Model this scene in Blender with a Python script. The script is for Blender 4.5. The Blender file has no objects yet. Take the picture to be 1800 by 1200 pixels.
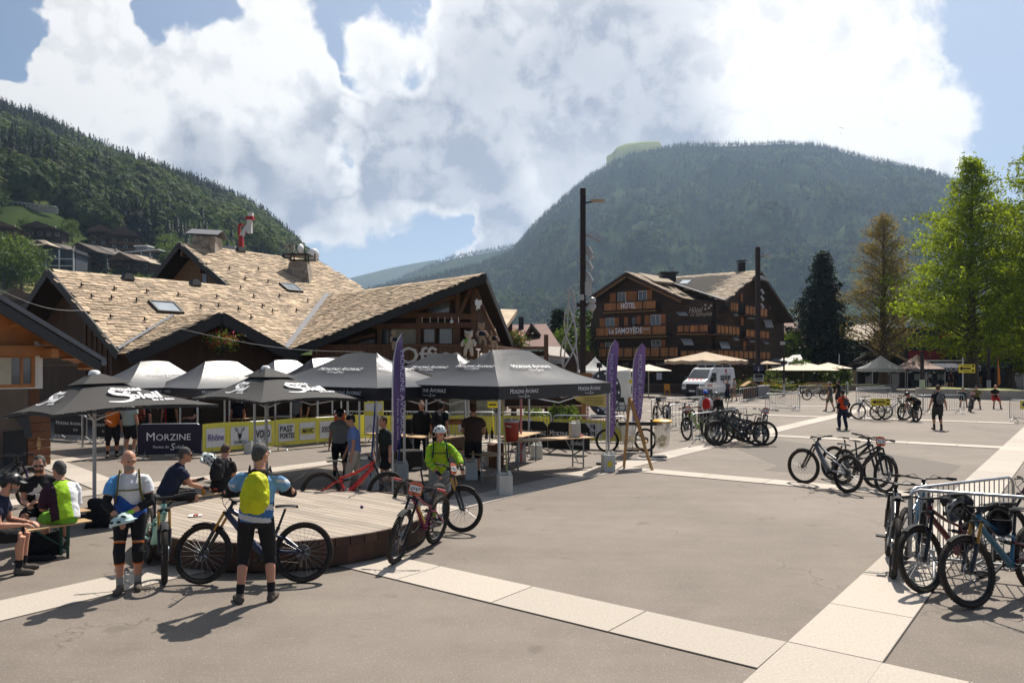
import bpy, math, random
import numpy as np
from mathutils import Vector as V, Matrix
R = math.radians
random.seed(7); rng = np.random.default_rng(7)
S = bpy.context.scene; COL = S.collection
F, CX, HY, H = 1340.0, 900.0, 642.0, 2.68
U = V((.61, .792, 0)).normalized(); W = V((-U.y, U.x, 0))
# ------------------------------------------------------------------ camera, light, sky
cam_d = bpy.data.cameras.new('camera'); cam = bpy.data.objects.new('camera', cam_d); COL.objects.link(cam)
cam.location = (0, 0, H); cam.rotation_euler = (R(90), 0, 0)
cam_d.sensor_width = 36; cam_d.lens = F / 1800 * 36; cam_d.shift_y = (HY - 600) / 1800
cam_d.clip_start = .1; cam_d.clip_end = 20000
S.camera = cam
SUN_AZ, SUN_EL = 24.0, 54.0
sun_d = bpy.data.lights.new('sun', 'SUN'); sun = bpy.data.objects.new('sun', sun_d); COL.objects.link(sun)
sdir = V((math.sin(R(SUN_AZ)) * math.cos(R(SUN_EL)), math.cos(R(SUN_AZ)) * math.cos(R(SUN_EL)), math.sin(R(SUN_EL))))
sun.rotation_euler = (-sdir).to_track_quat('-Z', 'Y').to_euler()
sun_d.energy = 5.0; sun_d.angle = R(.53); sun_d.color = (1, .93, .83)
S.view_settings.view_transform = 'Standard'; S.view_settings.look = 'None'
S.view_settings.exposure = .62; S.view_settings.gamma = 1; S.view_settings.use_curve_mapping = False
S.cycles.use_denoising = True
try: S.cycles.denoiser = 'OPENIMAGEDENOISE'
except Exception: pass
S.cycles.max_bounces = 6; S.cycles.diffuse_bounces = 3; S.cycles.glossy_bounces = 3
S.cycles.transmission_bounces = 4; S.cycles.transparent_max_bounces = 8; S.cycles.volume_bounces = 0
S.cycles.sample_clamp_indirect = 4
class NT:
 """short hand for building node trees"""
 def __init__(s, tree): s.t = tree; s.n = tree.nodes; s.l = tree.links
 def node(s, kind, **kw):
  n = s.n.new(kind)
  for k, v in kw.items():
   if k.startswith('i_'):
    key = k[2:]
    n.inputs[int(key) if key.isdigit() else key].default_value = v
   else: setattr(n, k, v)
  return n
 def link(s, a, b): s.l.new(a, b)
 def put(s, sock, v):
  if hasattr(v, 'is_linked') or hasattr(v, 'links'): s.l.new(v, sock)
  else: sock.default_value = v
 def math(s, op, a, b=0.0, c=None, clamp=False):
  n = s.n.new('ShaderNodeMath'); n.operation = op; n.use_clamp = clamp
  s.put(n.inputs[0], a); s.put(n.inputs[1], b)
  if c is not None: s.put(n.inputs[2], c)
  return n.outputs[0]
 def vmath(s, op, a, b=(0, 0, 0)):
  n = s.n.new('ShaderNodeVectorMath'); n.operation = op
  s.put(n.inputs[0], a); s.put(n.inputs[1], b)
  return n.outputs['Value'] if op in ('DOT_PRODUCT', 'LENGTH') else n.outputs[0]
 def noise(s, vec, scale, detail=3, rough=.5, dist=0.0):
  n = s.n.new('ShaderNodeTexNoise'); n.inputs['Scale'].default_value = scale; n.inputs['Detail'].default_value = detail
  n.inputs['Roughness'].default_value = rough; n.inputs['Distortion'].default_value = dist
  if vec is not None: s.l.new(vec, n.inputs['Vector'])
  return n.outputs[0]
 def step(s, v, a, b, lo=0.0, hi=1.0, smooth=True):
  n = s.n.new('ShaderNodeMapRange'); n.interpolation_type = 'SMOOTHSTEP' if smooth else 'LINEAR'
  s.put(n.inputs[0], v); s.put(n.inputs[1], a); s.put(n.inputs[2], b); s.put(n.inputs[3], lo); s.put(n.inputs[4], hi)
  return n.outputs[0]
 def mix(s, f, a, b, mode='MIX'):
  n = s.n.new('ShaderNodeMix'); n.data_type = 'RGBA'; n.blend_type = mode
  s.put(n.inputs[0], f)
  for sock, v in ((n.inputs[6], a), (n.inputs[7], b)):
   if isinstance(v, (tuple, list)): v = tuple(v) + (1,) if len(v) == 3 else tuple(v)
   s.put(sock, v)
  return n.outputs[2]
def look(px, py):
 """unit direction towards a point of the photographed view"""
 return V(((px - CX) / F, 1, (HY - py) / F)).normalized()
world = bpy.data.worlds.new('World'); S.world = world; world.use_nodes = True
def sky():
 t = NT(world.node_tree); t.n.clear()
 tc = t.node('ShaderNodeTexCoord'); d = tc.outputs['Generated']
 sk = t.node('ShaderNodeTexSky', sky_type='NISHITA', sun_disc=False, sun_elevation=R(SUN_EL), sun_rotation=R(SUN_AZ),
    altitude=1000, air_density=1.0, dust_density=1.2, ozone_density=1.5)
 blue = t.mix(1.0, sk.outputs[0], (.052, .052, .052), 'MULTIPLY')
 # broad, soft areas of open blue and of thick grey cloud base, in sky directions bent by noise
 def warped(vec, sc, amt, det=3.0):
  w = t.node('ShaderNodeTexNoise', i_Scale=sc, i_Detail=det); t.link(vec, w.inputs['Vector'])
  v = t.vmath('SCALE', t.vmath('SUBTRACT', w.outputs['Color'], (.5, .5, .5))); v.node.inputs['Scale'].default_value = amt; return t.vmath('ADD', vec, v)
 dw = t.vmath('NORMALIZE', warped(d, 7.0, .26, 5.0)); ds = t.vmath('NORMALIZE', warped(d, 6.0, .24, 4.0))
 def blobs(lst, vec, o=1.9, i=.0):
  tot = None
  for px, py, r in lst:
   m = t.step(t.vmath('DOT_PRODUCT', vec, tuple(look(px, py))), math.cos(o * r / F), math.cos(i * r / F))
   tot = m if tot is None else t.math('MAXIMUM', tot, m)
  return tot
 gap = blobs([(345, -15, 60), (-10, 85, 45), (-40, 20, 60), (615, 20, 90), (670, 60, 60), (606, 150, 48), (598, 250, 36), (590, 310, 34), (720, 405, 50), (780, 415, 50), (620, 455, 70), (700, 460, 60), (1770, 60, 150), (1800, 200, 130), (1700, 270, 40), (2080, 150, 350)], dw)
 bank = blobs([(100, 60, 80), (180, 30, 90), (60, 140, 80), (30, 210, 100), (150, 20, 90), (560, 320, 90), (90, 130, 100), (130, 240, 110), (200, 60, 90), (480, 130, 100), (530, 250, 90), (560, 370, 70), (745, 120, 90), (700, 250, 90), (760, 330, 90), (1500, 120, 120), (1560, 250, 110), (880, 420, 40)], ds, 1.7, 0)
 grey = blobs([(830, 300, 190), (930, 320, 150), (700, 270, 110), (1020, 230, 170), (760, 210, 110), (480, 300, 70), (350, 255, 50), (1120, 225, 90), (600, 400, 70), (640, 350, 80)], ds, 1.8, 0)
 dv = warped(d, 9.0, .045)
 def dens(vec):
  a = t.noise(vec, 4.2, 11, .60)
  vor = t.node('ShaderNodeTexVoronoi', feature='SMOOTH_F1', i_Scale=15.0); t.link(vec, vor.inputs['Vector'])
  vor.inputs['Smoothness'].default_value = .5
  v2 = t.node('ShaderNodeTexVoronoi', feature='SMOOTH_F1', i_Scale=42.0); t.link(vec, v2.inputs['Vector'])
  return t.math('SUBTRACT', t.math('MULTIPLY', t.math('SUBTRACT', a, .5), 2.3), t.math('ADD', t.math('MULTIPLY', vor.outputs['Distance'], .34), t.math('MULTIPLY', v2.outputs['Distance'], .16)))
 n0 = dens(dv); n1 = dens(t.vmath('ADD', dv, tuple(sdir * .020))); big = t.noise(dv, 2.4, 4, .5)
 ahead = t.step(t.vmath('DOT_PRODUCT', d, tuple(look(900, 250))), .45, .86)
 cover = t.math('ADD', t.math('MULTIPLY', ahead, .95), t.math('MULTIPLY', t.math('SUBTRACT', big, .55), 1.2))
 dn = t.math('SUBTRACT', t.math('ADD', t.math('ADD', n0, t.math('MULTIPLY', bank, .55)), cover), t.math('MULTIPLY', gap, 1.22))
 alpha = t.step(dn, -.10, .12)
 relief = t.step(t.math('SUBTRACT', n0, n1), -.14, .14)
 core = t.step(dn, .05, .75)
 shade = t.math('MULTIPLY', grey, t.math('ADD', .25, t.math('MULTIPLY', core, .75)), clamp=True)
 light = t.math('ADD', t.math('MULTIPLY', relief, .42), .70)
 light = t.math('SUBTRACT', light, t.math('MULTIPLY', shade, .78))
 light = t.math('SUBTRACT', light, t.math('MULTIPLY', t.math('SUBTRACT', t.noise(dv, 7.0, 6, .6), .5), .5), clamp=True)
 ccol = t.mix(light, (.235, .25, .30), (.70, .685, .665))
 glow = t.step(t.vmath('DOT_PRODUCT', d, tuple(sdir)), -.1, .8, .22, 1.0)
 ccol = t.mix(1.0, ccol, glow, 'MULTIPLY')
 veil = t.math('MULTIPLY', t.step(t.vmath('DOT_PRODUCT', d, tuple(sdir)), .45, 1.0), .62)
 low = t.step(t.node('ShaderNodeSeparateXYZ').outputs[2], .0, .34, .45, 0.0); t.link(d, low.node.inputs[0].links[0].from_node.inputs[0])
 air = t.mix(t.math('MAXIMUM', veil, low), blue, (.44, .49, .60))
 out = t.mix(alpha, air, ccol)
 bg = t.node('ShaderNodeBackground', i_Strength=1.0); t.link(out, bg.inputs[0])
 o = t.node('ShaderNodeOutputWorld'); t.link(bg.outputs[0], o.inputs[0])
sky()
world.cycles.sampling_method = 'MANUAL'; world.cycles.sample_map_resolution = 512
# ------------------------------------------------------------------ helpers
def P(px, py, Y): return V(((px - CX) / F * Y, Y, H - (py - HY) / F * Y))
def G(px, py, z=0.0):
 Y = F * (H - z) / (py - HY); return V(((px - CX) / F * Y, Y, z))
def at(px, Y, z=0.0): return V(((px - CX) / F * Y, Y, z))
def srgb(r, g, b):
 f = lambda c: (c / 255 / 12.92) if c / 255 <= .04045 else ((c / 255 + .055) / 1.055) ** 2.4
 return (f(r), f(g), f(b))
MATS = {}
def mat(name, col, rough=.7, metal=0.0, var=.14, scale=5.0, bump=0.0, bscale=60.0, spec=.35, isl=0.0, trans=0.0, stretch=None, coat=0.0):
 """procedural Principled material: colour varied by noise (and per loose piece), with fine relief"""
 if name in MATS: return MATS[name]
 m = bpy.data.materials.new(name); m.use_nodes = True; MATS[name] = m
 t = NT(m.node_tree); b = t.n['Principled BSDF']; out = t.n['Material Output']
 tc = t.node('ShaderNodeTexCoord'); vec = tc.outputs['Object']
 if stretch:
  mp = t.node('ShaderNodeMapping'); mp.inputs['Scale'].default_value = stretch; t.link(vec, mp.inputs[0]); vec = mp.outputs[0]
 n = t.noise(vec, scale, 6, .6)
 f = t.step(n, .25, .75, 1 - var, 1 + var, False)
 if isl:
  g = t.node('ShaderNodeNewGeometry'); oi = t.node('ShaderNodeObjectInfo')
  rnd = t.math('FRACT', t.math('ADD', g.outputs['Random Per Island'], oi.outputs['Random']))
  f = t.math('MULTIPLY', f, t.step(rnd, 0, 1, 1 - isl, 1 + isl, False))
 cc = t.node('ShaderNodeCombineColor'); [t.link(f, cc.inputs[i]) for i in range(3)]
 c = t.mix(1.0, tuple(col), cc.outputs[0], 'MULTIPLY'); c.node.clamp_result = False
 t.link(c, b.inputs['Base Color'])
 b.inputs['Roughness'].default_value = rough; b.inputs['Metallic'].default_value = metal
 b.inputs['Specular IOR Level'].default_value = spec
 if coat: b.inputs['Coat Weight'].default_value = coat; b.inputs['Coat Roughness'].default_value = .15
 if bump:
  bm = t.node('ShaderNodeBump', i_Strength=bump, i_Distance=.02); t.link(t.noise(vec, bscale, 4, .6), bm.inputs['Height']); t.link(bm.outputs[0], b.inputs['Normal'])
 if trans:
  tr = t.node('ShaderNodeBsdfTranslucent'); mx = t.node('ShaderNodeMixShader', i_0=trans)
  t.link(t.mix(1.0, c, (1.25, 1.15, .6) if 'lea' in name or 'need' in name or 'grass' in name else (1, 1, 1), 'MULTIPLY'), tr.inputs[0])
  t.link(b.outputs[0], mx.inputs[1]); t.link(tr.outputs[0], mx.inputs[2]); t.link(mx.outputs[0], out.inputs[0])
 return m
def glass(name, col, rough=.08, spec=.9):
 return mat(name, col, rough, 0, .3, 1.5, spec=spec)
def rotm(z=0, x=0, y=0): return Matrix.Rotation(z, 4, 'Z') @ Matrix.Rotation(y, 4, 'Y') @ Matrix.Rotation(x, 4, 'X')
def frame(o, x, z=None, y=None):
 """matrix with origin o, local x along x and local z near z"""
 x = V(x).normalized(); z = V(z) if z is not None else V((0, 0, 1))
 y = z.cross(x).normalized(); z = x.cross(y).normalized()
 m = Matrix((x, y, z)).transposed().to_4x4(); m.translation = V(o); return m
class MB:
 """collects shapes, then links them as one mesh object"""
 def __init__(s): s.v = []; s.f = []; s.m = []; s.M = None
 def add(s, vs, fs, mi=0, M=None):
  o = len(s.v)
  for p in vs:
   p = V(p)
   if M is not None: p = M @ p
   if s.M is not None: p = s.M @ p
   s.v.append(tuple(p))
  s.f += [tuple(i + o for i in f) for f in fs]; s.m += [mi] * len(fs); return s
 def box(s, c, d, M=None, mi=0, taper=1.0):
  x, y, z = d[0] / 2, d[1] / 2, d[2] / 2; c = V(c)
  vs = [c + V((a * x * (taper if k > 0 else 1), b * y * (taper if k > 0 else 1), k * z)) for k in (-1, 1) for a, b in ((-1, -1), (1, -1), (1, 1), (-1, 1))]
  return s.add(vs, [(3, 2, 1, 0), (4, 5, 6, 7), (0, 1, 5, 4), (1, 2, 6, 5), (2, 3, 7, 6), (3, 0, 4, 7)], mi, M)
 def bar(s, p, q, w, h=None, mi=0, up=(0, 0, 1)):
  p, q = V(p), V(q); d = q - p; h = h or w
  if abs(d.normalized().dot(V(up))) > .98: up = (0, 1, 0)
  return s.box((d.length / 2, 0, 0), (d.length, w, h), frame(p, d, up), mi)
 def tube(s, pts, r, n=8, mi=0, closed=False, caps=True, flat=1.0):
  pts = [V(p) for p in pts]; k = len(pts); rs = r if isinstance(r, (list, tuple)) else [r] * k
  tang = []
  for i in range(k):
   a = pts[(i - 1) % k] if (closed or i > 0) else pts[i]; b = pts[(i + 1) % k] if (closed or i < k - 1) else pts[i]
   tang.append((b - a).normalized())
  ref = V((0, 0, 1)) if abs(tang[0].z) < .9 else V((1, 0, 0))
  x = tang[0].cross(ref).normalized(); vs = []
  for i in range(k):
   if i: x = (x - tang[i] * x.dot(tang[i])).normalized()
   y = tang[i].cross(x)
   for j in range(n):
    a = 2 * math.pi * j / n; vs.append(pts[i] + (x * math.cos(a) + y * (math.sin(a) * flat)) * rs[i])
  fs = [(i * n + j, i * n + (j + 1) % n, (i + 1) % k * n + (j + 1) % n, (i + 1) % k * n + j) for i in range(k if closed else k - 1) for j in range(n)]
  if caps and not closed: fs += [tuple(range(n - 1, -1, -1)), tuple((k - 1) * n + j for j in range(n))]
  return s.add(vs, fs, mi)
 def lathe(s, prof, n=16, M=None, mi=0, sx=1.0, sy=1.0):
  vs = [V((r * math.cos(2 * math.pi * j / n) * sx, r * math.sin(2 * math.pi * j / n) * sy, z)) for r, z in prof for j in range(n)]
  fs = [(i * n + j, i * n + (j + 1) % n, (i + 1) * n + (j + 1) % n, (i + 1) * n + j) for i in range(len(prof) - 1) for j in range(n)]
  if prof[0][0] > 1e-5: fs.append(tuple(range(n - 1, -1, -1)))
  if prof[-1][0] > 1e-5: fs.append(tuple((len(prof) - 1) * n + j for j in range(n)))
  return s.add(vs, fs, mi, M)
 def ell(s, c, r, n=12, M=None, mi=0):
  k = max(4, n // 2); prof = [(max(1e-6, math.sin(math.pi * i / k)), -math.cos(math.pi * i / k)) for i in range(k + 1)]
  m = Matrix.Translation(V(c)) @ (M or Matrix()) @ Matrix.Diagonal((r[0], r[1], r[2], 1)); return s.lathe(prof, n, m, mi)
 def slab(s, pts, t, mi=0, nrm=None):
  """polygon given a thickness t below it (against its normal)"""
  pts = [V(p) for p in pts]; n = V(nrm) if nrm is not None else (pts[1] - pts[0]).cross(pts[-1] - pts[0]).normalized()
  k = len(pts); vs = pts + [p - n * t for p in pts]
  fs = [tuple(range(k)), tuple(range(2 * k - 1, k - 1, -1))] + [(i, i + k, (i + 1) % k + k, (i + 1) % k) for i in range(k)]
  return s.add(vs, fs, mi)
 def sheet(s, fn, nu, nv, mi=0):
  vs = [fn(i / nu, j / nv) for j in range(nv + 1) for i in range(nu + 1)]
  fs = [(j * (nu + 1) + i, j * (nu + 1) + i + 1, (j + 1) * (nu + 1) + i + 1, (j + 1) * (nu + 1) + i) for j in range(nv) for i in range(nu)]
  return s.add(vs, fs, mi)
 def mesh(s, name, mats, smooth=False):
  me = bpy.data.meshes.new(name); me.from_pydata(s.v, [], s.f); me.update()
  for m in (mats if isinstance(mats, (list, tuple)) else [mats]): me.materials.append(m)
  if any(s.m): me.polygons.foreach_set('material_index', s.m)
  if smooth:
   me.polygons.foreach_set('use_smooth', [True] * len(me.polygons))
   try: me.set_sharp_from_angle(angle=R(smooth if smooth is not True else 40))
   except Exception: pass
  return me
 def build(s, name, mats, parent=None, smooth=False, bevel=0.0, seg=1):
  return link(name, s.mesh(name, mats, smooth), parent, bevel=bevel, seg=seg)
def link(name, me, parent=None, M=None, bevel=0.0, seg=1):
 o = bpy.data.objects.new(name, me); COL.objects.link(o)
 if parent is not None: o.parent = parent
 if M is not None: o.matrix_local = M
 if bevel:
  b = o.modifiers.new('edge', 'BEVEL'); b.width = bevel; b.segments = seg; b.limit_method = 'ANGLE'
 return o
def tag(o, label=None, cat=None, group=None, kind=None):
 if label: o['label'] = label
 if cat: o['category'] = cat
 if group: o['group'] = group
 if kind: o['kind'] = kind
 return o
def root(name, label, cat, loc=(0, 0, 0), rz=0.0, group=None):
 o = bpy.data.objects.new(name, None); COL.objects.link(o); o.location = loc; o.rotation_euler = (0, 0, rz); o.empty_display_size = .1
 return tag(o, label, cat, group)
def facing(d): return math.atan2(-d[0], d[1])
TEXTS = {}
def lettering(s, size, m, parent, M, align='CENTER', caps=False, shear=0.0, bold=0.0, width=None, name='lettering', extrude=.0):
 """flat lettering in the local xy plane of M, as a mesh"""
 key = (s, align, caps, shear, bold, m.name, extrude)
 if key not in TEXTS:
  cu = bpy.data.curves.new('lettering', 'FONT'); cu.body = s; cu.align_x = align; cu.align_y = 'CENTER'; cu.size = 1; cu.shear = shear; cu.offset = bold; cu.resolution_u = 2; cu.extrude = extrude
  if caps:
   cu.small_caps_scale = .78
   for i, ch in enumerate(s): cu.body_format[i].use_small_caps = True
  o = bpy.data.objects.new('lettering_source', cu); COL.objects.link(o)
  dg = bpy.context.evaluated_depsgraph_get(); me = bpy.data.meshes.new_from_object(o.evaluated_get(dg))
  bpy.data.objects.remove(o); bpy.data.curves.remove(cu)
  me.name = 'lettering'; me.materials.clear(); me.materials.append(m)
  xs = [v.co.x for v in me.vertices]; TEXTS[key] = (me, (max(xs) - min(xs)) if xs else 1)
 me, w = TEXTS[key]
 sx = width / w if width else size
 o = link(name, me, parent); o.matrix_local = M @ Matrix.Diagonal((sx, size, size, 1)); return o
# ------------------------------------------------------------------ ground
def asphalt_mat():
 m = bpy.data.materials.new('asphalt'); m.use_nodes = True; t = NT(m.node_tree); b = t.n['Principled BSDF']
 v = t.node('ShaderNodeTexCoord').outputs['Object']
 big = t.noise(v, .22, 4, .55, .6); mid = t.noise(v, 1.6, 5, .6); fine = t.noise(v, 62, 4, .75)
 st = t.node('ShaderNodeMapping'); st.inputs['Rotation'].default_value = (0, 0, R(38)); st.inputs['Scale'].default_value = (.25, 2.2, 1); t.link(v, st.inputs[0])
 roll = t.noise(st.outputs[0], .9, 4, .6)
 vor = t.node('ShaderNodeTexVoronoi', feature='F1', i_Scale=90.0); t.link(v, vor.inputs['Vector'])
 f = t.math('ADD', t.math('MULTIPLY', big, .40), t.math('ADD', t.math('MULTIPLY', mid, .22), t.math('ADD', t.math('MULTIPLY', fine, .62), t.math('MULTIPLY', roll, .16))))
 c = t.mix(t.step(f, .38, .92, 0, 1, False), (.070, .059, .049), (.252, .212, .174))
 chips = t.step(vor.outputs['Color'], .80, .9)
 c = t.mix(t.math('MULTIPLY', chips, .42), c, (.36, .32, .28))
 # hairline cracks and dried spills with a shape of their own
 wn = t.node('ShaderNodeTexNoise', i_Scale=2.5, i_Detail=4.0); t.link(v, wn.inputs['Vector'])
 wv = t.vmath('SCALE', t.vmath('SUBTRACT', wn.outputs['Color'], (.5, .5, .5))); wv.node.inputs['Scale'].default_value = .9
 cr = t.node('ShaderNodeTexVoronoi', feature='DISTANCE_TO_EDGE', i_Scale=.33); t.link(t.vmath('ADD', v, wv), cr.inputs['Vector'])
 crack = t.math('MULTIPLY', t.step(cr.outputs['Distance'], .0015, .005, 1, 0), t.step(t.noise(v, .35, 2), .54, .60))
 c = t.mix(t.math('MULTIPLY', crack, .5), c, (.05, .042, .036))
 sp = t.step(t.noise(v, 1.1, 3, .5, .4), .665, .72)
 c = t.mix(t.math('MULTIPLY', sp, .38), c, (.075, .062, .052))
 t.link(c, b.inputs['Base Color']); b.inputs['Roughness'].default_value = .82; b.inputs['Specular IOR Level'].default_value = .3
 bm = t.node('ShaderNodeBump', i_Strength=.5, i_Distance=.006); t.link(fine, bm.inputs['Height']); t.link(bm.outputs[0], b.inputs['Normal'])
 return m
ASPH = asphalt_mat()
m_patch = mat('older_asphalt', (.140, .119, .098), .85, 0, .28, 45, .4, 120)
m_slab = mat('pale_paving_stone', (.40, .35, .295), .75, 0, .17, 38, .25, 140, isl=.10)
m_grout = mat('paving_joint', (.10, .085, .07), .9)
m_meadow = mat('meadow_grass', (.115, .135, .038), .95, 0, .4, .05, 0)
m_forestfloor = mat('forest_floor', (.030, .045, .018), .95, 0, .4, .03, 0)
g = MB(); E = 6200
g.add([(-5000, -300, 0), (5000, -300, 0), (5000, E, 0), (-5000, E, 0)], [(0, 1, 2, 3)]); tag(g.build('ground', ASPH), kind='structure')
g = MB(); g.add([G(*p, .003) for p in ((1290, 786), (1352, 771), (1480, 788), (1590, 801), (1690, 818), (1660, 842), (1500, 838), (1344, 826), (1368, 818))], [tuple(range(9))][:1])
tag(g.build('pavement_patch', m_patch), kind='structure')
def strip(p0, p1, width, z, step=1.5, side=1):
 """a band of pale paving slabs from p0 to p1, its width to the left (side 1) or right of that line"""
 p0, p1 = V(p0), V(p1); d = (p1 - p0).normalized(); n = V((-d.y, d.x, 0)) * side; L = (p1 - p0).length
 b = MB(); M = frame(p0 + n * width / 2 + V((0, 0, z)), d)
 b.box((L / 2, 0, 0), (L, width + .012, .004), M); base = tag(b.build('paving_strip', m_grout), kind='structure')
 x, meshes = 0.0, {}
 while x < L - .2:
  w = min(step, L - x)
  k = round(w, 2)
  if k not in meshes:
   q = MB(); q.box((0, 0, 0), (w - .014, width - .004, .006)); meshes[k] = q.mesh('paving_slab', m_slab)
  o = link('paving_slab', meshes[k], base, frame(p0 + n * width / 2 + d * (x + w / 2) + V((0, 0, z + .004 + random.uniform(0, .0015))), d)); x += w
b0 = V((-5.36, 7.98, 0)); d0 = V((.578, .816, 0))
strip(b0 - d0 * 6, b0 + d0 * 58, .78, .002)
strip(V((2.66, 7.36, 0)) + W * 7.6, V((2.66, 7.36, 0)) - W * 9, .80, .006, 1.52, -1)
u2 = V((.605, .796, 0)); strip(V((2.66, 7.36, 0)) - u2 * 4.5, V((2.66, 7.36, 0)) + u2 * 46, .84, .010, 1.5, -1)
strip(G(1062, 817), G(1760, 878), .72, .006, 1.5, -1)
strip(G(1300, 761), G(1790, 786), .8, .006, 1.5, -1)
strip(G(1140, 722), G(1790, 743), .8, .006, 1.5, -1)
strip(G(1100, 709), G(1560, 715), .8, .006, 1.5, -1)
strip(V((-6.77, 18.1, 0)) - U * 7, V((-6.77, 18.1, 0)) + U * 24, .75, .006)
strip(G(86, 817), G(250, 792), .75, .008); strip(G(60, 817), G(235, 890), .75, .010, 1.5, 1)
# ------------------------------------------------------------------ hills, mountains and their woods
def lerp_cols(cols, px):
 for a, b in zip(cols, cols[1:]):
  if a[0] <= px <= b[0]:
   k = (px - a[0]) / (b[0] - a[0]); return [a[i] + (b[i] - a[i]) * k for i in range(1, len(a))]
 return list((cols[0] if px < cols[0][0] else cols[-1])[1:])
class Land:
 """terrain that climbs from a foot line to a crest and falls away behind it"""
 def __init__(s, cols, p=1.1, bumps=.05, seed=0, fs=4.0): s.c = cols; s.p = p; s.b = bumps; s.seed = seed; s.fs = fs
 def pt(s, px, k):
  yr, Dr, Db = lerp_cols(s.c, px); zr = H + (HY - yr) / F * Dr
  D = Db + (Dr - Db) * k
  if k <= 1: z = zr * max(k, 0) ** s.p
  else: z = zr * (1 - (k - 1) * 1.2)
  if 0 < k < 1: z += zr * s.b * mn_noise(px / 900 * s.fs, k * s.fs, s.seed) * math.sin(math.pi * k)
  return V(((px - CX) / F * D, D, z - 1.5 * (k <= 0)))
 def build(s, name, x0, x1, m, nu=90, nv=36, kmax=1.35):
  b = MB(); b.sheet(lambda u, v: s.pt(x0 + (x1 - x0) * u, v * kmax), nu, nv); return tag(b.build(name, m, smooth=180), kind='structure')
from mathutils import noise as _mn
def mn_noise(x, y, z): return _mn.fractal(V((x, y, z)), 1.0, 2.1, 4)
left = Land([(-900, 154, 700, 120), (-300, 164, 760, 150), (0, 206, 800, 190), (60, 226, 810, 195), (130, 256, 830, 200), (200, 289, 850, 200), (270, 311, 880, 205), (330, 332, 910, 210), (400, 359, 960, 220), (450, 382, 1000, 230), (490, 410, 1040, 240), (520, 435, 1080, 250), (550, 469, 1120, 260), (580, 498, 1150, 270), (620, 530, 1180, 280), (680, 583, 1200, 300), (760, 650, 1210, 320)], .92, .05, 3, 5)
right = Land([(560, 560, 2040, 1050), (640, 512, 2100, 1050), (760, 487, 2160, 1050), (850, 462, 2220, 1050), (900, 442, 2256, 1050), (930, 404, 2268, 1050), (960, 374, 2280, 1050), (1000, 338, 2292, 1050), (1040, 306, 2304, 1050), (1072, 290, 2316, 1050), (1085, 281, 2328, 1050), (1110, 270, 2340, 1050), (1160, 262, 2340, 1050), (1200, 252, 2340, 1050), (1300, 253, 2340, 1050), (1380, 250, 2328, 1050), (1440, 255, 2304, 1050), (1500, 270, 2280, 1000), (1560, 285, 2220, 960), (1620, 297, 2160, 900), (1660, 308, 2136, 880), (1740, 345, 2280, 850), (1800, 385, 2220, 820), (1900, 430, 2160, 800), (2100, 470, 2100, 780), (2700, 420, 2040, 760)], 1.0, .13, 9, 9)
mid = Land([(540, 560, 3200, 1300), (600, 530, 3200, 1300), (660, 508, 3200, 1300), (720, 482, 3200, 1300), (790, 452, 3250, 1300), (850, 441, 3300, 1300), (920, 427, 3300, 1300), (1000, 420, 3300, 1300), (1100, 430, 3300, 1300)], 1.1, .03, 5)
far = Land([(480, 540, 5200, 3000), (560, 507, 5200, 3000), (615, 485, 5200, 3000), (650, 476, 5200, 3000), (690, 466, 5200, 3000), (735, 457, 5200, 3000), (765, 452, 5200, 3000), (800, 462, 5200, 3000), (900, 450, 5200, 3000)], 1.1, .02, 6)
top = Land([(1066, 268, 2600, 2100), (1076, 263, 2600, 2100), (1084, 252, 2600, 2100), (1100, 246, 2600, 2100), (1130, 242, 2600, 2100), (1160, 241, 2600, 2100), (1163, 249, 2600, 2100), (1180, 300, 2600, 2100)], .5, 0, 6)
def slope_mat(name, a, b, sc):
 m = bpy.data.materials.new(name); m.use_nodes = True; t = NT(m.node_tree); bs = t.n['Principled BSDF']
 v = t.node('ShaderNodeTexCoord').outputs['Object']
 t.link(t.mix(t.step(t.noise(v, sc, 6, .65), .35, .65), a, b), bs.inputs['Base Color']); bs.inputs['Roughness'].default_value = 1; bs.inputs['Specular IOR Level'].default_value = 0; return m
left.build('hillside', -900, 760, slope_mat('hillside_ground', (.030, .046, .016), (.060, .078, .026), .012), 110, 40)
right.build('mountain', 560, 2700, slope_mat('mountain_ground', (.022, .036, .016), (.05, .07, .028), .008), 130, 44)
mid.build('wooded_ridge_hills', 540, 1100, slope_mat('ridge_woods', (.020, .034, .018), (.045, .060, .028), .012), 60, 20)
far.build('distant_hills', 480, 900, slope_mat('distant_woods', (.03, .045, .025), (.06, .075, .035), .006), 50, 14)
top.build('alpine_meadow_hill', 1066, 1180, slope_mat('alpine_pasture', (.15, .18, .06), (.20, .22, .09), .02), 30, 16)
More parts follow.
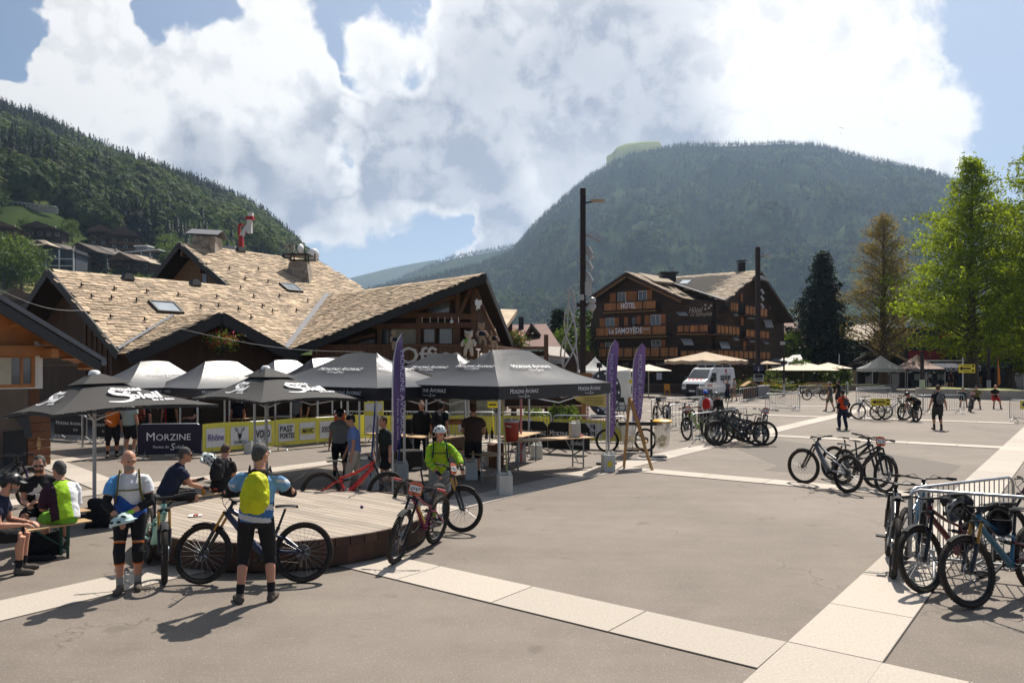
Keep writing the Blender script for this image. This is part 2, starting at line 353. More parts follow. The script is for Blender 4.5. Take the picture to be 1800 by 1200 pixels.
# grass clearings lying on the mountain and the field under the village
def clearing(land, name, pts, lift, m):
 b = MB(); b.add([land.pt(px, k) + V((0, 0, lift)) for px, k in pts], [tuple(range(len(pts)))]); tag(b.build(name, m), kind='structure')
def k_of(land, px, py):
 """how far up a slope the sight line (px, py) meets it"""
 lo, hi = 0.0, 1.0
 for _ in range(30):
  md = (lo + hi) / 2; q = land.pt(px, md); y = HY - (q.z - H) / q.y * F
  if y > py: lo = md
  else: hi = md
 return (lo + hi) / 2
def tree_variants(kind, n, count):
 """clouds of leaf-clump triangles: (count x n x 3 x 3), unit height 1, base at z = 0"""
 out = []
 for _ in range(count):
  tris = np.zeros((n, 3, 3))
  for i in range(n):
   a = rng.uniform(0, 2 * math.pi)
   if kind == 'conifer':
    h = 1 - math.sqrt(rng.uniform(0, 1)); h = .04 + .96 * h; r = .20 * (1 - h) ** .85 * rng.uniform(.55, 1.12)
    tip = np.array([math.cos(a) * (r + .015), math.sin(a) * (r + .015), h - .05 * (1 - h)])
    w = .055 * (1.15 - h); base = np.array([math.cos(a) * r * .15, math.sin(a) * r * .15, h + .09])
    tang = np.array([-math.sin(a), math.cos(a), 0]) * w
    tris[i] = [base, tip + tang, tip - tang]
   else:
    z = rng.uniform(-.75, 1); rr = math.sqrt(1 - z * z) if z > -1 else 0
    nrm = np.array([math.cos(a) * rr, math.sin(a) * rr, z]); lump = 1 + .22 * math.sin(3 * a + 5 * z)
    c = np.array([0, 0, .56]) + nrm * np.array([.34, .34, .44]) * lump * rng.uniform(.82, 1.02)
    t1 = np.cross(nrm, [0.3, .2, 1]); t1 /= np.linalg.norm(t1) + 1e-6; t2 = np.cross(nrm, t1)
    w = rng.uniform(.09, .16) * (130 / max(n, 60)) ** .5 * (1 if n > 60 else .75); q = nrm * .05
    ph = rng.uniform(0, 6.28)
    tris[i] = [c + (t1 * math.cos(ph + k * 2.09) + t2 * math.sin(ph + k * 2.09)) * w + q * (k - 1) * rng.uniform(-1, 1) for k in range(3)]
  out.append(tris)
 return np.array(out)
def forest_mesh(name, trees, var, label):
 """trees: rows x, y, z, height, kind, r, g, b"""
 allv, allc = [], []
 for kind in (0, 1):
  sel = trees[trees[:, 4] == kind]
  if not len(sel): continue
  vt = var[kind]; n = vt.shape[1]; pick = rng.integers(0, len(vt), len(sel)); ang = rng.uniform(0, 6.28, len(sel)); wd = rng.uniform(.85, 1.25, len(sel))
  p = vt[pick].reshape(len(sel), n * 3, 3); ca, sa = np.cos(ang)[:, None], np.sin(ang)[:, None]
  x = (p[:, :, 0] * ca - p[:, :, 1] * sa) * wd[:, None]; y = (p[:, :, 0] * sa + p[:, :, 1] * ca) * wd[:, None]
  q = np.stack([x, y, p[:, :, 2]], 2) * sel[:, None, 3:4] + sel[:, None, :3]
  allv.append(q.reshape(-1, 3)); shade = rng.uniform(.82, 1.18, (len(sel), n)).repeat(3, 1)[:, :, None]
  allc.append((sel[:, None, 5:8] * shade).reshape(-1, 3))
 v = np.concatenate(allv).astype(np.float32); c = np.concatenate(allc); nt = len(v) // 3
 me = bpy.data.meshes.new(name); me.vertices.add(len(v)); me.vertices.foreach_set('co', v.ravel())
 me.loops.add(len(v)); me.loops.foreach_set('vertex_index', np.arange(len(v), dtype=np.int32)); me.polygons.add(nt); me.polygons.foreach_set('loop_start', np.arange(0, len(v), 3, dtype=np.int32))
 me.update(calc_edges=True)
 at_ = me.attributes.new('leaf', 'FLOAT_COLOR', 'POINT'); at_.data.foreach_set('color', np.concatenate([c, np.ones((len(c), 1))], 1).astype(np.float32).ravel())
 me.materials.append(m_leafattr); return me
def leaf_attr_mat():
 m = bpy.data.materials.new('woodland_leaves'); m.use_nodes = True; t = NT(m.node_tree); b = t.n['Principled BSDF']
 a = t.node('ShaderNodeAttribute', attribute_name='leaf'); t.link(a.outputs['Color'], b.inputs['Base Color']); b.inputs['Roughness'].default_value = .8; b.inputs['Specular IOR Level'].default_value = .15
 tr = t.node('ShaderNodeBsdfTranslucent'); t.link(t.mix(1.0, a.outputs['Color'], (1.2, 1.15, .6), 'MULTIPLY'), tr.inputs[0]); mx = t.node('ShaderNodeMixShader', i_0=.3)
 t.link(b.outputs[0], mx.inputs[1]); t.link(tr.outputs[0], mx.inputs[2]); t.link(mx.outputs[0], t.n['Material Output'].inputs[0]); return m
m_leafattr = leaf_attr_mat()
CON, DEC = (.022, .036, .020), (.070, .105, .028)
def sample_wood(land, x0, x1, n, k0, k1, decid, hgt, skip=None, dark=1.0, seed=0):
 rows = []
 for _ in range(n):
  px = random.uniform(x0, x1); k = k0 + (k1 - k0) * random.random() ** .8
  q = land.pt(px, k); py = HY - (q.z - H) / q.y * F
  if skip and skip(px, py, k): continue
  nz = mn_noise(q.x / 90, q.y / 90, 3.3 + seed); kind = 1 if nz + decid(px, py, k) > 0 else 0
  h = random.uniform(*hgt) * (1.0 if kind == 0 else .72)
  base = CON if kind == 0 else DEC; f = dark * random.uniform(.6, 1.45) * (1 + .75 * mn_noise(q.x / 330, q.z / 130, 8.8 + seed)); yel = random.uniform(.85, 1.2)  # broad tone noise puts cloud-shadow bands and species patches into tree colour
  rows.append((q.x, q.y, q.z - .8, h, kind, base[0] * f * yel, base[1] * f, base[2] * f))
 return np.array(rows)
VAR_NEAR = {0: tree_variants('conifer', 150, 7), 1: tree_variants('broad', 300, 8)}
VAR_FAR = {0: tree_variants('conifer', 34, 6), 1: tree_variants('broad', 44, 6)}
def wood_edge(px): return lerp_cols([(-900, 330), (0, 352), (120, 372), (200, 880), (300, 395), (420, 430), (560, 520), (900, 700)], px)[0]
rows = sample_wood(left, -330, 640, 5200, .25, 1.0, lambda px, py, k: .16 - max(0, (k - .75)) * 2.2 + (.25 if py > wood_edge(px) - 40 else 0), (17, 25), lambda px, py, k: py > wood_edge(px) + random.uniform(-12, 8), .72)
crest = [(*(left.pt(px, random.uniform(.97, 1.02)) - V((0, 0, 1))), random.uniform(17, 27), 0, *(c * random.uniform(.6, 1.1) for c in CON)) for px in np.arange(-330, 600, 2.6)]
tag(link('hillside_forest', forest_mesh('hillside_forest', np.concatenate([rows, np.array(crest)]), VAR_NEAR, '')), 'dense mixed forest covering the steep hillside above the chalets', 'forest', kind='stuff')
CLEAR = [(1125, 402, 13, 6), (1136, 396, 12, 5), (1092, 296, 6, 12), (1086, 345, 5, 22)]
def skip_r(px, py, k): return any(((px - a) / rx) ** 2 + ((py - b) / ry) ** 2 < 1 for a, b, rx, ry in CLEAR)
rows = sample_wood(right, 600, 1900, 19000, .03, .99, lambda px, py, k: .42 - 1.15 * k + (.15 if px > 1250 else 0), (15, 21), skip_r, .75)
rows2 = sample_wood(right, 1400, 1900, 2500, .0, .4, lambda px, py, k: .3, (14, 20), lambda px, py, k: py > 535)
crest = [(*(right.pt(px, random.uniform(.975, 1.01)) - V((0, 0, 1))), random.uniform(12, 20), 0, *(c * random.uniform(.7, 1.1) for c in CON)) for px in np.arange(570, 1900, 2.2)]
tag(link('mountain_forest', forest_mesh('mountain_forest', np.concatenate([rows, rows2, np.array(crest)]), VAR_FAR, '')), 'dark forest covering the big flat-topped mountain across the valley', 'forest', kind='stuff')
crest = [(*(mid.pt(px, random.uniform(.93, 1.01)) - V((0, 0, 2))), random.uniform(16, 26), 0, *(c * random.uniform(.7, 1.1) for c in CON)) for px in np.arange(600, 960, .9)]
tag(link('ridge_forest', forest_mesh('ridge_forest', np.array(crest), VAR_FAR, '')), 'distant conifer forest along the lower ridge', 'forest', kind='stuff')
def flat_clearing(land, name, cx, cy, rx, ry, m):
 pts = []
 for i in range(14):
  a = 2 * math.pi * i / 14; px = cx + rx * math.cos(a) * random.uniform(.8, 1.1); py = cy + ry * math.sin(a) * random.uniform(.8, 1.1) + .25 * (px - cx) * (-1)
  pts.append((px, k_of(land, px, py)))
 clearing(land, name, pts, 3.5, m)
m_past = MATS.get('pasture') or mat('pasture', (.17, .21, .07), .95, 0, .25, .05)
flat_clearing(right, 'mountain_clearing_hill', 1131, 399, 20, 8, m_past)
flat_clearing(right, 'valley_meadow_field', 1410, 556, 45, 16, mat('hay_meadow', (.22, .24, .085), .95, 0, .2, .05))
flat_clearing(right, 'valley_meadow_field', 1590, 575, 120, 20, mat('hay_meadow', (.2, .22, .08)))
b = MB(); b.add([left.pt(px, k_of(left, px, py)) + V((0, 0, .6)) for px, py in ((-60, 500), (20, 497), (62, 488), (78, 512), (60, 545), (-60, 560))], [tuple(range(6))])
tag(b.build('village_field', mat('dry_field', (.24, .225, .075), .95, 0, .25, .08)), kind='structure')
# ------------------------------------------------------------------ haze of the valley air
hz = MB(); hz.box((0, 3000, 449.5), (10400, 6800, 901)); hm = bpy.data.materials.new('valley_haze'); hm.use_nodes = True
t = NT(hm.node_tree); t.n.remove(t.n['Principled BSDF']); pv = t.node('ShaderNodeVolumePrincipled'); pv.inputs['Color'].default_value = (.52, .72, 1, 1)
pv.inputs['Density'].default_value = .00010; pv.inputs['Anisotropy'].default_value = .35; t.link(pv.outputs[0], t.n['Material Output'].inputs['Volume'])
tag(hz.build('haze', hm), 'thin blue summer haze filling the valley air', 'haze', kind='stuff')
# ------------------------------------------------------------------ building helpers
m_wood = mat('dark_stained_wood', (.055, .028, .016), .75, 0, .35, 3, .25, 30, stretch=(1, 1, .25))
m_wood2 = mat('brown_timber', (.125, .060, .030), .7, 0, .3, 3, .2, 30, stretch=(1, 1, .3))
m_boards = mat('weathered_boards', (.17, .10, .055), .8, 0, .3, 5, .2, 30, isl=.25)
m_barge = mat('black_bargeboard', (.022, .020, .019), .6, 0, .2, 2)
m_shingle = mat('stone_shingle', (.40, .30, .20), .8, 0, .36, 1.2, .3, 25, isl=.36)
m_underlay = mat('roof_underlay', (.03, .024, .02), .95)
m_metal = mat('zinc_sheet', (.14, .145, .16), .75, 0, .15, 2)
m_glass = glass('window_glass', (.035, .04, .045))
m_glass2 = glass('pale_window_glass', (.12, .125, .13), .12)
m_curtain = mat('cream_curtain', (.42, .38, .28), .9, 0, .15, 2)
m_plaster = mat('white_plaster', (.66, .64, .60), .9, 0, .08, 1.5, .1, 40)
m_orange = mat('honey_wood', (.38, .155, .05), .55, 0, .28, 3, .1, 30, isl=.2, stretch=(1, 1, .3))
m_shutter = mat('honey_shutter_wood', (.40, .15, .05), .6, 0, .22, 3)
m_white = mat('white_paint', (.78, .78, .76), .5, 0, .05, 2)
m_letterw = mat('white_lettering', (.80, .80, .80), .6, 0, .03, 2)
m_stone = mat('rough_stone', (.30, .26, .21), .9, 0, .4, 4, .6, 20, isl=.3)
m_black = mat('black_metal', (.018, .018, .019), .5, .2, .2, 5)
m_grey = mat('grey_galvanised_steel', (.36, .37, .38), .38, .85, .2, 6)
m_skyl = glass('skylight_glass', (.30, .34, .38), .1)
def inside(poly, x, y):
 r = False; n = len(poly)
 for i in range(n):
  (x0, y0), (x1, y1) = poly[i], poly[(i + 1) % n]
  if (y0 > y) != (y1 > y) and x < (x1 - x0) * (y - y0) / (y1 - y0) + x0: r = not r
 return r
SH_MESH = []
def shingle_shape(w, l, t, b, M, jag):
 a, c = jag
 b.add([M @ V(p) for p in ((-w / 2, 0 + a, t), (w / 2, 0 + c, t), (w / 2, l, .004), (-w / 2, l, .004), (-w / 2, 0 + a, 0), (w / 2, 0 + c, 0))], [(0, 1, 2, 3), (4, 5, 1, 0), (5, 2, 1), (4, 0, 3)])
def shingles(parent, org, along, up, poly, w=.36, ex=.26, near=0, t=.045):
 """stone shingles in courses over the polygon (along, up) of a roof plane; the NEAR nearest ones are objects of their own"""
 along, up = V(along).normalized(), V(up).normalized(); n = along.cross(up).normalized()
 B = Matrix((along, up, n)).transposed().to_4x4(); B.translation = V(org)
 ys = [p[1] for p in poly]; xs = [p[0] for p in poly]; items = []
 y = min(ys) - .02; row = 0
 while y < max(ys):
  x = min(xs) - random.uniform(0, w)
  e = ex * random.uniform(.85, 1.15)
  while x < max(xs):
   ww = w * random.uniform(.65, 1.35)
   if inside(poly, x + ww / 2, y + e * .5): items.append((x + ww / 2, y, ww, e * 1.55))
   x += ww
  y += e
 def place(it):
  x, y, ww, l = it
  return B @ Matrix.Translation((x, y + random.uniform(-.02, .02), .02 + random.uniform(0, .012))) @ Matrix.Rotation(random.uniform(-.05, .05), 4, 'Z')
 items.sort(key=lambda it: (B @ V((it[0], it[1], 0)) - V((0, 0, H))).length)
 if not SH_MESH:
  for _ in range(9):
   q = MB(); shingle_shape(1, 1, 1, q, Matrix(), (random.uniform(-.16, .16), random.uniform(-.16, .16))); SH_MESH.append(q.mesh('shingle', m_shingle))
 for it in items[:near]:
  link('shingle', random.choice(SH_MESH), parent, place(it) @ Matrix.Diagonal((it[2] - .012, it[3], t * random.uniform(.7, 1.2), 1)))
 rest = MB()
 for it in items[near:]:
  j = (random.uniform(-.16, .16) * it[3], random.uniform(-.16, .16) * it[3]); shingle_shape(it[2] - .012, it[3], t * random.uniform(.7, 1.2), rest, place(it), j)
 if rest.v: tag(rest.build('shingle_courses', m_shingle, parent), kind='stuff')
 return items, B
class Facade:
 """a vertical wall plane through two ground points; px, py of the photograph find points on it"""
 def __init__(s, p0, p1):
  s.p = V(p0); s.d = (V(p1) - s.p); s.d.z = 0; s.L = s.d.length; s.d.normalize(); s.n = V((s.d.y, -s.d.x, 0))
  if s.n.dot(V((0, 0, H)) - s.p) < 0: s.n = -s.n
 def at(s, px, py, out=0.0):
  o = s.p + s.n * out; dr = V(((px - CX) / F, 1, (HY - py) / F)); k = s.n.dot(o - V((0, 0, H))) / s.n.dot(dr); return V((0, 0, H)) + dr * k
 def rect(s, b, x0, y0, x1, y1, thick, out=0.0, mi=0):
  """box covering a rectangle of the facade, standing OUT in front of it; heights from the middle column"""
  a = s.at(x0, y0, out); c = s.at(x1, y1, out); zm = s.at((x0 + x1) / 2, y0, out).z; zn = s.at((x0 + x1) / 2, y1, out).z
  w = (V((c.x, c.y, 0)) - V((a.x, a.y, 0))).length; m = V(((a.x + c.x) / 2, (a.y + c.y) / 2, (zm + zn) / 2)) - s.n * thick / 2
  b.box((0, 0, 0), (w, thick, abs(zm - zn)), frame(m, s.d), mi); return m, w, abs(zm - zn)
 def frame(s, px, py, out=0.0):
  x = s.d if s.d.cross(V((0, 0, 1))).dot(s.n) > 0 else -s.d
  m = Matrix((x, V((0, 0, 1)), s.n)).transposed().to_4x4(); m.translation = s.at(px, py, out); return m
def window(fc, parent, x0, y0, x1, y1, m_f, m_g, out=.05, bars=1, fw=.07, name='window'):
 b = MB(); m, w, h = fc.rect(b, x0, y0, x1, y1, .04, out, 0); b = MB(); M = frame(m, fc.d)
 for sx in (-1, 1): b.box((sx * (w / 2 - fw / 2), 0, 0), (fw, .09, h), M)
 for sz in (-1, 1): b.box((0, 0, sz * (h / 2 - fw / 2)), (w - 2 * fw, .088, fw), M)
 for i in range(bars): b.box((-w / 2 + w * (i + 1) / (bars + 1), 0, 0), (fw * .7, .07, h - 2 * fw), M)
 o = b.build(name, m_f, parent); g = MB(); g.box((0, 0, 0), (w - 2 * fw, .02, h - 2 * fw), M); g.build('pane', m_g, o); return o
def one(name, m, parent, fn, **k):
 b = MB(); fn(b); return b.build(name, m, parent, **k)
# ------------------------------------------------------------------ the tourist office chalet
def office():
 r = root('tourist_office', 'large dark wooden chalet with many-gabled stone shingle roof and Office sign on its balcony', 'building', (0, 0, 0))
 O = V((-15.5, 30, 0)); sl = .574
 def S1(t, d, dz=0.0): return O + U * t + W * d + V((0, 0, 3.24 + sl * d + dz))
 cs = math.sqrt(1 + sl * sl)
 n1 = U.cross((W + V((0, 0, sl))).normalized())
 main = [(0, 0), (3.79, 2.86), (7.65, 0), (15.4, 6.33), (19.6, 7.3), (18.6, 11.27), (8.8, 11.27), (8.8, 6.43), (0, 6.43)]
 b = MB()
 for poly in ([(0, 0), (3.79, 2.86), (3.79, 6.43), (0, 6.43)], [(3.79, 2.86), (7.65, 0), (15.4, 6.33), (15.4, 6.43), (3.79, 6.43)], [(8.8, 6.43), (15.4, 6.43), (15.4, 6.33), (19.6, 7.3), (18.6, 11.27), (8.8, 11.27)]):
  b.slab([S1(*p) for p in poly], .22, nrm=n1)
 def back(t, d, ridge): return O + U * t + W * d + V((0, 0, 3.24 + sl * (2 * ridge - d)))
 b.slab([back(0, 6.43, 6.43), back(8.8, 6.43, 6.43), back(8.8, 12.9, 6.43), back(0, 12.9, 6.43)], .22)
 b.slab([back(8.8, 11.27, 11.27), back(18.6, 11.27, 11.27), back(18.6, 18.5, 11.27), back(8.8, 18.5, 11.27)], .22)
 VB, VT, AP = S1(7.65, 0), S1(15.4, 6.33), V((-1.23, 35.1, 6.87)); RF = P(906, 616, 45.5); RB = RF + (VT - AP)
 n2 = (AP - VB).cross(VT - VB).normalized(); n2 = n2 if n2.z > 0 else -n2
 b.slab([VB, AP, VT], .24, nrm=n2); n3 = (RF - AP).cross(VT - AP).normalized(); n3 = n3 if n3.z > 0 else -n3
 b.slab([AP, RF, RB, VT], .24, nrm=n3)
 pa, pb = S1(3.79, 2.86), V((-12.27, 32.2, 4.88)); fl, fr = S1(-.1, -1.05, .35), S1(7.75, -1.05, .35); fl.z = fr.z = 3.12
 np_ = (pb - fl).cross(pa - fl).normalized(); np_ = np_ if np_.z > 0 else -np_
 b.slab([fl, pb, pa, S1(0, 0)], .2, nrm=np_)
 nq = (pb - fr).cross(pa - fr).normalized(); nq = nq if nq.z > 0 else -nq
 b.slab([pb, fr, S1(7.65, 0), pa], .2, nrm=nq)
 roof = b.build('roof', m_underlay, r)
 shingles(roof, S1(0, 0), U, W + V((0, 0, sl)), [(t, d * cs) for t, d in main], .34, .25, 230)
 al = (VT - AP).normalized(); up2 = n2.cross(al).normalized(); up2 = up2 if up2.z > 0 else -up2; al2 = up2.cross(n2).normalized()
 al2 = al2 if al2.cross(up2).dot(n2) > 0 else -al2
 pl = [((q - VB).dot(al2), (q - VB).dot(up2)) for q in (VB, AP, VT)]
 shingles(roof, VB, al2, up2, pl, .34, .25, 50)
 alp = (pa - pb).normalized(); upp = np_.cross(alp).normalized(); upp = upp if upp.z > 0 else -upp; alp = alp if alp.cross(upp).dot(np_) > 0 else -alp
 shingles(roof, fl, alp, upp, [((q - fl).dot(alp), (q - fl).dot(upp)) for q in (fl, pb, pa, S1(0, 0))], .33, .24, 20)
 # bargeboards, gutters, valley flashing
 def barge(p, q, name='bargeboard', h=.36, m=m_barge, w=.07): one(name, m, r, lambda b: b.bar(V(p) - V((0, 0, h / 2 - .06)), V(q) - V((0, 0, h / 2 - .06)), w, h))
 barge(fl, pb, h=.50); barge(fr, pb, h=.50); barge(VB, AP, h=.42); barge(RF, AP, h=.36)
 barge(S1(-.05, -.1), S1(-.05, 6.45)); barge(back(-.05, 12.9, 6.43), S1(-.05, 6.45)); barge(S1(8.75, 6.5), S1(8.75, 11.3)); barge(back(8.75, 17, 11.27), S1(8.75, 11.3))
 one('valley_gutter', m_metal, r, lambda b: b.bar(VB + V((.1, -.1, .1)), VT + V((0, 0, .12)), .34, .05, up=n1))
 one('valley_gutter', m_metal, r, lambda b: b.bar(S1(0, 0, .1), pa + V((0, 0, .1)), .12, .05, up=n1))
 # wing and main walls
 def wall(pts, z0, tops, m=m_wood, name='wall'):
  b = MB(); (x0, x1) = pts; b.slab([V((*x0.xy, z0)), V((*x1.xy, z0)), *tops], .2); return b.build(name, m, r)
 T = lambda t, d: O + U * t + W * d
 a0, a1, rg = T(1.3, .7), T(1.3, 12.2), S1(1.3, 6.43, -.3)
 wall((a0, a1), 0, [S1(1.3, 12.2, 0).xy.to_3d() + V((0, 0, 3.4)), rg, S1(1.3, .7, -.3)])
 for i in range(22):
  d = .9 + i * .5; top = 3.24 + sl * (d if d < 6.43 else 12.86 - d) - .35
  q = T(1.18, d); one('board', m_wood2, r, lambda b: b.box((q.x, q.y, (2.2 + top) / 2), (.05, .34, top - 2.2), None)) if i < 10 else None
 one('porch_wall', m_wood, r, lambda b: b.slab([T(-.1, .3) + V((0, 0, 2)), T(8, .3) + V((0, 0, 2)), T(8, .3) + V((0, 0, 2.95)), T(3.79, .3) + V((0, 0, 4.6)), T(-.1, .3) + V((0, 0, 2.95))], .2))
 wall((T(1.3, .9), T(10.5, .9)), 0, [T(10.5, .9) + V((0, 0, 3.2)), T(1.3, .9) + V((0, 0, 3.2))])
 q0, q1 = T(10, 6.6), T(10, 15.9); mg = wall((q0, q1), 6.0, [T(10, 15.9) + V((0, 0, 6.9)), S1(10, 11.27, -.3), S1(10, 6.6, -.25)], m_boards, 'gable_wall')
 for i in range(16):
  d = 6.8 + i * .29; top = 3.24 + sl * d - .45; q = T(9.9, d)
  tag(one('board', m_boards, mg, lambda b: b.box((0, 0, 0), (.05, .25, top - 6.2), frame((q.x, q.y, (6.2 + top) / 2), U))))
 for d in (8.6, 10.4):
  q = T(9.8, d); one('window', m_glass, r, lambda b: b.box((0, 0, 0), (.08, .45, .62), frame((q.x, q.y, 7.7), U)))
 for d in (7.4, 11.2, 9.3): one('purlin', m_wood2, r, lambda b: b.bar(T(8.8, d) + V((0, 0, 3.0 + sl * d - .35)), T(10.2, d) + V((0, 0, 3.0 + sl * d - .35)), .22, .3))
 for d in (2.2, 4.4, 6.43): one('purlin', m_wood2, r, lambda b: b.bar(T(.1, d) + V((0, 0, 3.24 + sl * d - .45)), T(1.4, d) + V((0, 0, 3.24 + sl * d - .45)), .22, .3))
 # hall front with the balcony
 A, C1, E1 = V((-9.6, 37.7, 0)), V((-1.7, 36.6, 0)), V((-.3, 45.2, 0)); f1, f2 = Facade(A, C1), Facade(C1, E1)
 def s2z(p): return AP.z - (n2.x * (p.x - AP.x) + n2.y * (p.y - AP.y)) / n2.z
 def s3z(p): return AP.z - (n3.x * (p.x - AP.x) + n3.y * (p.y - AP.y)) / n3.z
 wall((A, C1), 0, [C1 + V((0, 0, s2z(C1) - .3)), A + V((0, 0, s2z(A) - .3))]); wall((C1, E1), 0, [E1 + V((0, 0, s3z(E1) - .3)), C1 + V((0, 0, s3z(C1) - .3))])
 Cb, Ab = C1 - f1.n * 0 + V((.35, -1.15, 0)), A + V((0, -1.1, 0)); fb = Facade(Ab, Cb); fb2 = Facade(Cb, E1 + V((.9, 0, 0)))
 one('balcony_floor', m_wood2, r, lambda b: b.slab([Ab + V((0, 0, 2.55)), Cb + V((0, 0, 2.55)), E1 + V((.9, 0, 2.55)), E1 + V((0, 0, 2.55)), C1 + V((0, 0, 2.55)), A + V((0, 0, 2.55))], .15, nrm=(0, 0, 1)))
 rail = one('balcony_rail', m_wood2, r, lambda b: (b.bar(Ab + V((0, 0, 3.62)), Cb + V((0, 0, 3.62)), .14, .12), b.bar(Cb + V((0, 0, 3.62)), E1 + V((.9, 0, 3.62)), .14, .12)))
 n = int(fb.L / .23)
 for i in range(n):
  q = Ab + fb.d * (i + .5) * .23; bo = MB(); bo.box((0, 0, 0), (.205, .03, .95), frame((q.x, q.y, 3.08), fb.d)); bo.build('slat', m_wood2, rail)
 for i in range(int(fb2.L / .3)):
  q = Cb + fb2.d * (i + .5) * .3; bo = MB(); bo.box((0, 0, 0), (.27, .03, .95), frame((q.x, q.y, 3.08), fb2.d)); bo.build('slat', m_wood2, rail)
 m_sign = mat('office_sign_letters', (.62, .56, .50), .6)
 lettering('Office', 1.12, m_sign, r, fb.frame(756, 626, .06), bold=.012, width=3.05, extrude=.03)
 lettering('de', .5, m_sign, r, fb.frame(822, 634, .06), width=.6)
 lettering('Tourisme', .85, m_sign, r, fb2.frame(858, 626, .06), width=4.6, extrude=.03)
 window(f1, r, 667, 573, 736, 606, m_wood2, m_glass2, .06, 3); cu = MB()
 for i in range(26):
  p = f1.at(690 + i * 1.7, 590, .10); cu.box((p.x, p.y, p.z), (.05, .02, .80), frame((0, 0, 0), (1, 0, 0)))
 cu.build('curtain', m_curtain, r)
 window(f1, r, 742, 575, 766, 604, m_wood2, m_glass2, .06, 0); window(f1, r, 770, 573, 797, 606, m_wood, m_glass2, .06, 0); window(f1, r, 752, 529, 792, 552, m_wood2, m_glass2, .06, 0); window(f1, r, 628, 590, 660, 606, m_wood2, m_glass, .06, 1)
 for a, b_ in (((690, 553), (842, 557)), ((655, 574), (842, 571))): one('beam', m_wood2, r, lambda b: b.bar(f1.at(*a, .35), f1.at(*b_, .35), .2, .26))
 for px, y0, y1 in ((832, 505, 612), (805, 515, 612), (668, 575, 640), (736, 555, 605), (800, 556, 606)): one('post', m_wood2, r, lambda b: b.bar(f1.at(px, y0, .3), f1.at(px, y1, .3), .22))
 for a, b_ in (((828, 508), (808, 553)), ((836, 508), (856, 560)), ((836, 520), (872, 590)), ((720, 548), (800, 522)), ((612, 600), (660, 588))): one('brace', m_wood2, r, lambda b: b.bar(f1.at(*a, .45), f1.at(*b_, .45), .16))
 for px in (742, 756, 770, 782, 806): one('icicle_light', m_white, r, lambda b: b.bar(f1.at(px, 557, .5), f1.at(px, 567, .5), .025))
 one('lantern', m_white, r, lambda b: (b.ell(f1.at(794, 565, .6), (.09, .09, .09), 10), b.bar(f1.at(794, 557, .6), f1.at(794, 563, .6), .03)))
 one('projector', m_white, r, lambda b: (b.box(f1.at(841, 532, .9), (.30, .3, .22)), b.box(f1.at(841, 539, .9), (.16, .16, .18)), b.bar(f1.at(838, 525, .9), f1.at(838, 545, .9), .05)))
 # roof furniture
 def on1(px, py):
  o = S1(0, 0); dr = V(((px - CX) / F, 1, (HY - py) / F)); k = n1.dot(o - V((0, 0, H))) / n1.dot(dr); return V((0, 0, H)) + dr * k
 up1 = (W + V((0, 0, sl))).normalized()
 for cx, cy, w, h in ((291, 543, 1.15, 1.0), (511, 508, 1.0, .9)):
  q = on1(cx, cy); M = Matrix((U, up1, n1)).transposed().to_4x4(); M.translation = q + n1 * .1
  fr_ = one('skylight', m_black, r, lambda b: (b.box((0, h / 2, 0), (w, .09, .14), M), b.box((0, -h / 2, 0), (w, .09, .14), M), b.box((w / 2, 0, 0), (.09, h + .09, .14), M), b.box((-w / 2, 0, 0), (.09, h + .09, .14), M)))
  one('pane', m_skyl, fr_, lambda b: b.box((0, 0, .01), (w - .09, h - .09, .05), M))
 for px, py in ((142, 505), (160, 524), (195, 526), (239, 531), (200, 510), (257, 515), (312, 520), (380, 524), (383, 540), (352, 541), (418, 545), (422, 508), (445, 523), (470, 497), (490, 522), (540, 531), (460, 540), (402, 474), (430, 492), (453, 475), (478, 549), (520, 548), (440, 560), (193, 560), (253, 565)):
  q = on1(px, py) + n1 * .1; one('snow_hook', m_black, r, lambda b: (b.box((0, 0, 0), (.045, .05, .22), frame(q, U)), b.box((0, -.1, 0), (.13, .1, .04), frame(q, U))))
 for px, py, tt in ((223, 491, 0), (341, 501, 0), (421, 442, 1), (502, 453, 1)):
  q = on1(px, py) + n1 * .15; one('roof_vent', m_black, r, lambda b: b.box((0, 0, 0), (.55, .5, .3), frame(q, U), taper=.55))
 q = on1(527, 486)
 ch = one('chimney', m_stone, r, lambda b: b.box((q.x, q.y, q.z + .2), (1.5, 1.2, 1.3), frame((0, 0, 0), (1, 0, 0)), taper=.72))
 for k in range(40):
  zz = random.uniform(-.3, .72); w = .75 * (1 - .28 * (zz + .45) / 1.3); sx = random.uniform(-.9, .9) * w
  one('stone', m_stone, ch, lambda b: b.box((q.x + sx, q.y - .6 * (1 - .28 * (zz + .45) / 1.3) + random.uniform(-.02, .05), q.z + zz), (random.uniform(.18, .34), .12, random.uniform(.1, .2)), rotm(0)))
 one('chimney_cap', m_black, ch, lambda b: (b.box((q.x, q.y, q.z + 1.30), (1.4, 1.1, .09)), [b.box((q.x + a * .45, q.y + c * .35, q.z + 1.05), (.06, .06, .5)) for a in (-1, 1) for c in (-1, 1)], b.box((q.x, q.y, q.z + .98), (1.15, .85, .05))))
 q = S1(10.4, 11.2, -.35); ch2 = one('chimney', m_stone, r, lambda b: b.box((q.x, q.y, q.z + .35), (1.35, 1.1, 1.1), frame((0, 0, 0), (1, 0, 0))))
 for k in range(26): one('stone', m_stone, ch2, lambda b: b.box((q.x + random.uniform(-.56, .56), q.y - .5 - random.uniform(0, .05), q.z + random.uniform(0, .85)), (random.uniform(.2, .4), .1, random.uniform(.1, .2))))
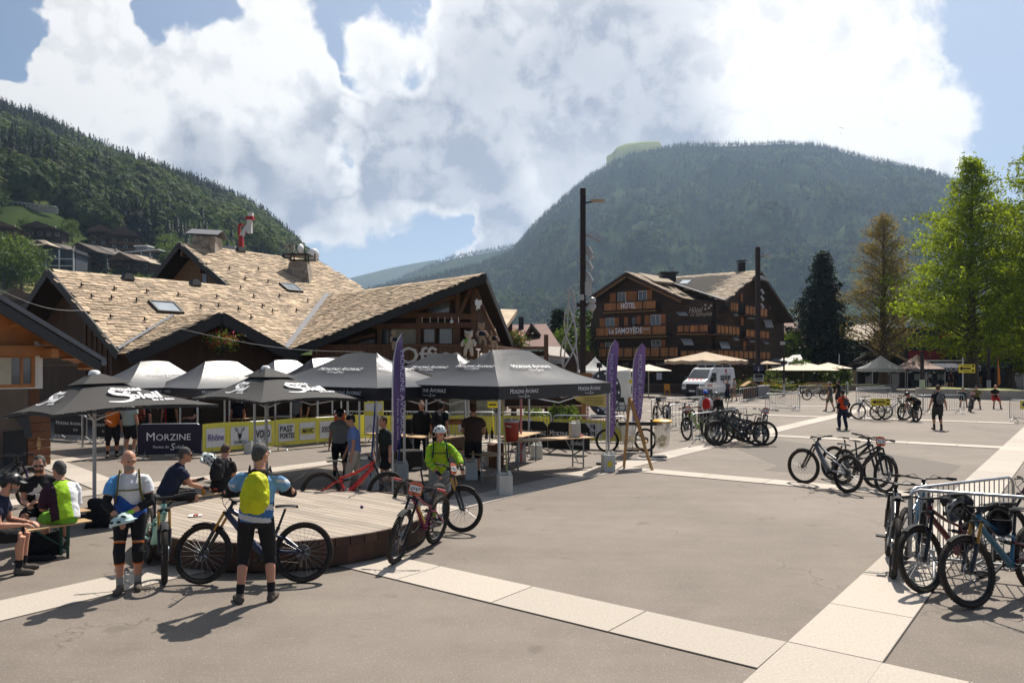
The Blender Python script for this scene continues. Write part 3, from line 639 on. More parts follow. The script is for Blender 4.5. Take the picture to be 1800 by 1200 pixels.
 one('chimney_cap', m_metal, ch2, lambda b: (b.slab([q + V((-.95, -.8, 1.05)), q + V((.9, -.8, .95)), q + V((.9, .1, 1.35)), q + V((-.95, .1, 1.45))], .05), b.slab([q + V((-.95, .1, 1.45)), q + V((.9, .1, 1.35)), q + V((.9, .9, .95)), q + V((-.95, .9, 1.05))], .05)))
 for px, py, rr, a in ((553, 448, .42, .6), (534, 438, .32, 1.2)):
  q = P(px, py, 51); dish = one('satellite_dish', m_white, r, lambda b: b.lathe([(0.001, .1), (rr * .5, .13), (rr, .25), (rr * 1.01, .27), (rr * .5, .16), (0.001, .13)], 20, Matrix.Translation(q) @ rotm(a, R(-80)), 0), smooth=60)
  one('mast', m_black, r, lambda b: b.bar(q + V((0, .1, -.9)), q + V((0, .1, .1)), .06))
 for px, py, w, h in ((506, 432, .36, .26), (513, 434, .34, .34), (511, 443, .4, .3), (517, 447, .28, .28)):
  q = P(px, py, 51); one('aerial_panel', m_curtain, r, lambda b: (b.box(q, (w, .1, h)), b.bar(q - V((0, 0, .9)), q, .05)))
 return f1, f2, fb, fb2, S1
OF = office()
# ------------------------------------------------------------------ kiosk with the honey-coloured eaves at the edge of the square
def kiosk():
 r = root('wooden_kiosk', 'small white plastered kiosk with honey-coloured timber eaves and grey gutter', 'building', (0, 0, 0))
 c0 = V((-12.6, 20.5, 0)); p1 = V((-11.24, 20.96, 2.80)); p0 = p1 - U * 4.6 + V((0, 0, 4.6 * .62)); d = p1 - p0; yw = 20.5
 fc = Facade(c0 - U * 5, c0); back = W * 8; sd = d.normalized(); nn = sd.cross(back.normalized()); nn = nn if nn.z > 0 else -nn
 roof = one('roof', mat('charcoal_roofing', (.06, .06, .065), .7), r, lambda b: b.slab([p0, p1, p1 + back, p0 + back], .10, nrm=nn))
 one('fascia', mat('dark_sequin_trim', (.05, .05, .05), .5, .3, .9, 45), r, lambda b: b.bar(p0 - nn * .20 - W * .05, p1 - nn * .20 - W * .05, .08, .24, up=nn))
 one('rake_flashing', m_metal, r, lambda b: b.bar(p0 + nn * .02 - W * .05, p1 + nn * .02 - W * .05, .14, .11, up=nn))
 one('gutter', m_metal, r, lambda b: b.tube([p1 + V((.08, -.1, -.05)), p1 + back + V((.08, 0, -.05))], .08, 8))
 m_soff = mat('varnished_pine', (.36, .145, .045), .5, 0, .25, 2.5, .1, 20, isl=.22, stretch=(1, .3, 1))
 for i in range(9):
  y = i * .155; w = back.normalized()
  one('soffit_board', m_soff, r, lambda b: b.bar(p0 - nn * .13 + w * (y + .12), p1 - nn * .13 + w * (y + .12) - sd * .1, .135, .03, up=nn))
 for k in (.3, .45, .6, .75, .9, .99):
  a = p0 + d * k; one('rafter', m_soff, r, lambda b: b.bar(a - nn * .22 + back.normalized() * .1, a - nn * .22 + back.normalized() * 1.1, .09, .14, up=nn))
 one('beam', m_soff, r, lambda b: b.bar(fc.at(-60, 616, .15), fc.at(75, 616, .15) + U * .8, .22, .26))
 one('beam', m_soff, r, lambda b: b.bar(c0 + V((0, 0, 3.0)), c0 + V((0, 0, 3.0)) - W * .75, .18, .24))
 one('wall', m_plaster, r, lambda b: (fc.rect(b, 61, 600, 75, 682, .3, .02), fc.rect(b, -60, 676, 75, 684, .3, .03)))
 one('side_wall', m_wood2, r, lambda b: b.bar(c0 - U * .15 + W * .2 + V((0, 0, 1.6)), c0 - U * .15 + W * 5 + V((0, 0, 1.6)), .25, 3.2))
 wn = window(fc, r, -10, 622, 61, 681, m_soff, m_glass2, .04, 2, .09)
 one('curtain', m_curtain, r, lambda b: fc.rect(b, -8, 628, 20, 676, .02, .09))
 one('gable_wall', m_soff, r, lambda b: b.slab([fc.at(-60, 620, .0), fc.at(75, 620, 0), fc.at(75, 588, 0), fc.at(-60, 515, 0)], .1))
 one('lower_wall', mat('shaded_beige_panel', (.13, .10, .075), .8), r, lambda b: fc.rect(b, -60, 684, 49, 760, .2, .03))  # beige panel darkened: its shade is put into the base colour
 one('dark_panel', mat('charcoal_cloth', (.035, .035, .038), .9), r, lambda b: fc.rect(b, 8, 757, 47, 817, .1, .06))
 lw = mat('red_brown_planks', (.16, .065, .03), .6, 0, .3, 3, .2, 20, isl=.25)
 for i in range(6): one('plank', lw, r, lambda b: fc.rect(b, 49, 728 + i * 15, 89, 742 + i * 15, .12, .08))
 one('wooden_fir_cutout', mat('pale_cutout', (.42, .25, .13), .6), r, lambda b: [b.add([fc.at(68, y0, .11), fc.at(68 - w, y1, .11), fc.at(68 + w, y1, .11)], [(0, 1, 2)]) for y0, y1, w in ((766, 777, 4), (770, 784, 5), (780, 790, 3))])
 one('hanging_cloth', mat('grey_cloth', (.05, .05, .055), .9), r, lambda b: b.slab([fc.at(22, 730, .3), fc.at(50, 730, .3), fc.at(57, 768, .3), fc.at(44, 772, .3), fc.at(40, 752, .3)], .02))
kiosk()
# ------------------------------------------------------------------ the hotel
def hotel():
 r = root('hotel', 'big dark timber hotel with orange balcony panels and signs reading Le Samoyède', 'building', (0, 0, 0))
 C0 = at(1257, 76); L0 = C0 + W * 14.2; R0 = C0 + U * 21.0
 fa, fb = Facade(L0, C0), Facade(C0, R0)
 m_hw = mat('hotel_dark_wood', (.058, .034, .022), .75, 0, .4, 2, .2, 12, stretch=(.3, .3, 2.5))
 m_trim = mat('scalloped_trim', (.30, .16, .05), .6, 0, .2, 3)
 wl = lambda p, z: V((p.x, p.y, z))
 zE, zA, zB = fa.at(1257, 530).z, fa.at(1101, 482).z, fb.at(1337, 479).z
 La = fa.at(1046, 523); Pa = fa.at(1101, 484); Ra = fa.at(1200, 524)
 one('wall', m_hw, r, lambda b: b.slab([wl(L0, 0), wl(C0, 0), wl(C0, zE), Ra, Pa, wl(L0, La.z)], .3))
 Lb, Pb, Rb = fb.at(1268, 533), fb.at(1337, 484), fb.at(1384, 552)
 one('wall', m_hw, r, lambda b: b.slab([wl(C0, 0), wl(R0, 0), wl(R0, Rb.z - .4), Pb, wl(C0, zE)], .3))
 one('side_wall', m_hw, r, lambda b: (b.slab([wl(R0, 0), wl(R0 + W * 13, 0), wl(R0 + W * 13, 7), wl(R0, 7)], .3), b.slab([wl(L0, 0), wl(L0 + U * 18, 0), wl(L0 + U * 18, 8), wl(L0, 8)], .3)))
 # roofs
 m_rs = mat('hotel_shingle', (.32, .25, .175), .85, 0, .25, 3, .2, 20, isl=.3)
 rl, ra, rr = fa.at(1034, 524, 1.6), fa.at(1101, 479, 1.6), fa.at(1199, 524, 1.6); bk = U * 9
 kl, ka, kr = fb.at(1275, 529, 1.6), fb.at(1337, 476, 1.6), fb.at(1396, 564, 1.6); bw = W * 13.5
 vt = fa.at(1175, 495, -6)
 roof = one('roof', m_underlay, r, lambda b: (b.slab([rl, ra, ra + bk, rl + bk], .25), b.slab([rr, rr + bk * .75, ra + bk, ra], .25), b.slab([kl, ka, ka + bw, vt], .25), b.slab([kr, kr + bw, ka + bw, ka], .25)))
 def cover(p, q, s_, w=.5, ex=.36):
  al = (q - p).normalized(); n = (q - p).cross(s_ - p).normalized(); n = n if n.z > 0 else -n
  up = n.cross(al).normalized(); up = up if up.z > 0 else -up; al = al if al.cross(up).dot(n) > 0 else -al
  return al, up, n
 for quad, at0 in (((rr, ra, ra + bk, rr + bk), rr), ((kl, ka, ka + bw, vt), kl)):
  e = (quad[3] - quad[0]); al, up, n = cover(quad[0], quad[3], quad[1]) if quad[0] is rr else cover(kl, kl + bw, ka)
  items, B = shingles(roof, quad[0], al, up, [((q - quad[0]).dot(al), (q - quad[0]).dot(up)) for q in quad], .55, .38, 0, .05)
 for ch in roof.children: ch.data.materials.clear(); ch.data.materials.append(m_rs)
 for a, b_ in ((rl, ra), (ra, rr), (kl, ka), (ka, kr)):
  one('bargeboard', m_hw, r, lambda b: b.bar(a - V((0, 0, .12)), b_ - V((0, 0, .12)), .1, .34))
  n = 30
  one('scalloped_edge', m_trim, r, lambda b: [b.box(a + (b_ - a) * (i / n) - V((0, 0, .42)), (.16, .06, .14)) for i in range(1, n)]) if a in (rl, ra) else None
 one('valley_gutter', m_metal, r, lambda b: b.bar(kl + V((0, 0, .1)), vt, .3, .05))
 for px, py, Y, w, h in ((1303, 474, 84, .7, 1.5), (1174, 490, 84, 1.5, .8)):
  q = P(px, py, Y); one('chimney', m_black, r, lambda b: (b.box(q, (w, w, h)), b.box(q + V((0, 0, h / 2 + .2)), (w * 1.3, w * 1.3, .14))))
 q = fb.at(1205, 495, -4)
 one('skylight', m_skyl, r, lambda b: b.slab([P(1194, 498, 79), P(1208, 498, 79), P(1215, 492, 81), P(1200, 492, 81)], .1))
 one('roof', m_rs, r, lambda b: (b.slab([P(1120, 482, 84), P(1170, 490, 84), P(1185, 500, 80), P(1150, 497, 80)], .2)))
 # balconies: floor slab, posts and orange board panels between them
 def balcony(fc, x0, x1, y0, y1, n, out=1.15, flowers=False, label=None):
  """x0..x1, rail top y0 and foot y1 given on the facade plane moved OUT"""
  b = MB(); m, w, h = fc.rect(b, x0, y0, x1, y1, .04, out); z0 = m.z - h / 2
  o = one('balcony', m_hw, r, lambda b: (b.box((0, 0, 0), (w + .15, out + .1, .14), frame((m.x - fc.n.x * out / 2, m.y - fc.n.y * out / 2, z0 - .12), fc.d)), b.box((0, 0, 0), (w + .12, .13, .10), frame((m.x, m.y, m.z + h / 2 + .05), fc.d))))
  for i in range(n):
   cx = -w / 2 + w * (i + .5) / n; pw = w / n - .13
   pn = MB()
   for k in range(max(2, int(pw / .2))):
    kk = max(2, int(pw / .2)); pn.box((cx - pw / 2 + pw * (k + .5) / kk, 0, 0), (pw / kk - .018, .04, h * .94), frame(m, fc.d))
   pn.build('balcony_panel', m_orange, o)
   one('baluster_post', m_hw, o, lambda b: b.box((cx - w / (2 * n), 0, 0), (.11, .12, h + .1), frame(m, fc.d)))
  if fc is fa:
   one('scalloped_edge', m_trim, o, lambda b: [b.box((-w / 2 + w * i / 44, -.05 if fc.n.y < 0 else -.05, 0), (w / 66, .05, .12), frame((m.x, m.y, z0 - .24), fc.d)) for i in range(45)])
  return o, fc.frame((x0 + x1) / 2, (y0 + y1) / 2, out + .04)
 o, M = balcony(fa, 1061, 1153, 530.5, 544, 4); lettering('HÔTEL', .82, m_letterw, r, fa.frame(1104, 537.5, 1.22), width=1.75, bold=.02)
 o, M = balcony(fa, 1047, 1171, 574, 589, 5); lettering('Le SAMOYÈDE', .82, m_letterw, r, fa.frame(1099, 581.5, 1.22), width=4.0, bold=.02); lettering('****', .5, m_letterw, r, fa.frame(1136, 580, 1.22), width=.8)
 o, M = balcony(fa, 1052, 1192, 611, 627, 9)
 balcony(fa, 1190, 1213, 572, 583, 2, .9); balcony(fa, 1212, 1245, 571, 583, 2, 1.1); balcony(fa, 1196, 1262, 616, 626, 5, .9)
 for x0, x1, y0, y1, n in ((1284, 1298, 532, 546, 3), (1310, 1349, 540, 554, 6), (1260, 1300, 573, 587, 6), (1311, 1352, 581, 593, 6), (1262, 1354, 617, 630, 11)): balcony(fb, x0, x1, y0, y1, n, 1.1)
 for x0, y0, x1, y1 in ((1072, 515, 1082, 531), (1100, 512, 1110, 529), (1110, 512, 1119, 529), (1137, 509, 1146, 527), (1054, 560, 1063, 575), (1080, 558, 1088, 574), (1097, 557, 1104, 572), (1119, 555, 1126, 570), (1133, 554, 1142, 572), (1161, 552, 1170, 569), (1055, 603, 1062, 614), (1080, 601, 1088, 613), (1162, 597, 1170, 610)):
  o = one('shutter', m_shutter, r, lambda b: fa.rect(b, x0, y0, x1, y1, .05, .08))
 for x0, y0, x1, y1 in ((1086, 514, 1100, 531), (1122, 511, 1137, 529), (1065, 559, 1080, 576), (1144, 553, 1161, 571), (1145, 598, 1161, 611), (1110, 556, 1118, 571), (1064, 602, 1078, 613)): window(fa, r, x0, y0, x1, y1, m_white if x0 != 1110 else m_hw, m_glass, .05, 1, .06)
 for x0, y0, x1, y1 in ((1302, 516, 1306, 530), (1353, 531, 1358, 543), (1303, 557, 1307, 572), (1307, 600, 1311, 615)): one('shutter', m_shutter, r, lambda b: fb.rect(b, x0, y0, x1, y1, .06, .1))
 for x0, y0, x1, y1 in ((1286, 550, 1298, 554), (1310, 556, 1330, 559), (1264, 600, 1284, 612), (1286, 593, 1300, 597), (1314, 595, 1330, 600), (1342, 562, 1360, 575), (1340, 600, 1352, 604)):
  a, b_, c, d = fb.at(x0, y0, .2), fb.at(x1 - 4, y0, .2), fb.at(x1, y1, 1.3), fb.at(x0 + 5, y1, 1.3)
  one('awning', mat('grey_awning_cloth', (.40, .38, .36), .8), r, lambda b: b.slab([d, c, b_, a], .04))
 for x0, y0, x1, y1 in ((1188, 548, 1210, 554), (1196, 595, 1220, 606)):
  a, b_, c, d = fa.at(x0, y0, .2), fa.at(x1 - 5, y0, .2), fa.at(x1, y1, 1.2), fa.at(x0 + 7, y1, 1.2)
  one('awning', mat('grey_awning_cloth', (.40, .38, .36), .8), r, lambda b: b.slab([d, c, b_, a], .04))
 m_sc = mat('beige_script_letters', (.50, .42, .34), .6)
 lettering('Hôtel', .9, m_sc, r, fa.frame(1222, 545, .1), shear=.3, width=1.5); lettering('Le Samoyède', .62, m_sc, r, fa.frame(1232, 552, .1), shear=.3, width=2.3)
 for px, py in ((1240, 536), (1246, 541), (1240, 543), (1250, 537)):
  st = MB(); M = fa.frame(px, py, .1); st.add([(.18 * (1 if i % 2 == 0 else .42) * math.sin(i * math.pi / 5), .18 * (1 if i % 2 == 0 else .42) * math.cos(i * math.pi / 5), 0) for i in range(10)], [tuple(range(9, -1, -1))], 0, M); st.build('star', m_sc, r)
 # ground floor: cafe front, terrace edge
 one('terrace', mat('terrace_boards', (.10, .07, .05), .8), r, lambda b: b.box((7, -2.4, .4), (15.5, 4.6, .8), frame(L0 - W * 0, -W)))
 for x0, x1 in ((1052, 1078), (1084, 1110), (1120, 1150), (1195, 1216), (1226, 1250)): window(fa, r, x0, 655, x1, 690, m_wood2, m_glass, .06, 1, .1)
 for px, w in ((1100, 1.2), (1160, 1.5)): lettering('CAFÉ', .42, m_sc, r, fa.frame(px, 640, .1), width=w * .6)
 one('menu_board', m_white, r, lambda b: fa.rect(b, 1154, 655, 1163, 667, .05, 2.2))
 one('parapet', m_hw, r, lambda b: fb.rect(b, 1258, 634, 1382, 642, .2, 2.2))
 return fa, fb
HO = hotel()
# ------------------------------------------------------------------ smaller houses behind the square
def gable_house(name, label, px, py, Y, w, d, h, rise, ang, m_w, m_r, over=.8, wins=3, balc=None, group=None, base=0.0, floors=1, cat='house'):
 """house: px, py is the middle of its front wall's foot; ang turns the front"""
 q = P(px, py, Y); r = root(name, label, cat, q, ang, group); hw = w / 2
 b = MB(); b.box((0, d / 2, (h - 3) / 2), (w, d, h + 3)); b.slab([(-hw, 0, h), (hw, 0, h), (0, 0, h + rise)], -d, nrm=(0, -1, 0)); b.build('wall', m_w, r)
 o = over; sl = rise / hw
 rf = one('roof', m_r, r, lambda b: [b.slab([V((s * (hw + o), -o, h - o * sl)), V((s * (hw + o), d + o, h - o * sl)), V((0, d + o, h + rise)), V((0, -o, h + rise))], .22 if s < 0 else -.22, nrm=V((-s * -1 * rise * -1, 0, hw)).normalized() if False else None) for s in (1, -1)])
 one('chimney', m_stone, rf, lambda b: b.box((hw * .35, d * .6, h + rise * .8), (.7, .7, 1.5)))
 for f in range(floors):
  z = h * (f + .55) / floors
  for i in range(wins):
   x = -hw + w * (i + .5) / wins; ww = min(1.2, w / wins * .5)
   wn = one('window', m_white, r, lambda b: b.box((x, -.03, z), (ww + .16, .07, h / floors * .42 + .16)))
   one('pane', m_glass, wn, lambda b: b.box((x, -.06, z), (ww, .06, h / floors * .42)))
  if balc is not None: one('balcony', balc, r, lambda b: (b.box((0, -.9, z - h / floors * .38), (w * .94, .08, .9)), b.box((0, -.5, z - h / floors * .38 - .45), (w * .94, .95, .1))))
 return r
m_cw = mat('chalet_dark_wood', (.050, .032, .022), .8, 0, .3, 1); m_cw2 = mat('chalet_brown_wood', (.10, .06, .035), .8, 0, .3, 1)
m_cr = mat('chalet_roof', (.075, .060, .052), .8, 0, .3, .8); m_cr2 = mat('pale_shingle_roof', (.34, .27, .20), .8, 0, .25, 1.5); m_cr3 = mat('red_brown_roof', (.14, .070, .055), .8, 0, .25, 1)
b_ = mat('balcony_wood', (.16, .09, .045), .8)
# village on the slope: px, py of the front's foot, distance, width, depth, wall height, rise, turn, wall, roof, storeys, windows, label
VIL = [(182, 433, 430, 15, 12, 6.5, 4, .35, m_cw2, m_cr, 2, 3, 'brown chalet, lower of two gables side by side beneath the pale building site'), (221, 440, 415, 17, 12, 6.5, 5, .35, m_cw, m_cr, 2, 3, 'taller brown chalet whose white-framed windows face the valley, beside its twin'),
       (137, 375, 640, 16, 11, 4, 5, .1, m_white, m_cr, 1, 4, 'small white-fronted chalet standing at the edge of the dark forest'), (178, 395, 560, 13, 10, 3, 3, .3, m_cw, m_cr, 1, 2, 'low dark cabin in the bushes left of the orange crane'),
       (240, 478, 330, 14, 10, 4, 3.2, -.25, m_cw2, m_cr2, 1, 3, 'light brown wooden chalet low on the slope, near the office roof'), (78, 418, 480, 20, 12, 4.5, 4, .2, m_cw, m_cr, 1, 4, 'dark broad chalet under a tall conifer above the white-gridded block'),
       (20, 452, 400, 22, 14, 6, 5, .3, m_cw, m_cr, 2, 4, 'dark chalet with wide black roof at the hill village edge'), (8, 418, 470, 18, 12, 5, 4, .3, m_cw2, m_cr3, 2, 3, 'chalet with dull red roof above the wide black-roofed one'),
       (100, 458, 370, 18, 12, 4, 4, -.2, m_cw, m_cr, 1, 3, 'dark low chalet behind the hedge beside the hipped pale roof'), (172, 470, 345, 20, 12, 5, 4.5, -.2, m_cw, m_cr, 2, 3, 'wide dark chalet with long cream balcony line'),
       (36, 555, 150, 8, 8, 2.6, 2.2, .5, m_cw2, m_cr, 1, 2, 'little old wooden barn on the dry field'), (5, 470, 360, 16, 10, 3, 2.5, .1, m_white, m_cr2, 1, 3, 'low white annex under a pale flat roof at the village edge')]
for (px, py, Y, w, d, h, rise, a, mw, mr, fl, wi, lab) in VIL:
 D = left.pt(px, k_of(left, px, py)).y; k = D / Y; Y, w, d, h, rise = D, w * k, d * k, h * k, rise * k
 gable_house('chalet', lab, px, py, Y, w, d, h, rise, a, mw, mr, 1.4, wi, b_ if fl > 1 else None, 'chalets on the hillside', floors=fl, cat='chalet')
def hill(px, py, Y):
 return left.pt(px, k_of(left, px, py))
def grid_block():
 q = hill(77, 482, 330); r = root('apartment_block', 'long dark apartment block with a white balcony grid on the hillside', 'building', q, .12); r.scale = [r.location.y / 330] * 3
 one('wall', mat('slate_cladding', (.06, .07, .085), .6), r, lambda b: b.box((0, 6, 4), (26, 12, 14)))
 one('roof', m_cr, r, lambda b: (b.slab([(-14, -2, 9.5), (2, -2, 12.8), (2, 13, 12.8), (-14, 13, 9.5)], .4), b.slab([(2, -2, 12.8), (14, -2, 9.6), (14, 13, 9.6), (2, 13, 12.8)], .4)))
 for x in (-12.8, -7.5, -2, 1.5, 7, 12.8): one('post', m_white, r, lambda b: b.box((x, -1.6, 4), (.45, .45, 13)))
 for z in (.5, 3.6, 6.6): one('balcony', m_white, r, lambda b: b.box((0, -1.5, z), (25.8, .25, .35)))
 for k in range(8): one('window', m_glass, r, lambda b: b.box((-11 + k * 3.1, -.06, 5.2 - 3 * (k % 2)), (2, .1, 1.8)))
 r2 = root('hipped_house', 'house with pale hipped roof rising over the white-gridded block', 'house', hill(58, 450, 372), 0); r2.scale = [r2.location.y / 372] * 3
 one('wall', m_cw2, r2, lambda b: b.box((0, 6, 1), (16, 12, 7)))
 one('roof', m_cr2, r2, lambda b: b.add([(-11, -2, 3.6), (11, -2, 3.6), (11, 14, 3.6), (-11, 14, 3.6), (-2, 6, 8.8), (2, 6, 8.8)], [(0, 1, 5, 4), (1, 2, 5), (2, 3, 4, 5), (3, 0, 4), (3, 2, 1, 0)]))
 for x in (-5, -1, 3, 6): one('window', m_white, r2, lambda b: b.box((x, -.05, 1.8), (1.6, .1, 1.3)))
 r3 = root('modern_villa', 'modern house with flat white roofs and a rooftop box', 'house', hill(243, 466, 372), -.1); r3.scale = [r3.location.y / 372] * 3
 one('wall', mat('villa_grey', (.12, .13, .14), .6), r3, lambda b: (b.box((0, 5, 1.5), (15, 10, 8)), b.box((0, 5, 8.3), (6, 5, 2.6))))
 one('roof', m_white, r3, lambda b: (b.slab([(-11.5, -2, 6), (11.5, -2, 7.4), (11.5, 11, 7.4), (-11.5, 11, 6)], .4), b.box((0, 5, 9.8), (7.4, 6.4, .3))))
 for x in (-7, -2.5, 2.5, 7): one('post', m_white, r3, lambda b: b.box((x, -1.4, 2), (.3, .3, 8)))
 for x in (-5, 0, 5): one('window', m_glass, r3, lambda b: b.box((x, -.06, 3.4), (3.6, .1, 2)))
 r4 = root('avalanche_gallery', 'long grey concrete road gallery cutting across the slope under the forest', 'gallery', hill(52, 369, 700), -.12); r4.scale = [r4.location.y / 700] * 3
 one('deck', mat('concrete', (.42, .40, .37), .9), r4, lambda b: (b.bar((-32, 0, 9.6), (26, 0, 2.2), 4, 1.2), b.bar((-32, 3, 6), (26, 3, -1.4), .6, 5)))
 for k in range(14): one('pillar', mat('concrete', (.42, .40, .37), .9), r4, lambda b: b.box((-31 + k * 4.2, -1.8, 7.2 - k * .54), (.5, .5, 4.6)))
 r5 = root('building_site', 'pale unfinished concrete walls and earth of a hillside building site', 'building site', hill(216, 412, 520), 0); r5.scale = [r5.location.y / 520] * 3
 one('earth', mat('bare_earth', (.40, .33, .25), .95, 0, .2, .3), r5, lambda b: b.add([(-8, -4, -3), (12, -4, -4), (14, 8, 3), (4, 9, 6), (-7, 8, 5)], [(0, 1, 2, 3, 4)]))
 one('wall', mat('concrete', (.42, .40, .37), .9), r5, lambda b: (b.box((1, 6, 4), (8, 4, 3)), b.box((-2, 6, 6), (4, 4, 2))))
grid_block()
def back_houses():
 r = root('dormer_roof_house', 'dark house with broad red-brown roof and one dark dormer', 'house', (0, 0, 0))
 one('wall', m_wood, r, lambda b: b.box((3.6, 74, 2), (8, 8, 4)))
 one('roof', m_cr3, r, lambda b: b.slab([P(880, 608, 67), P(986, 609, 67), P(960, 569, 76), P(895, 571, 76)], .3))
 dm = one('dormer', m_cr, r, lambda b: (b.slab([P(921, 590, 70), P(934, 568, 70), P(937, 568, 74), P(926, 588, 74)], .2), b.slab([P(934, 568, 70), P(951, 588, 70), P(952, 587, 74), P(937, 568, 74)], .2)))
 one('wall', m_wood, dm, lambda b: b.add([P(923, 589, 70.3), P(948, 588, 70.3), P(934, 570, 70.3)], [(0, 1, 2)]))
 one('chimney', m_black, r, lambda b: b.box(P(916, 572, 74), (.5, .5, 1.6)))
 one('post', m_wood2, r, lambda b: b.bar(P(960, 588, 62), P(960, 652, 62), .35)); one('plaster_wall', m_plaster, r, lambda b: b.box(P(962, 645, 66), (2.8, 1, 1.9)))
 r = root('metal_roof_shed', 'dark shed under a grey sheet roof behind the purple flag', 'shed', (0, 0, 0))
 one('wall', m_wood, r, lambda b: b.box((4.6, 66, 1.4), (3.4, 5, 2.8))); one('roof', mat('grey_sheet_roof', (.24, .21, .18), .7), r, lambda b: b.slab([P(966, 624, 61), P(1002, 628, 61), P(985, 607, 68), P(955, 606, 68)], .15))
 r = root('stone_roof_annex', 'corner of a stone shingled roof poking out past the office gable', 'roof annex', (0, 0, 0))
 one('roof', m_shingle, r, lambda b: b.slab([P(880, 551, 50), P(909, 552, 50), P(890, 580, 46), P(876, 575, 46)], .3)); one('wall', m_wood, r, lambda b: b.box(P(890, 615, 50), (.8, 3, 3.4)))
 r = root('village_house', 'dark house with red-brown roof behind the dark conifer', 'house', (0, 0, 0))
 one('wall', m_cw, r, lambda b: b.box(at(1440, 110) + V((-1, 0, 2.5)), (13, 8, 5.5))); one('roof', m_cr3, r, lambda b: b.slab([P(1360, 588, 104), P(1440, 606, 104), P(1425, 570, 112), P(1375, 562, 112)], .3))
 one('lean_to', mat('grey_sheet_roof', (.24, .21, .18), .7), r, lambda b: b.slab([P(1398, 612, 100), P(1424, 612, 100), P(1418, 600, 104), P(1400, 600, 104)], .2))
 r = root('sheltered_terrace', 'grey roofed terrace shelter beside the hotel', 'shelter', (0, 0, 0))
 one('roof', mat('grey_sheet_roof2', (.33, .32, .31), .6), r, lambda b: (b.slab([P(1356, 646, 84), P(1400, 640, 84), P(1398, 628, 90), P(1356, 630, 90)], .12), b.slab([P(1383, 636, 83), P(1412, 634, 83), P(1407, 623, 88), P(1390, 624, 88)], .12)))
 one('wall', m_wood, r, lambda b: b.box(at(1385, 92) + V((0, 0, 1.4)), (6, .3, 2.8)))
 for px in (1360, 1378, 1398): one('post', m_wood, r, lambda b: b.bar(at(px, 85), P(px, 644, 85), .2))
 # shops on the right
 r = root('sports_shop', 'low dark gabled shop behind the white canopy', 'shop', (0, 0, 0)); Y = 92
 fc = Facade(at(1480, Y), at(1600, Y))
 one('wall', mat('shop_dark_wood', (.03, .026, .024), .8), r, lambda b: b.slab([at(1492, Y), at(1597, Y), P(1597, 634, Y), P(1546, 610, Y), P(1492, 638, Y)], .3))
 one('roof', m_cr, r, lambda b: (b.slab([P(1490, 642, Y - 2), P(1545, 607, Y - 2), P(1545, 607, Y + 12), P(1490, 642, Y + 12)], .3), b.slab([P(1545, 607, Y - 2), P(1600, 634, Y - 2), P(1600, 634, Y + 12), P(1545, 607, Y + 12)], .3)))
 one('bargeboard', mat('pale_barge', (.28, .20, .14), .7), r, lambda b: b.bar(P(1553, 612, Y - 2.1), P(1600, 636, Y - 2.1), .12, .3))
 for x0, x1 in ((1499, 1505), (1520, 1536), (1566, 1582)): window(fc, r, x0, 655, x1, 682, m_black, m_glass2, .05, 0)
 one('post', mat('pale_post', (.35, .27, .18), .8), r, lambda b: b.bar(at(1499, Y - 1), P(1499, 650, Y - 1), .5))
 lettering('LOCATION', .5, m_letterw, r, fc.frame(1526, 637, .1), width=3.4)
 r = root('stone_roof_house', 'old house with pale stone roof behind the browned tree', 'house', (0, 0, 0))
 one('wall', m_cw2, r, lambda b: b.box(at(1515, 106) + V((1, 4, 3)), (14, 8, 6.4))); one('roof', m_cr2, r, lambda b: (b.slab([P(1468, 600, 104), P(1562, 596, 104), P(1545, 566, 112), P(1490, 572, 112)], .3)))
 r = root('red_building', 'shop building with red cladding and dark upper floor behind the large tree', 'building', (0, 0, 0)); Y = 94
 fc = Facade(at(1560, Y), at(1840, Y))
 m_red = mat('crimson_cladding', (.24, .018, .022), .6); m_dk = mat('anthracite_render', (.035, .033, .035), .8)
 one('wall', m_dk, r, lambda b: fc.rect(b, 1590, 575, 1850, 692, 8, 0)); one('red_panel', m_red, r, lambda b: (fc.rect(b, 1597, 616, 1662, 634, .2, .15), fc.rect(b, 1652, 580, 1662, 634, .3, .2), fc.rect(b, 1664, 580, 1690, 592, .3, .2)))
 for x in (1675, 1715, 1752, 1790): window(fc, r, x, 600, x + 18, 624, m_black, m_glass, .05, 1)
 one('fascia', m_white, r, lambda b: fc.rect(b, 1597, 632.5, 1746, 635, .4, 2.6)); m_nav = mat('navy_awning', (.018, .022, .045), .8)
 aw = one('awning', m_nav, r, lambda b: b.slab([fc.at(1600, 646, 4.2), fc.at(1746, 646, 4.2), fc.at(1746, 635, 2.4), fc.at(1600, 635, 2.4)], .06)); one('valance', m_nav, r, lambda b: fc.rect(b, 1597, 646, 1745, 652, .05, 4.2))
 lettering('LOCATION', .62, m_letterw, r, fc.frame(1683, 649.3, 4.3), width=3.2); lettering('SKI', .62, m_letterw, r, fc.frame(1717, 649.3, 4.3), width=.9); lettering('FITTING', .6, m_letterw, r, fc.frame(1640, 650, 4.3), width=1.6)
 for x0, x1 in ((1606, 1640), (1646, 1662), (1722, 1733)): window(fc, r, x0, 656, x1, 684, m_black, mat('lit_shop_glass', (.36, .36, .34), .3), .05, 1)  # light inside the shop is put into the pale pane colour
 for x0, x1, y in ((1602, 1650, 668), (1655, 1690, 668)): one('display_rack', mat('dark_display', (.05, .05, .06), .7), r, lambda b: fc.rect(b, x0, y, x1, 688, .6, 1.6))
 one('hanging_clothes', mat('blue_clothes', (.03, .06, .14), .9, 0, .6, 4), r, lambda b: [b.box(fc.at(1686 + k * 2.2, 668, 3), (.12, .5, 1.2)) for k in range(7)])
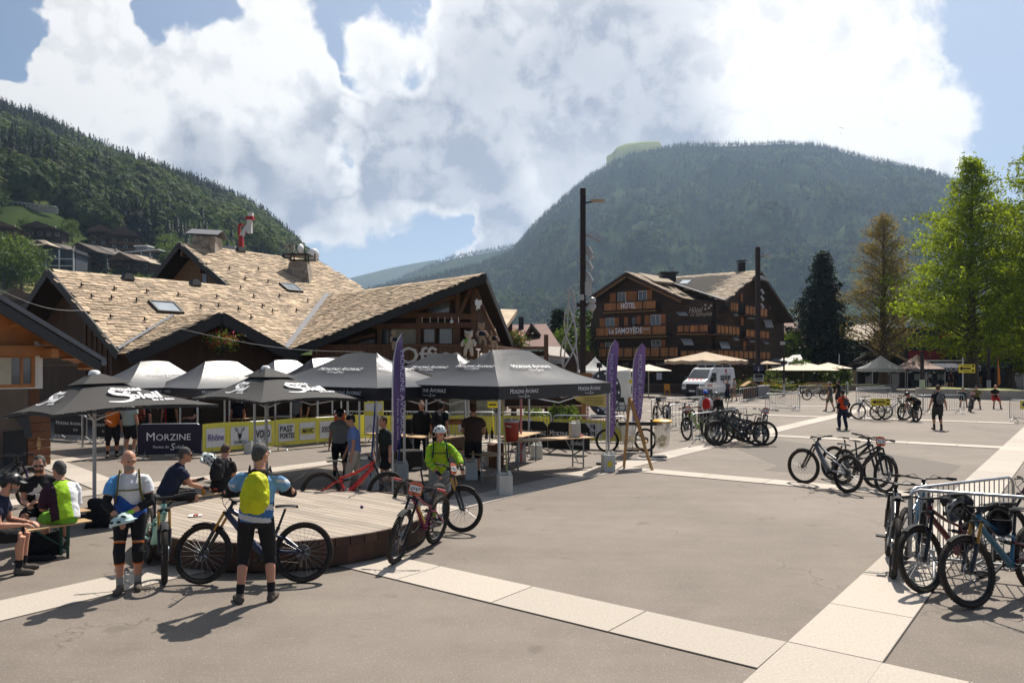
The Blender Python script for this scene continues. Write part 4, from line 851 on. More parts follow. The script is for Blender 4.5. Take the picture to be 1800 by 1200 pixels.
 one('card_rack', mat('orange_cards', (.28, .12, .04), .7, 0, .8, 6), r, lambda b: [b.box(fc.at(1718 + (k % 2) * 6, 664 + (k // 2) * 6, 3), (.32, .1, .34)) for k in range(8)])
 r = root('photo_shop', 'shopfront with blue sign and pale window behind the rightmost tree', 'shop', (0, 0, 0)); fc = Facade(at(1740, 90), at(1900, 90))
 one('wall', m_dk, r, lambda b: fc.rect(b, 1748, 628, 1900, 692, 3, 0)); one('sign_board', mat('blue_sign', (.03, .12, .28), .5), r, lambda b: fc.rect(b, 1742, 636, 1776, 646, .2, .4)); window(fc, r, 1770, 655, 1800, 685, m_white, m_glass2, .05, 1)
back_houses()
# ------------------------------------------------------------------ trees
m_bark = mat('brown_bark', (.085, .058, .042), .9, 0, .35, 4, .6, 18, stretch=(1, 1, .25))
def leafmat(name, col, trans=.45, isl=.38, var=.35): return mat(name, col, .65, 0, var, .7, 0, 60, .25, isl, trans)
m_dawn = leafmat('dawn_redwood_leaves', (.20, .275, .020), .56); m_dawnb = leafmat('browned_needles', (.20, .165, .065), .42); m_dark = leafmat('dark_spruce_needles', (.022, .036, .022), .1)
m_broad = leafmat('broad_leaves', (.085, .135, .028), .35); m_broadd = leafmat('deep_green_leaves', (.045, .080, .022), .3)
def tri_mesh(name, tris, m):
 v = np.asarray(tris, dtype=np.float32).reshape(-1, 3); nt = len(v) // 3; me = bpy.data.meshes.new(name)
 me.vertices.add(len(v)); me.vertices.foreach_set('co', v.ravel()); me.loops.add(len(v)); me.loops.foreach_set('vertex_index', np.arange(len(v), dtype=np.int32))
 me.polygons.add(nt); me.polygons.foreach_set('loop_start', np.arange(0, len(v), 3, dtype=np.int32)); me.update(calc_edges=True); me.materials.append(m); return me
def clump(c, spread, n, size, droop=0.0, flat=.5):
 """n leaf-spray triangles scattered round c"""
 p = rng.normal(0, 1, (n, 3)) * np.array([spread, spread, spread * flat]) + np.array(c)
 a = rng.normal(0, 1, (n, 3)); a[:, 2] -= droop; a /= np.linalg.norm(a, axis=1)[:, None]
 b = np.cross(a, rng.normal(0, 1, (n, 3))); b /= np.linalg.norm(b, axis=1)[:, None] + 1e-6
 s = rng.uniform(.6, 1.3, (n, 1)) * size
 return np.stack([p - a * s * .5 + b * s * .12, p + a * s * .6, p - a * s * .4 - b * s * .34], 1)
def limb_tree(name, label, loc, height, radius, m_leaf, lower=.10, branches=64, dens=22, leaf=.34, asc=.55, trunk=.42, group=None, cat='tree', sparse=0.0, tip=.75):
 """tall tree with a straight tapered trunk, ascending limbs and leaf sprays along them"""
 r = root(name, label, cat, loc, 0, group); b = MB(); n = 12
 b.tube([V((random.uniform(-.1, .1) * (i > 1), random.uniform(-.1, .1) * (i > 1), height * i / n)) for i in range(n + 1)], [trunk * (1.55 if i == 0 else 1.12 if i == 1 else 1) * (1 - i / n * .94) for i in range(n + 1)], 9)
 tris = []
 for k in range(branches):
  f = lower + (1 - lower) * (k + .5) / branches; z0 = height * f
  prof = (1 - (f - lower) / (1 - lower)) ** tip * min(1, .55 + (f - lower) * 3.0)
  L = radius * prof * random.uniform(.55, 1.15) + .5
  a = k * 2.399 + random.uniform(-.4, .4); d = V((math.cos(a), math.sin(a), 0)); up = asc * random.uniform(.6, 1.3)
  pts = [V((0, 0, z0)) + d * (L * s) + V((0, 0, L * up * (s - .35 * s * s))) for s in (0, .3, .6, 1)]
  b.tube(pts, [trunk * .22 * (1 - f * .7) * q + .012 for q in (1, .7, .45, .12)], 5)
  if random.random() < sparse: continue
  m = max(4, int(L / .5))
  for i in range(m):
   s = .22 + .78 * (i + .5) / m; j = min(2, int(s * 3.33)); q = pts[0].lerp(pts[-1], s); q.z = z0 + L * up * (s - .35 * s * s)
   for side in (-1, 0, 1):
    w = V((-d.y, d.x, 0)) * side * L * .17 * (1.15 - s) * random.uniform(.5, 1.6)
    tris.append(clump(tuple(q + w + V((0, 0, random.uniform(-.25, .3)))), .30 + .03 * L, int(dens * random.uniform(.3, 1.4)), leaf, .5, .7))
 b.build('trunk', m_bark, r, smooth=60)
 link('crown', tri_mesh('crown', np.concatenate(tris), m_leaf), r); return r
t1 = limb_tree('dawn_redwood', 'tall fresh green conical tree with thick trunk behind the plaza barriers', at(1707, 77), 23.2, 10.6, m_dawn, .12, 112, 13, .34, .52, .62, tip=.95)
t2 = limb_tree('dawn_redwood', 'big fresh green tree whose crown is cut by the picture edge', at(1852, 70), 23.5, 8.4, m_dawn, .12, 100, 15, .34, .5, .5, tip=.6)
limb_tree('dawn_redwood', 'green tree standing behind the tallest conical tree in front of the red shop', at(1775, 90), 13, 6.5, m_dawn, .12, 66, 15, .38, .5, .5)
limb_tree('browned_tree', 'half dead tree with sparse browned foliage in the round stone planter', at(1553, 86), 19.0, 5.0, m_dawnb, .15, 92, 12, .26, .85, .5, sparse=.10, tip=.62)
def spruce(label, loc, h, rad, m_leaf=m_dark, name='spruce'):
 r = root(name, label, 'tree', loc); b = MB(); b.tube([V((0, 0, 0)), V((0, 0, h * .98))], [h * .022, .02], 8); tr = []
 for k in range(int(h * 9)):
  f = .05 + .95 * (k / (h * 9)); L = rad * (1 - f) ** .8 * random.uniform(.65, 1.15) + .2; a = k * 2.4 + random.uniform(-.3, .3)
  for s in np.linspace(.25, 1, max(3, int(L / .4))):
   tr.append(clump((math.cos(a) * L * s, math.sin(a) * L * s, h * f - L * s * .16 + L * s * s * .12), .30, 22, .44, .4, .5))
 b.build('trunk', m_bark, r); link('crown', tri_mesh('crown', np.concatenate(tr), m_leaf), r); return r
spruce('dark dense conifer rising between the hotel and the browned tree', at(1446, 97), 17.0, 6.0)
spruce('slim dark conifer behind the red-brown roof and white sculpture', at(982, 96), 9.6, 2.4)
BL = []
for k in range(5):
 tr = []
 for i in range(46):
  a = random.uniform(0, 6.28); z = random.uniform(-.8, 1); rr = math.sqrt(max(0, 1 - z * z)); l = random.uniform(.72, 1.05)
  tr.append(clump((math.cos(a) * rr * .36 * l, math.sin(a) * rr * .36 * l, .56 + z * .40 * l), .075, 26, .085, .3, .8))
 BL.append(np.concatenate(tr))
BLM = {}
q = MB(); q.tube([V((0, 0, -.1)), V((0, 0, .3)), V((.01, 0, .6))], [.035, .026, .012], 6); BLT = q.mesh('trunk', m_bark)
def broad(label, loc, h, m=None, wide=1.0, group=None, name='broadleaf_tree', cat='tree', low=False):
 m = m or m_broad; k = random.randrange(5)
 if (k, m.name) not in BLM: BLM[(k, m.name)] = tri_mesh('crown', BL[k], m)
 r = root(name, label, cat, loc, random.uniform(0, 6.28), group); s = Matrix.Diagonal((h * wide, h * wide, h, 1))
 link('trunk', BLT, r, s); link('crown', BLM[(k, m.name)], r, (Matrix.Translation((0, 0, -h * .14)) if low else Matrix()) @ s); return r
broad('rounded bright green tree behind the dark shed and the white sculpture', at(1003, 84), 6.8, m_broad, 1.1)
broad('dark leafy tree touching the hotel corner behind the tall lamp post', at(1030, 92), 9.0, m_broadd, 1.2)
broad('small bright tree hugging the end wall of the hotel', at(1391, 95), 6.8, m_broad, .8)
broad('rounded green shrub beside the cream parasols', at(1467, 78), 3.2, m_broad, 1.2, name='shrub', cat='shrub', low=True)
broad('young tree between the cream parasols of the terrace', at(1407, 76), 3.3, m_broad, .8); broad('leafy tub plant in front of the terrace corner', at(1356, 72), 2.8, m_broad, .7, name='shrub', cat='shrub', low=True)
for px, py, h, wd in ((8, 512, 17, 'tallest'), (38, 516, 14, 'second'), (64, 505, 13, 'outermost right'), (25, 488, 15, 'rear')): broad(wd + ' bright tree of the clump on the dry field above the kiosk roof', left.pt(px, k_of(left, px, py)), h, m_broad, 1.0, 'bright trees beside the dry field')
SHORT = ['low brown gable', 'twin-gabled chalet', 'white-fronted chalet', 'low dark cabin', 'light brown chalet', 'broad dark chalet', 'black-roofed chalet', 'red-roofed chalet', 'hedged chalet', 'long-balconied chalet', 'old barn', 'white annex']
BOX = []
for (px, py, Y, w, d, h, rise, *_r) in VIL:
 k = F / Y; BOX.append((px - w * k * .55, px + w * k * .55, py - (h + rise) * k * .9, py, SHORT[len(BOX)]))
BOX += [(68, 134, 440, 492, 'white-gridded block'), (30, 86, 428, 452, 'hipped house'), (212, 274, 432, 476, 'flat-roofed villa'), (190, 240, 395, 425, 'building site'), (0, 100, 352, 378, 'road gallery')]
ANCH = [(a - 8, a + 8, c - 8, c, nm) for a, c, nm in ((318, 425, 'office gable peak'), (365, 408, 'silver-capped chimney'), (424, 395, 'red crane boom'), (280, 470, 'eaves of the office gable'), (290, 400, 'forest edge behind the crane'), (340, 385, 'antenna beside the chimney'), (250, 445, 'villa roof box'), (120, 480, 'ridge of the office wing'), (150, 395, 'white-fronted cabin'), (395, 430, 'vents on the office ridge'), (270, 430, 'orange crane mast'), (310, 450, 'roof slope of the main gable'))]
n = 0; placed = []
for _ in range(4000):
 if n >= 175: break
 px = random.uniform(-20, 420); e = wood_edge(px); py = random.uniform(e - 8, 512 if px < 330 else e + 60); q = left.pt(px, k_of(left, px, py)); h = random.uniform(6, 12.5); hp = h * F / q.y
 if any(a - hp * .42 < px < b_ + hp * .42 and c + 3 < py and py - hp < d and py > d - 3 for a, b_, c, d, *_n in BOX) or any(a < px < b_ and c < py < d for a, b_, c, d, *_n in BOX) or py > 522: continue
 if any((px - a) ** 2 + (py - c) ** 2 < 42 for a, c in placed): continue
 placed.append((px, py)); n += 1; nb = min(BOX + ANCH, key=lambda o: (px - (o[0] + o[1]) / 2) ** 2 + (py - o[3]) ** 2); sz = 'tall' if h > 10.4 else 'middling' if h > 8 else 'small'; sd = ('below' if py > nb[3] + 6 else 'above' if py < nb[2] else 'left of' if px < nb[0] else 'right of')
 if random.random() < .16:
  r = root('conifer_tree', f'{sz} dark pointed conifer {sd} the {nb[4]}', 'tree', q, 0, 'conifers among the chalets'); h = h * 1.5
  if 'con' not in BLM: BLM['con'] = tri_mesh('crown', np.concatenate([tree_variants('conifer', 420, 1)[0]]), m_dark)
  link('trunk', BLT, r, Matrix.Diagonal((h * .6, h * .6, h, 1))); link('crown', BLM['con'], r, Matrix.Diagonal((h * 1.1, h * 1.1, h, 1)))
 else:
  br = random.random() < .6; broad(f"{sz} {'bright' if br else 'deep'} green tree {sd} the {nb[4]}", q, h, m_broad if br else m_broadd, random.uniform(.9, 1.25), 'broadleaf trees among the chalets')
# ------------------------------------------------------------------ planters, flowers
m_conc = mat('planter_concrete', (.34, .31, .27), .85, 0, .2, 2); m_soil = mat('dry_grass_soil', (.22, .22, .075), .95, 0, .4, 3)
def planter(label, px0, px1, Y, d, h):
 a, b_ = at(px0, Y), at(px1, Y); c = (a + b_) / 2 + V((0, d / 2, 0)); w = (b_ - a).length
 r = root('stone_planter', label, 'planter', c)
 one('rim', m_conc, r, lambda b: b.lathe([(w * .5, 0), (w * .5, h), (w * .47, h), (w * .46, h - .12)], 28, None, 0, 1, d / w)); one('soil', m_soil, r, lambda b: b.lathe([(w * .465, h - .1), (w * .2, h + .05), (.001, h + .1)], 28, None, 0, 1, d / w), smooth=True); return r
planter('round concrete planter holding the browned tree', 1504, 1594, 79, 5.5, .62); planter('long concrete planter under the tall conical tree', 1645, 1748, 62, 5, .75); planter('concrete planter at the square edge under the cut-off tree', 1752, 1850, 58, 6, .75)
m_pink = mat('pink_petals', (.55, .06, .12), .6, 0, .4, 20, isl=.4); m_yel = mat('yellow_petals', (.70, .48, .04), .6, 0, .3, 20, isl=.3); m_red = mat('red_petals', (.50, .02, .03), .6, 0, .3, 20, isl=.3); m_wht = mat('white_petals', (.7, .7, .68), .6, isl=.2)
def flowers(name, label, c, spread, cols, n=160, leaf=.10, cat='flowers', pot=None):
 r = root(name, label, cat, c)
 sp = np.array(spread)
 def cloud(k, s, z=0): return np.concatenate([clump(tuple(rng.normal(0, 1, 3) * sp * .55 + np.array([0, 0, z])), s * .5, 2, s) for _ in range(k)])
 link('leaf_clump', tri_mesh('foliage', cloud(n * 2, leaf * 1.3), m_broad), r)
 for m in cols: link('blossom', tri_mesh('blossom', cloud(n // 2, leaf, spread[2] * .25), m), r)
 if pot: pot(r)
 return r
pb = P(390, 553, 32.2)
flowers('hanging_basket', 'hanging basket of pink and yellow flowers under the porch gable', P(392, 601, 32.2), (.42, .42, .28), (m_pink, m_yel, m_red), 200, .12, 'flower basket',
  lambda r: (one('pot', m_black, r, lambda b: b.lathe([(.02, -.42), (.25, -.3), (.32, -.05), (.30, -.05)], 14)), one('chain', m_black, r, lambda b: [b.bar((.28 * math.cos(a), .28 * math.sin(a), 0), (0, 0, 1.0), .015) for a in (0, 2.1, 4.2)])))
flowers('flower_box', 'window box of red and pink geraniums beneath the Office sign', OF[2].at(722, 648, .25), (1.7, .22, .18), (m_pink, m_red), 200, .12, 'flower box', lambda r: one('box', m_wood, r, lambda b: b.box((0, 0, -.25), (3.4, .25, .25))))
flowers('flower_box', 'flower box with pink and yellow blooms at the corner of the office gable', P(904, 598, 45), (.55, .4, .4), (m_pink, m_yel), 170, .16, 'flower box', lambda r: one('box', m_wood, r, lambda b: b.box((0, 0, -.5), (.9, .35, .3))))
fb_ = root('flower_bed', 'low flower bed with tall grass tufts and yellow and red blooms in the square', 'flower bed', at(968, 32))
link('grass_tuft', tri_mesh('grass_tuft', np.concatenate([clump((random.choice((-.6, .1, .35, .9)) + random.gauss(0, .12), random.gauss(0, .2), random.uniform(.1, .75)), .05, 5, .42, -2.2, 2) for _ in range(180)]), leafmat('grass_blades', (.14, .20, .05), .3)), fb_)
for m, x in ((m_yel, .2), (m_red, 1.5), (m_pink, 1.9), (m_wht, 1.2)): link('blossom', tri_mesh('blossom', np.concatenate([clump((x + random.gauss(0, .5), random.gauss(0, .3), random.uniform(.05, .4)), .06, 3, .12) for _ in range(45)]), m), fb_)
one('kerb', m_conc, fb_, lambda b: b.box((.4, 0, .02), (5.2, 1.6, .14), None))
# terrace bushes with blossoms by the second lamp post
flowers('flowering_bush', 'autumn-coloured flowering bush along the cafe terrace', at(1352, 70, .6), (1.2, .5, .55), (m_red, m_yel), 190, .17, 'bush'); flowers('flowering_bush', 'green and orange planting at the terrace foot behind the cord fence', at(1312, 71, .7), (1.0, .5, .6), (mat('orange_petals', (.45, .16, .04), .6, isl=.3),), 170, .17, 'bush')
flowers('flowering_bush', 'pale flowering shrub beside the small lamp post', at(1376, 72, .7), (.9, .5, .5), (m_wht,), 170, .16, 'bush')
# ------------------------------------------------------------------ lamp posts and other street furniture
m_sculpt = mat('pale_sculpture_paint', (.36, .35, .34), .5)
m_post = mat('dark_brown_post', (.030, .019, .017), .55, .3, .15, 2); m_camw = mat('camera_white', (.36, .36, .35), .4, 0, .06, 3); m_lamp = mat('lamp_panel', (.40, .32, .24), .4)
def lamp_post(label, px, Y, ytop, w, cams, arm, group):
 q = at(px, Y); zt = P(px, ytop, Y).z; r = root('lamp_post', label, 'lamp post', q, 0, group)
 one('post', m_post, r, lambda b: b.box((0, 0, zt / 2), (w, w, zt)), bevel=.02)
 one('base', m_post, r, lambda b: b.box((0, 0, .15), (w * 1.7, w * 1.7, .3)))
 za = P(px, arm, Y).z; one('lamp_arm', m_post, r, lambda b: b.bar((w / 2, 0, za - .05), (w / 2 + .35, 0, za + .02), .06)); one('lamp_head', m_lamp, r, lambda b: (b.box((w / 2 + .55, 0, za + .03), (.62, .3, .06), rotm(0)), b.box((w / 2 + .55, 0, za + .08), (.66, .34, .04))))
 for kind, py in cams:
  z = P(px, py, Y).z; x = w / 2
  if kind == 'spots': [one('floodlight', m_grey, r, lambda b: (b.box((0, 0, 0), (.3, .3, .22), Matrix.Translation((x + .2 + k * .2, -.05 * k, z - k * .1)) @ rotm(0, 0, .5)), b.bar((x, 0, z - k * .1), (x + .2 + k * .2, -.05 * k, z - k * .1), .04))) for k in range(3)]
  elif kind == 'tube': one('camera', m_camw, r, lambda b: (b.tube([V((x + .10, 0, z + .17)), V((x + .26, -.1, z - .17))], .095, 10), b.box((x + .05, 0, z + .1), (.14, .1, .12)), b.tube([V((x + .22, -.09, z - .11)), V((x + .275, -.115, z - .2))], .11, 10)))
  elif kind == 'dome': one('camera', m_camw, r, lambda b: (b.bar((x, 0, z + .1), (x + .3, 0, z + .1), .09), b.lathe([(.05, .2), (.19, .14), (.2, 0), (.15, -.05), (.12, -.14), (.001, -.18)], 12, Matrix.Translation((x + .27, -.1, z)))))
  elif kind == 'box': one('control_box', m_camw, r, lambda b: b.box((x + .12, -.05, z), (.32, .2, .6)))
  elif kind == 'band': one('collar', m_camw, r, lambda b: b.box((-.06, -.03, z), (w * .8, w + .06, .26)))
  elif kind == 'bracket': one('bracket', m_post, r, lambda b: b.box((0, 0, z), (w * 2.3, .2, .16)))
  elif kind == 'sign': 
   s_ = one('notice_sign', m_camw, r, lambda b: b.box((0, -w / 2 - .05, z), (.85, .05, .85))); one('print', m_black, s_, lambda b: (b.box((0, -w / 2 - .085, z + .25), (.5, .02, .1)), b.box((0, -w / 2 - .085, z), (.66, .02, .28)), b.box((0, -w / 2 - .085, z - .26), (.5, .02, .08))))
  elif kind == 'disc':
   s_ = one('parking_sign', mat('navy_sign', (.02, .02, .06), .5), r, lambda b: b.box((0, -w / 2 - .05, z), (.85, .05, .8))); lettering('i', .6, m_letterw, s_, Matrix.Translation((0, -w / 2 - .085, z)) @ rotm(0, R(90)))
 return r
lamp_post('tallest dark square lamp post, hung with white surveillance cameras, behind the front tent', 1024.5, 35, 331, .25, [('spots', 412), ('tube', 440), ('tube', 447), ('tube', 466), ('tube', 487), ('box', 507), ('band', 523), ('dome', 530), ('dome', 541), ('bracket', 536)], 355, 'square lamp posts of the plaza')
lamp_post('dark square lamp post with two signs, in front of the hotel end wall', 1332, 64, 434, .34, [('spots', 488), ('tube', 512), ('tube', 524), ('tube', 537), ('disc', 649), ('sign', 661)], 451, 'square lamp posts of the plaza')
def pole(name, label, px, Y, ytop, w, cat, split=None, extra=None, m_low=None):
 r = root(name, label, cat, at(px, Y)); zt = P(px, ytop, Y).z; z0 = P(px, split, Y).z if split else 0
 one('shaft', m_post, r, lambda b: b.tube([V((0, 0, z0)), V((0, 0, zt))], w * .7, 8))
 if split: one('sleeve', m_low or m_camw, r, lambda b: b.tube([V((0, 0, 0)), V((0, 0, z0))], w, 10))
 if extra: extra(r, zt)
m_sage = mat('sage_green_paint', (.42, .46, .36), .5)
pole('street_light', 'thin dark street light with pale lower sleeve beside the cream parasols', 1378, 67, 603, .11, 'street light', 674, lambda r, z: one('lantern', m_camw, r, lambda b: b.box((-.12, 0, z), (.35, .3, .3))))
pole('flag_post', 'dark post with sage green lower half behind the backpack walker', 1621, 66, 618, .22, 'post', 667, None, m_sage); pole('flag_post', 'dark post with pale grey foot beside the shop card racks', 1738, 65, 610, .17, 'post', 668)
r = root('bollard', 'sage green bollard beside the round planter', 'bollard', at(1489, 72)); one('shaft', m_sage, r, lambda b: b.lathe([(.13, 0), (.13, 1.08), (.10, 1.14), (.001, 1.15)], 12), smooth=50)
r = root('thin_post', 'thin grey mast between the parasols and the shops', 'post', at(1475, 80)); one('shaft', m_grey, r, lambda b: b.tube([V((0, 0, 0)), P(1475, 622, 80) - at(1475, 80)], .05, 6))
r = root('feather_banner', 'small orange feather banner outside the sports shop', 'flag', at(1753, 62)); one('mast', m_black, r, lambda b: b.bar((0, 0, 0), (0, 0, 3.6), .04)); one('cloth', mat('orange_banner', (.55, .16, .02), .7), r, lambda b: b.slab([(0, 0, .9), (.28, 0, 1.2), (.2, 0, 2.2), (.03, 0, 3.6), (-.02, 0, 3.6)], .02))
# white spiral sculpture
sc = root('spiral_sculpture', 'tall white sculpture of twisting tubes behind the lamp post', 'sculpture', at(1004, 60))
for k in range(3):
 pts = [V((.95 * (1 - .72 * s) * math.cos(k * 2.09 + s * 7) - .3 * (1 - s), .95 * (1 - .72 * s) * math.sin(k * 2.09 + s * 7), s * 8.6)) for s in np.linspace(0, 1, 26)]
 one('tube', m_sculpt, sc, lambda b: b.tube(pts, [.085 - .04 * i / 25 for i in range(26)], 8), smooth=60)
one('tube', m_sculpt, sc, lambda b: b.tube([V((-.9, 0, 0)), V((-.35, .1, 5)), V((-.1, 0, 8.8))], .05, 8)); one('tube', m_sculpt, sc, lambda b: b.tube([V((.75, 0, 0)), V((.35, -.1, 5)), V((.1, 0, 8.8))], .05, 8))
for z in (1.3, 1.9): one('platform', m_wood2, sc, lambda b: b.box((.1, 0, z), (1.6, .8, .12)))
# mobile crane behind the office and tower crane on the hill
mr = mat('crane_red', (.36, .02, .02), .5); mw = mat('crane_white', (.62, .60, .55), .5, 0, .2, 1)
cr = root('mobile_crane', 'red and white crane boom rising behind the office ridge', 'crane', P(424, 432, 66)); cr.scale = (.82, .82, .95)
one('turret', mr, cr, lambda b: (b.box((0, 0, -.3), (.55, .6, 2.4), None, 0, .7), b.box((.1, 0, -1.4), (1.3, .8, .7)))); one('boom', mw, cr, lambda b: (b.bar((-.1, 0, .7), (.75, 0, 1.9), .32, .36), b.box((.9, 0, 1.9), (.45, .5, 1.5), rotm(0, 0, .0))))
one('boom_head', mr, cr, lambda b: (b.box((.95, 0, 2.5), (.75, .64, .3)), b.bar((.4, 0, 1.1), (1.0, 0, 2.6), .16))); one('jib_top', mw, cr, lambda b: b.box((1.0, 0, 2.75), (.5, .5, .5))); one('counterweight', mr, cr, lambda b: (b.bar((-.2, 0, 1.9), (.2, 0, 1.9), .3, .2), b.bar((-.2, 0, .8), (-.2, 0, 1.9), .2))); one('cab', mat('cab_grey', (.35, .35, .35), .5), cr, lambda b: b.box((-1.3, 0, -.55), (1.6, .9, 1.0)))
q = left.pt(238, k_of(left, 238, 415)); s = q.y / 520
tc = root('tower_crane', 'slim tower crane with orange jib and white mast on the hillside building site', 'crane', q); tc.scale = (s,) * 3; mo = mat('crane_orange', (.55, .20, .03), .5)
one('mast', mw, tc, lambda b: b.box((0, 0, 7), (.9, .9, 14))); one('ballast', m_white, tc, lambda b: b.box((0, 0, .8), (3, 3, 3))); one('jib', mo, tc, lambda b: (b.bar((1.5, 0, 15.5), (-9, 0, 13.5), .6, .7), b.bar((0, 0, 14), (0, 0, 17.5), .5), b.bar((0, 0, 17.3), (-6, 0, 14.2), .25)))
# wires
def wire(label, a, b_, sag=.25):
 pts = [V(a).lerp(V(b_), i / 14) - V((0, 0, sag * math.sin(math.pi * i / 14))) for i in range(15)]; bb = MB(); bb.tube(pts, .006, 4); tag(bb.build('overhead_wire', m_camw), label, 'wire')
wire('white overhead wire running from the kiosk roof to the office bargeboard', P(-10, 505, 22), P(150, 545, 30)); wire('thin overhead wire crossing the porch gable of the office', P(318, 578, 28), P(640, 618, 31))
# far paraglider
pg = root('paraglider', 'tiny paraglider wing in front of the clouds above the mountain', 'paraglider', P(1478, 226, 900)); one('wing', mat('paraglider_cloth', (.25, .24, .24), .8), pg, lambda b: b.tube([V((-4, 0, -.8)), V((-2, 0, .5)), V((0, 0, .9)), V((2, 0, .5)), V((4, 0, -.5))], [.2, .55, .6, .55, .2], 6, flat=.4)); one('pilot', m_black, pg, lambda b: b.ell((0, 0, -6), (.4, .4, .7), 8))
# ------------------------------------------------------------------ pop-up tents
m_tent = mat('black_tent_fabric', (.013, .014, .020), .34, 0, .12, 2, .22, 5, .26); m_tents = mat('sunlit_tent_fabric', (.03, .031, .037), .42, 0, .12, 2, .2, 5, .72); m_tentw = mat('white_tent_fabric', (.72, .72, .70), .7, 0, .06, 2, trans=.4); m_tentp = mat('dusty_pink_tent_fabric', (.36, .24, .21), .7)  # sunlit fabric is the black one with sun shine put into its colour
m_alu = mat('aluminium_pole', (.55, .55, .55), .4, .7, .1, 5)
def logo_ma(parent, M, size):
 """MORZINE AVORIAZ over Portes du Soleil"""
 lettering('Morzine Avoriaz', size, m_letterw, parent, M, caps=True, shear=.12, name='lettering'); lettering('Portes du', size * .36, m_letterw, parent, M @ Matrix.Translation((-size * .75, -size * .78, 0)), shear=.1)
 lettering('S', size * .85, m_letterw, parent, M @ Matrix.Translation((size * .28, -size * .80, 0)), shear=.2); lettering('oleil', size * .45, m_letterw, parent, M @ Matrix.Translation((size * 1.0, -size * .80, 0)), shear=.1)
def tent(label, c, ux, L, Wd, eave, ridge, rl, m=m_tent, logos=True, val=.28, group='pop-up tents on the square', name='pop_up_tent', sag=.10, legs=True, faces=('s', 'e')):
 """hipped pop-up tent; ux is the direction of its long side, rl its ridge length"""
 ux = V(ux).normalized(); r = root(name, label, 'tent', c, math.atan2(ux.y, ux.x), group); a, d = L / 2, Wd / 2; e = rl / 2
 def panel(p0, p1, q1, q0, n=10):
  p0, p1, q1, q0 = map(V, (p0, p1, q1, q0))
  def fn(u, v):
   p = p0.lerp(p1, u).lerp(q0.lerp(q1, u), v); edge = math.sin(math.pi * v)
   p.z -= sag * edge * (1.0 + .35 * math.sin(math.pi * u)) - .03 * math.sin(math.pi * u) * math.sin(math.pi * v * .5)
   p.z += .012 * math.sin(9 * u + 3 * v) * edge; return p
  b = MB(); b.sheet(fn, n, n); return b
 bo = MB()
 for q in (((-a, -d, eave), (a, -d, eave), (e, 0, ridge), (-e, 0, ridge)), ((a, d, eave), (-a, d, eave), (-e, 0, ridge), (e, 0, ridge)), ((a, -d, eave), (a, d, eave), (e, 0, ridge), (e, 0, ridge)), ((-a, d, eave), (-a, -d, eave), (-e, 0, ridge), (-e, 0, ridge))):
  p = panel(*q); bo.add(p.v, p.f)
 roof = bo.build('canopy', m, r, smooth=50)
 va = MB(); cor = [(-a, -d), (a, -d), (a, d), (-a, d)]
 for i in range(4):
  p, q = V((*cor[i], 0)), V((*cor[(i + 1) % 4], 0)); nn = 16
  va.sheet(lambda u, v: p.lerp(q, u) * 1.004 + V((0, 0, eave - val * v - .02 * math.sin(math.pi * u) + (.012 * math.sin(u * 14) * v))), nn, 2)
 va.build('valance', m, r, smooth=50)
 if legs:
  for x, y in cor: one('leg', m_alu, r, lambda b: (b.box((x * .985, y * .985, eave / 2), (.045, .045, eave)), b.box((x * .985, y * .985, .01), (.1, .1, .02))))
  one('truss', m_alu, r, lambda b: [b.bar((s * a * .97, t * d * .97, eave - .1), (0 if k else s * a * .97, t * d * .97 if k else 0, eave - .42), .025) for s in (-1, 1) for t in (-1, 1) for k in (0, 1)])
 if logos:
  sl = math.atan2(ridge - eave, d); ll = math.hypot(ridge - eave, d)
  if 's' in faces: logo_ma(r, Matrix.Translation((0, -d * .42, eave + (ridge - eave) * .58 - sag + .055)) @ rotm(0, sl), L * .046)
  if 'w' in faces: logo_ma(r, Matrix.Translation((-(e + (a - e) * .42), 0, eave + (ridge - eave) * .58 - sag * .9 + .05)) @ rotm(R(-90), math.atan2(ridge - eave, a - e)), L * .034)
  if 'e' in faces: logo_ma(r, Matrix.Translation((e + (a - e) * .42, 0, eave + (ridge - eave) * .58 - sag * .9 + .05)) @ rotm(R(90), math.atan2(ridge - eave, a - e)), L * .034)
  logo_ma(r, Matrix.Translation((-a * .62, -d * 1.004 - .012, eave - val * .42)) @ rotm(0, R(90)), .14); logo_ma(r, Matrix.Translation((a * .55, -d * 1.004 - .012, eave - val * .42)) @ rotm(0, R(90)), .14)
  logo_ma(r, Matrix.Translation((-a * 1.004 - .012, d * .4, eave - val * .42)) @ rotm(R(-90), R(90)), .14)
 return r
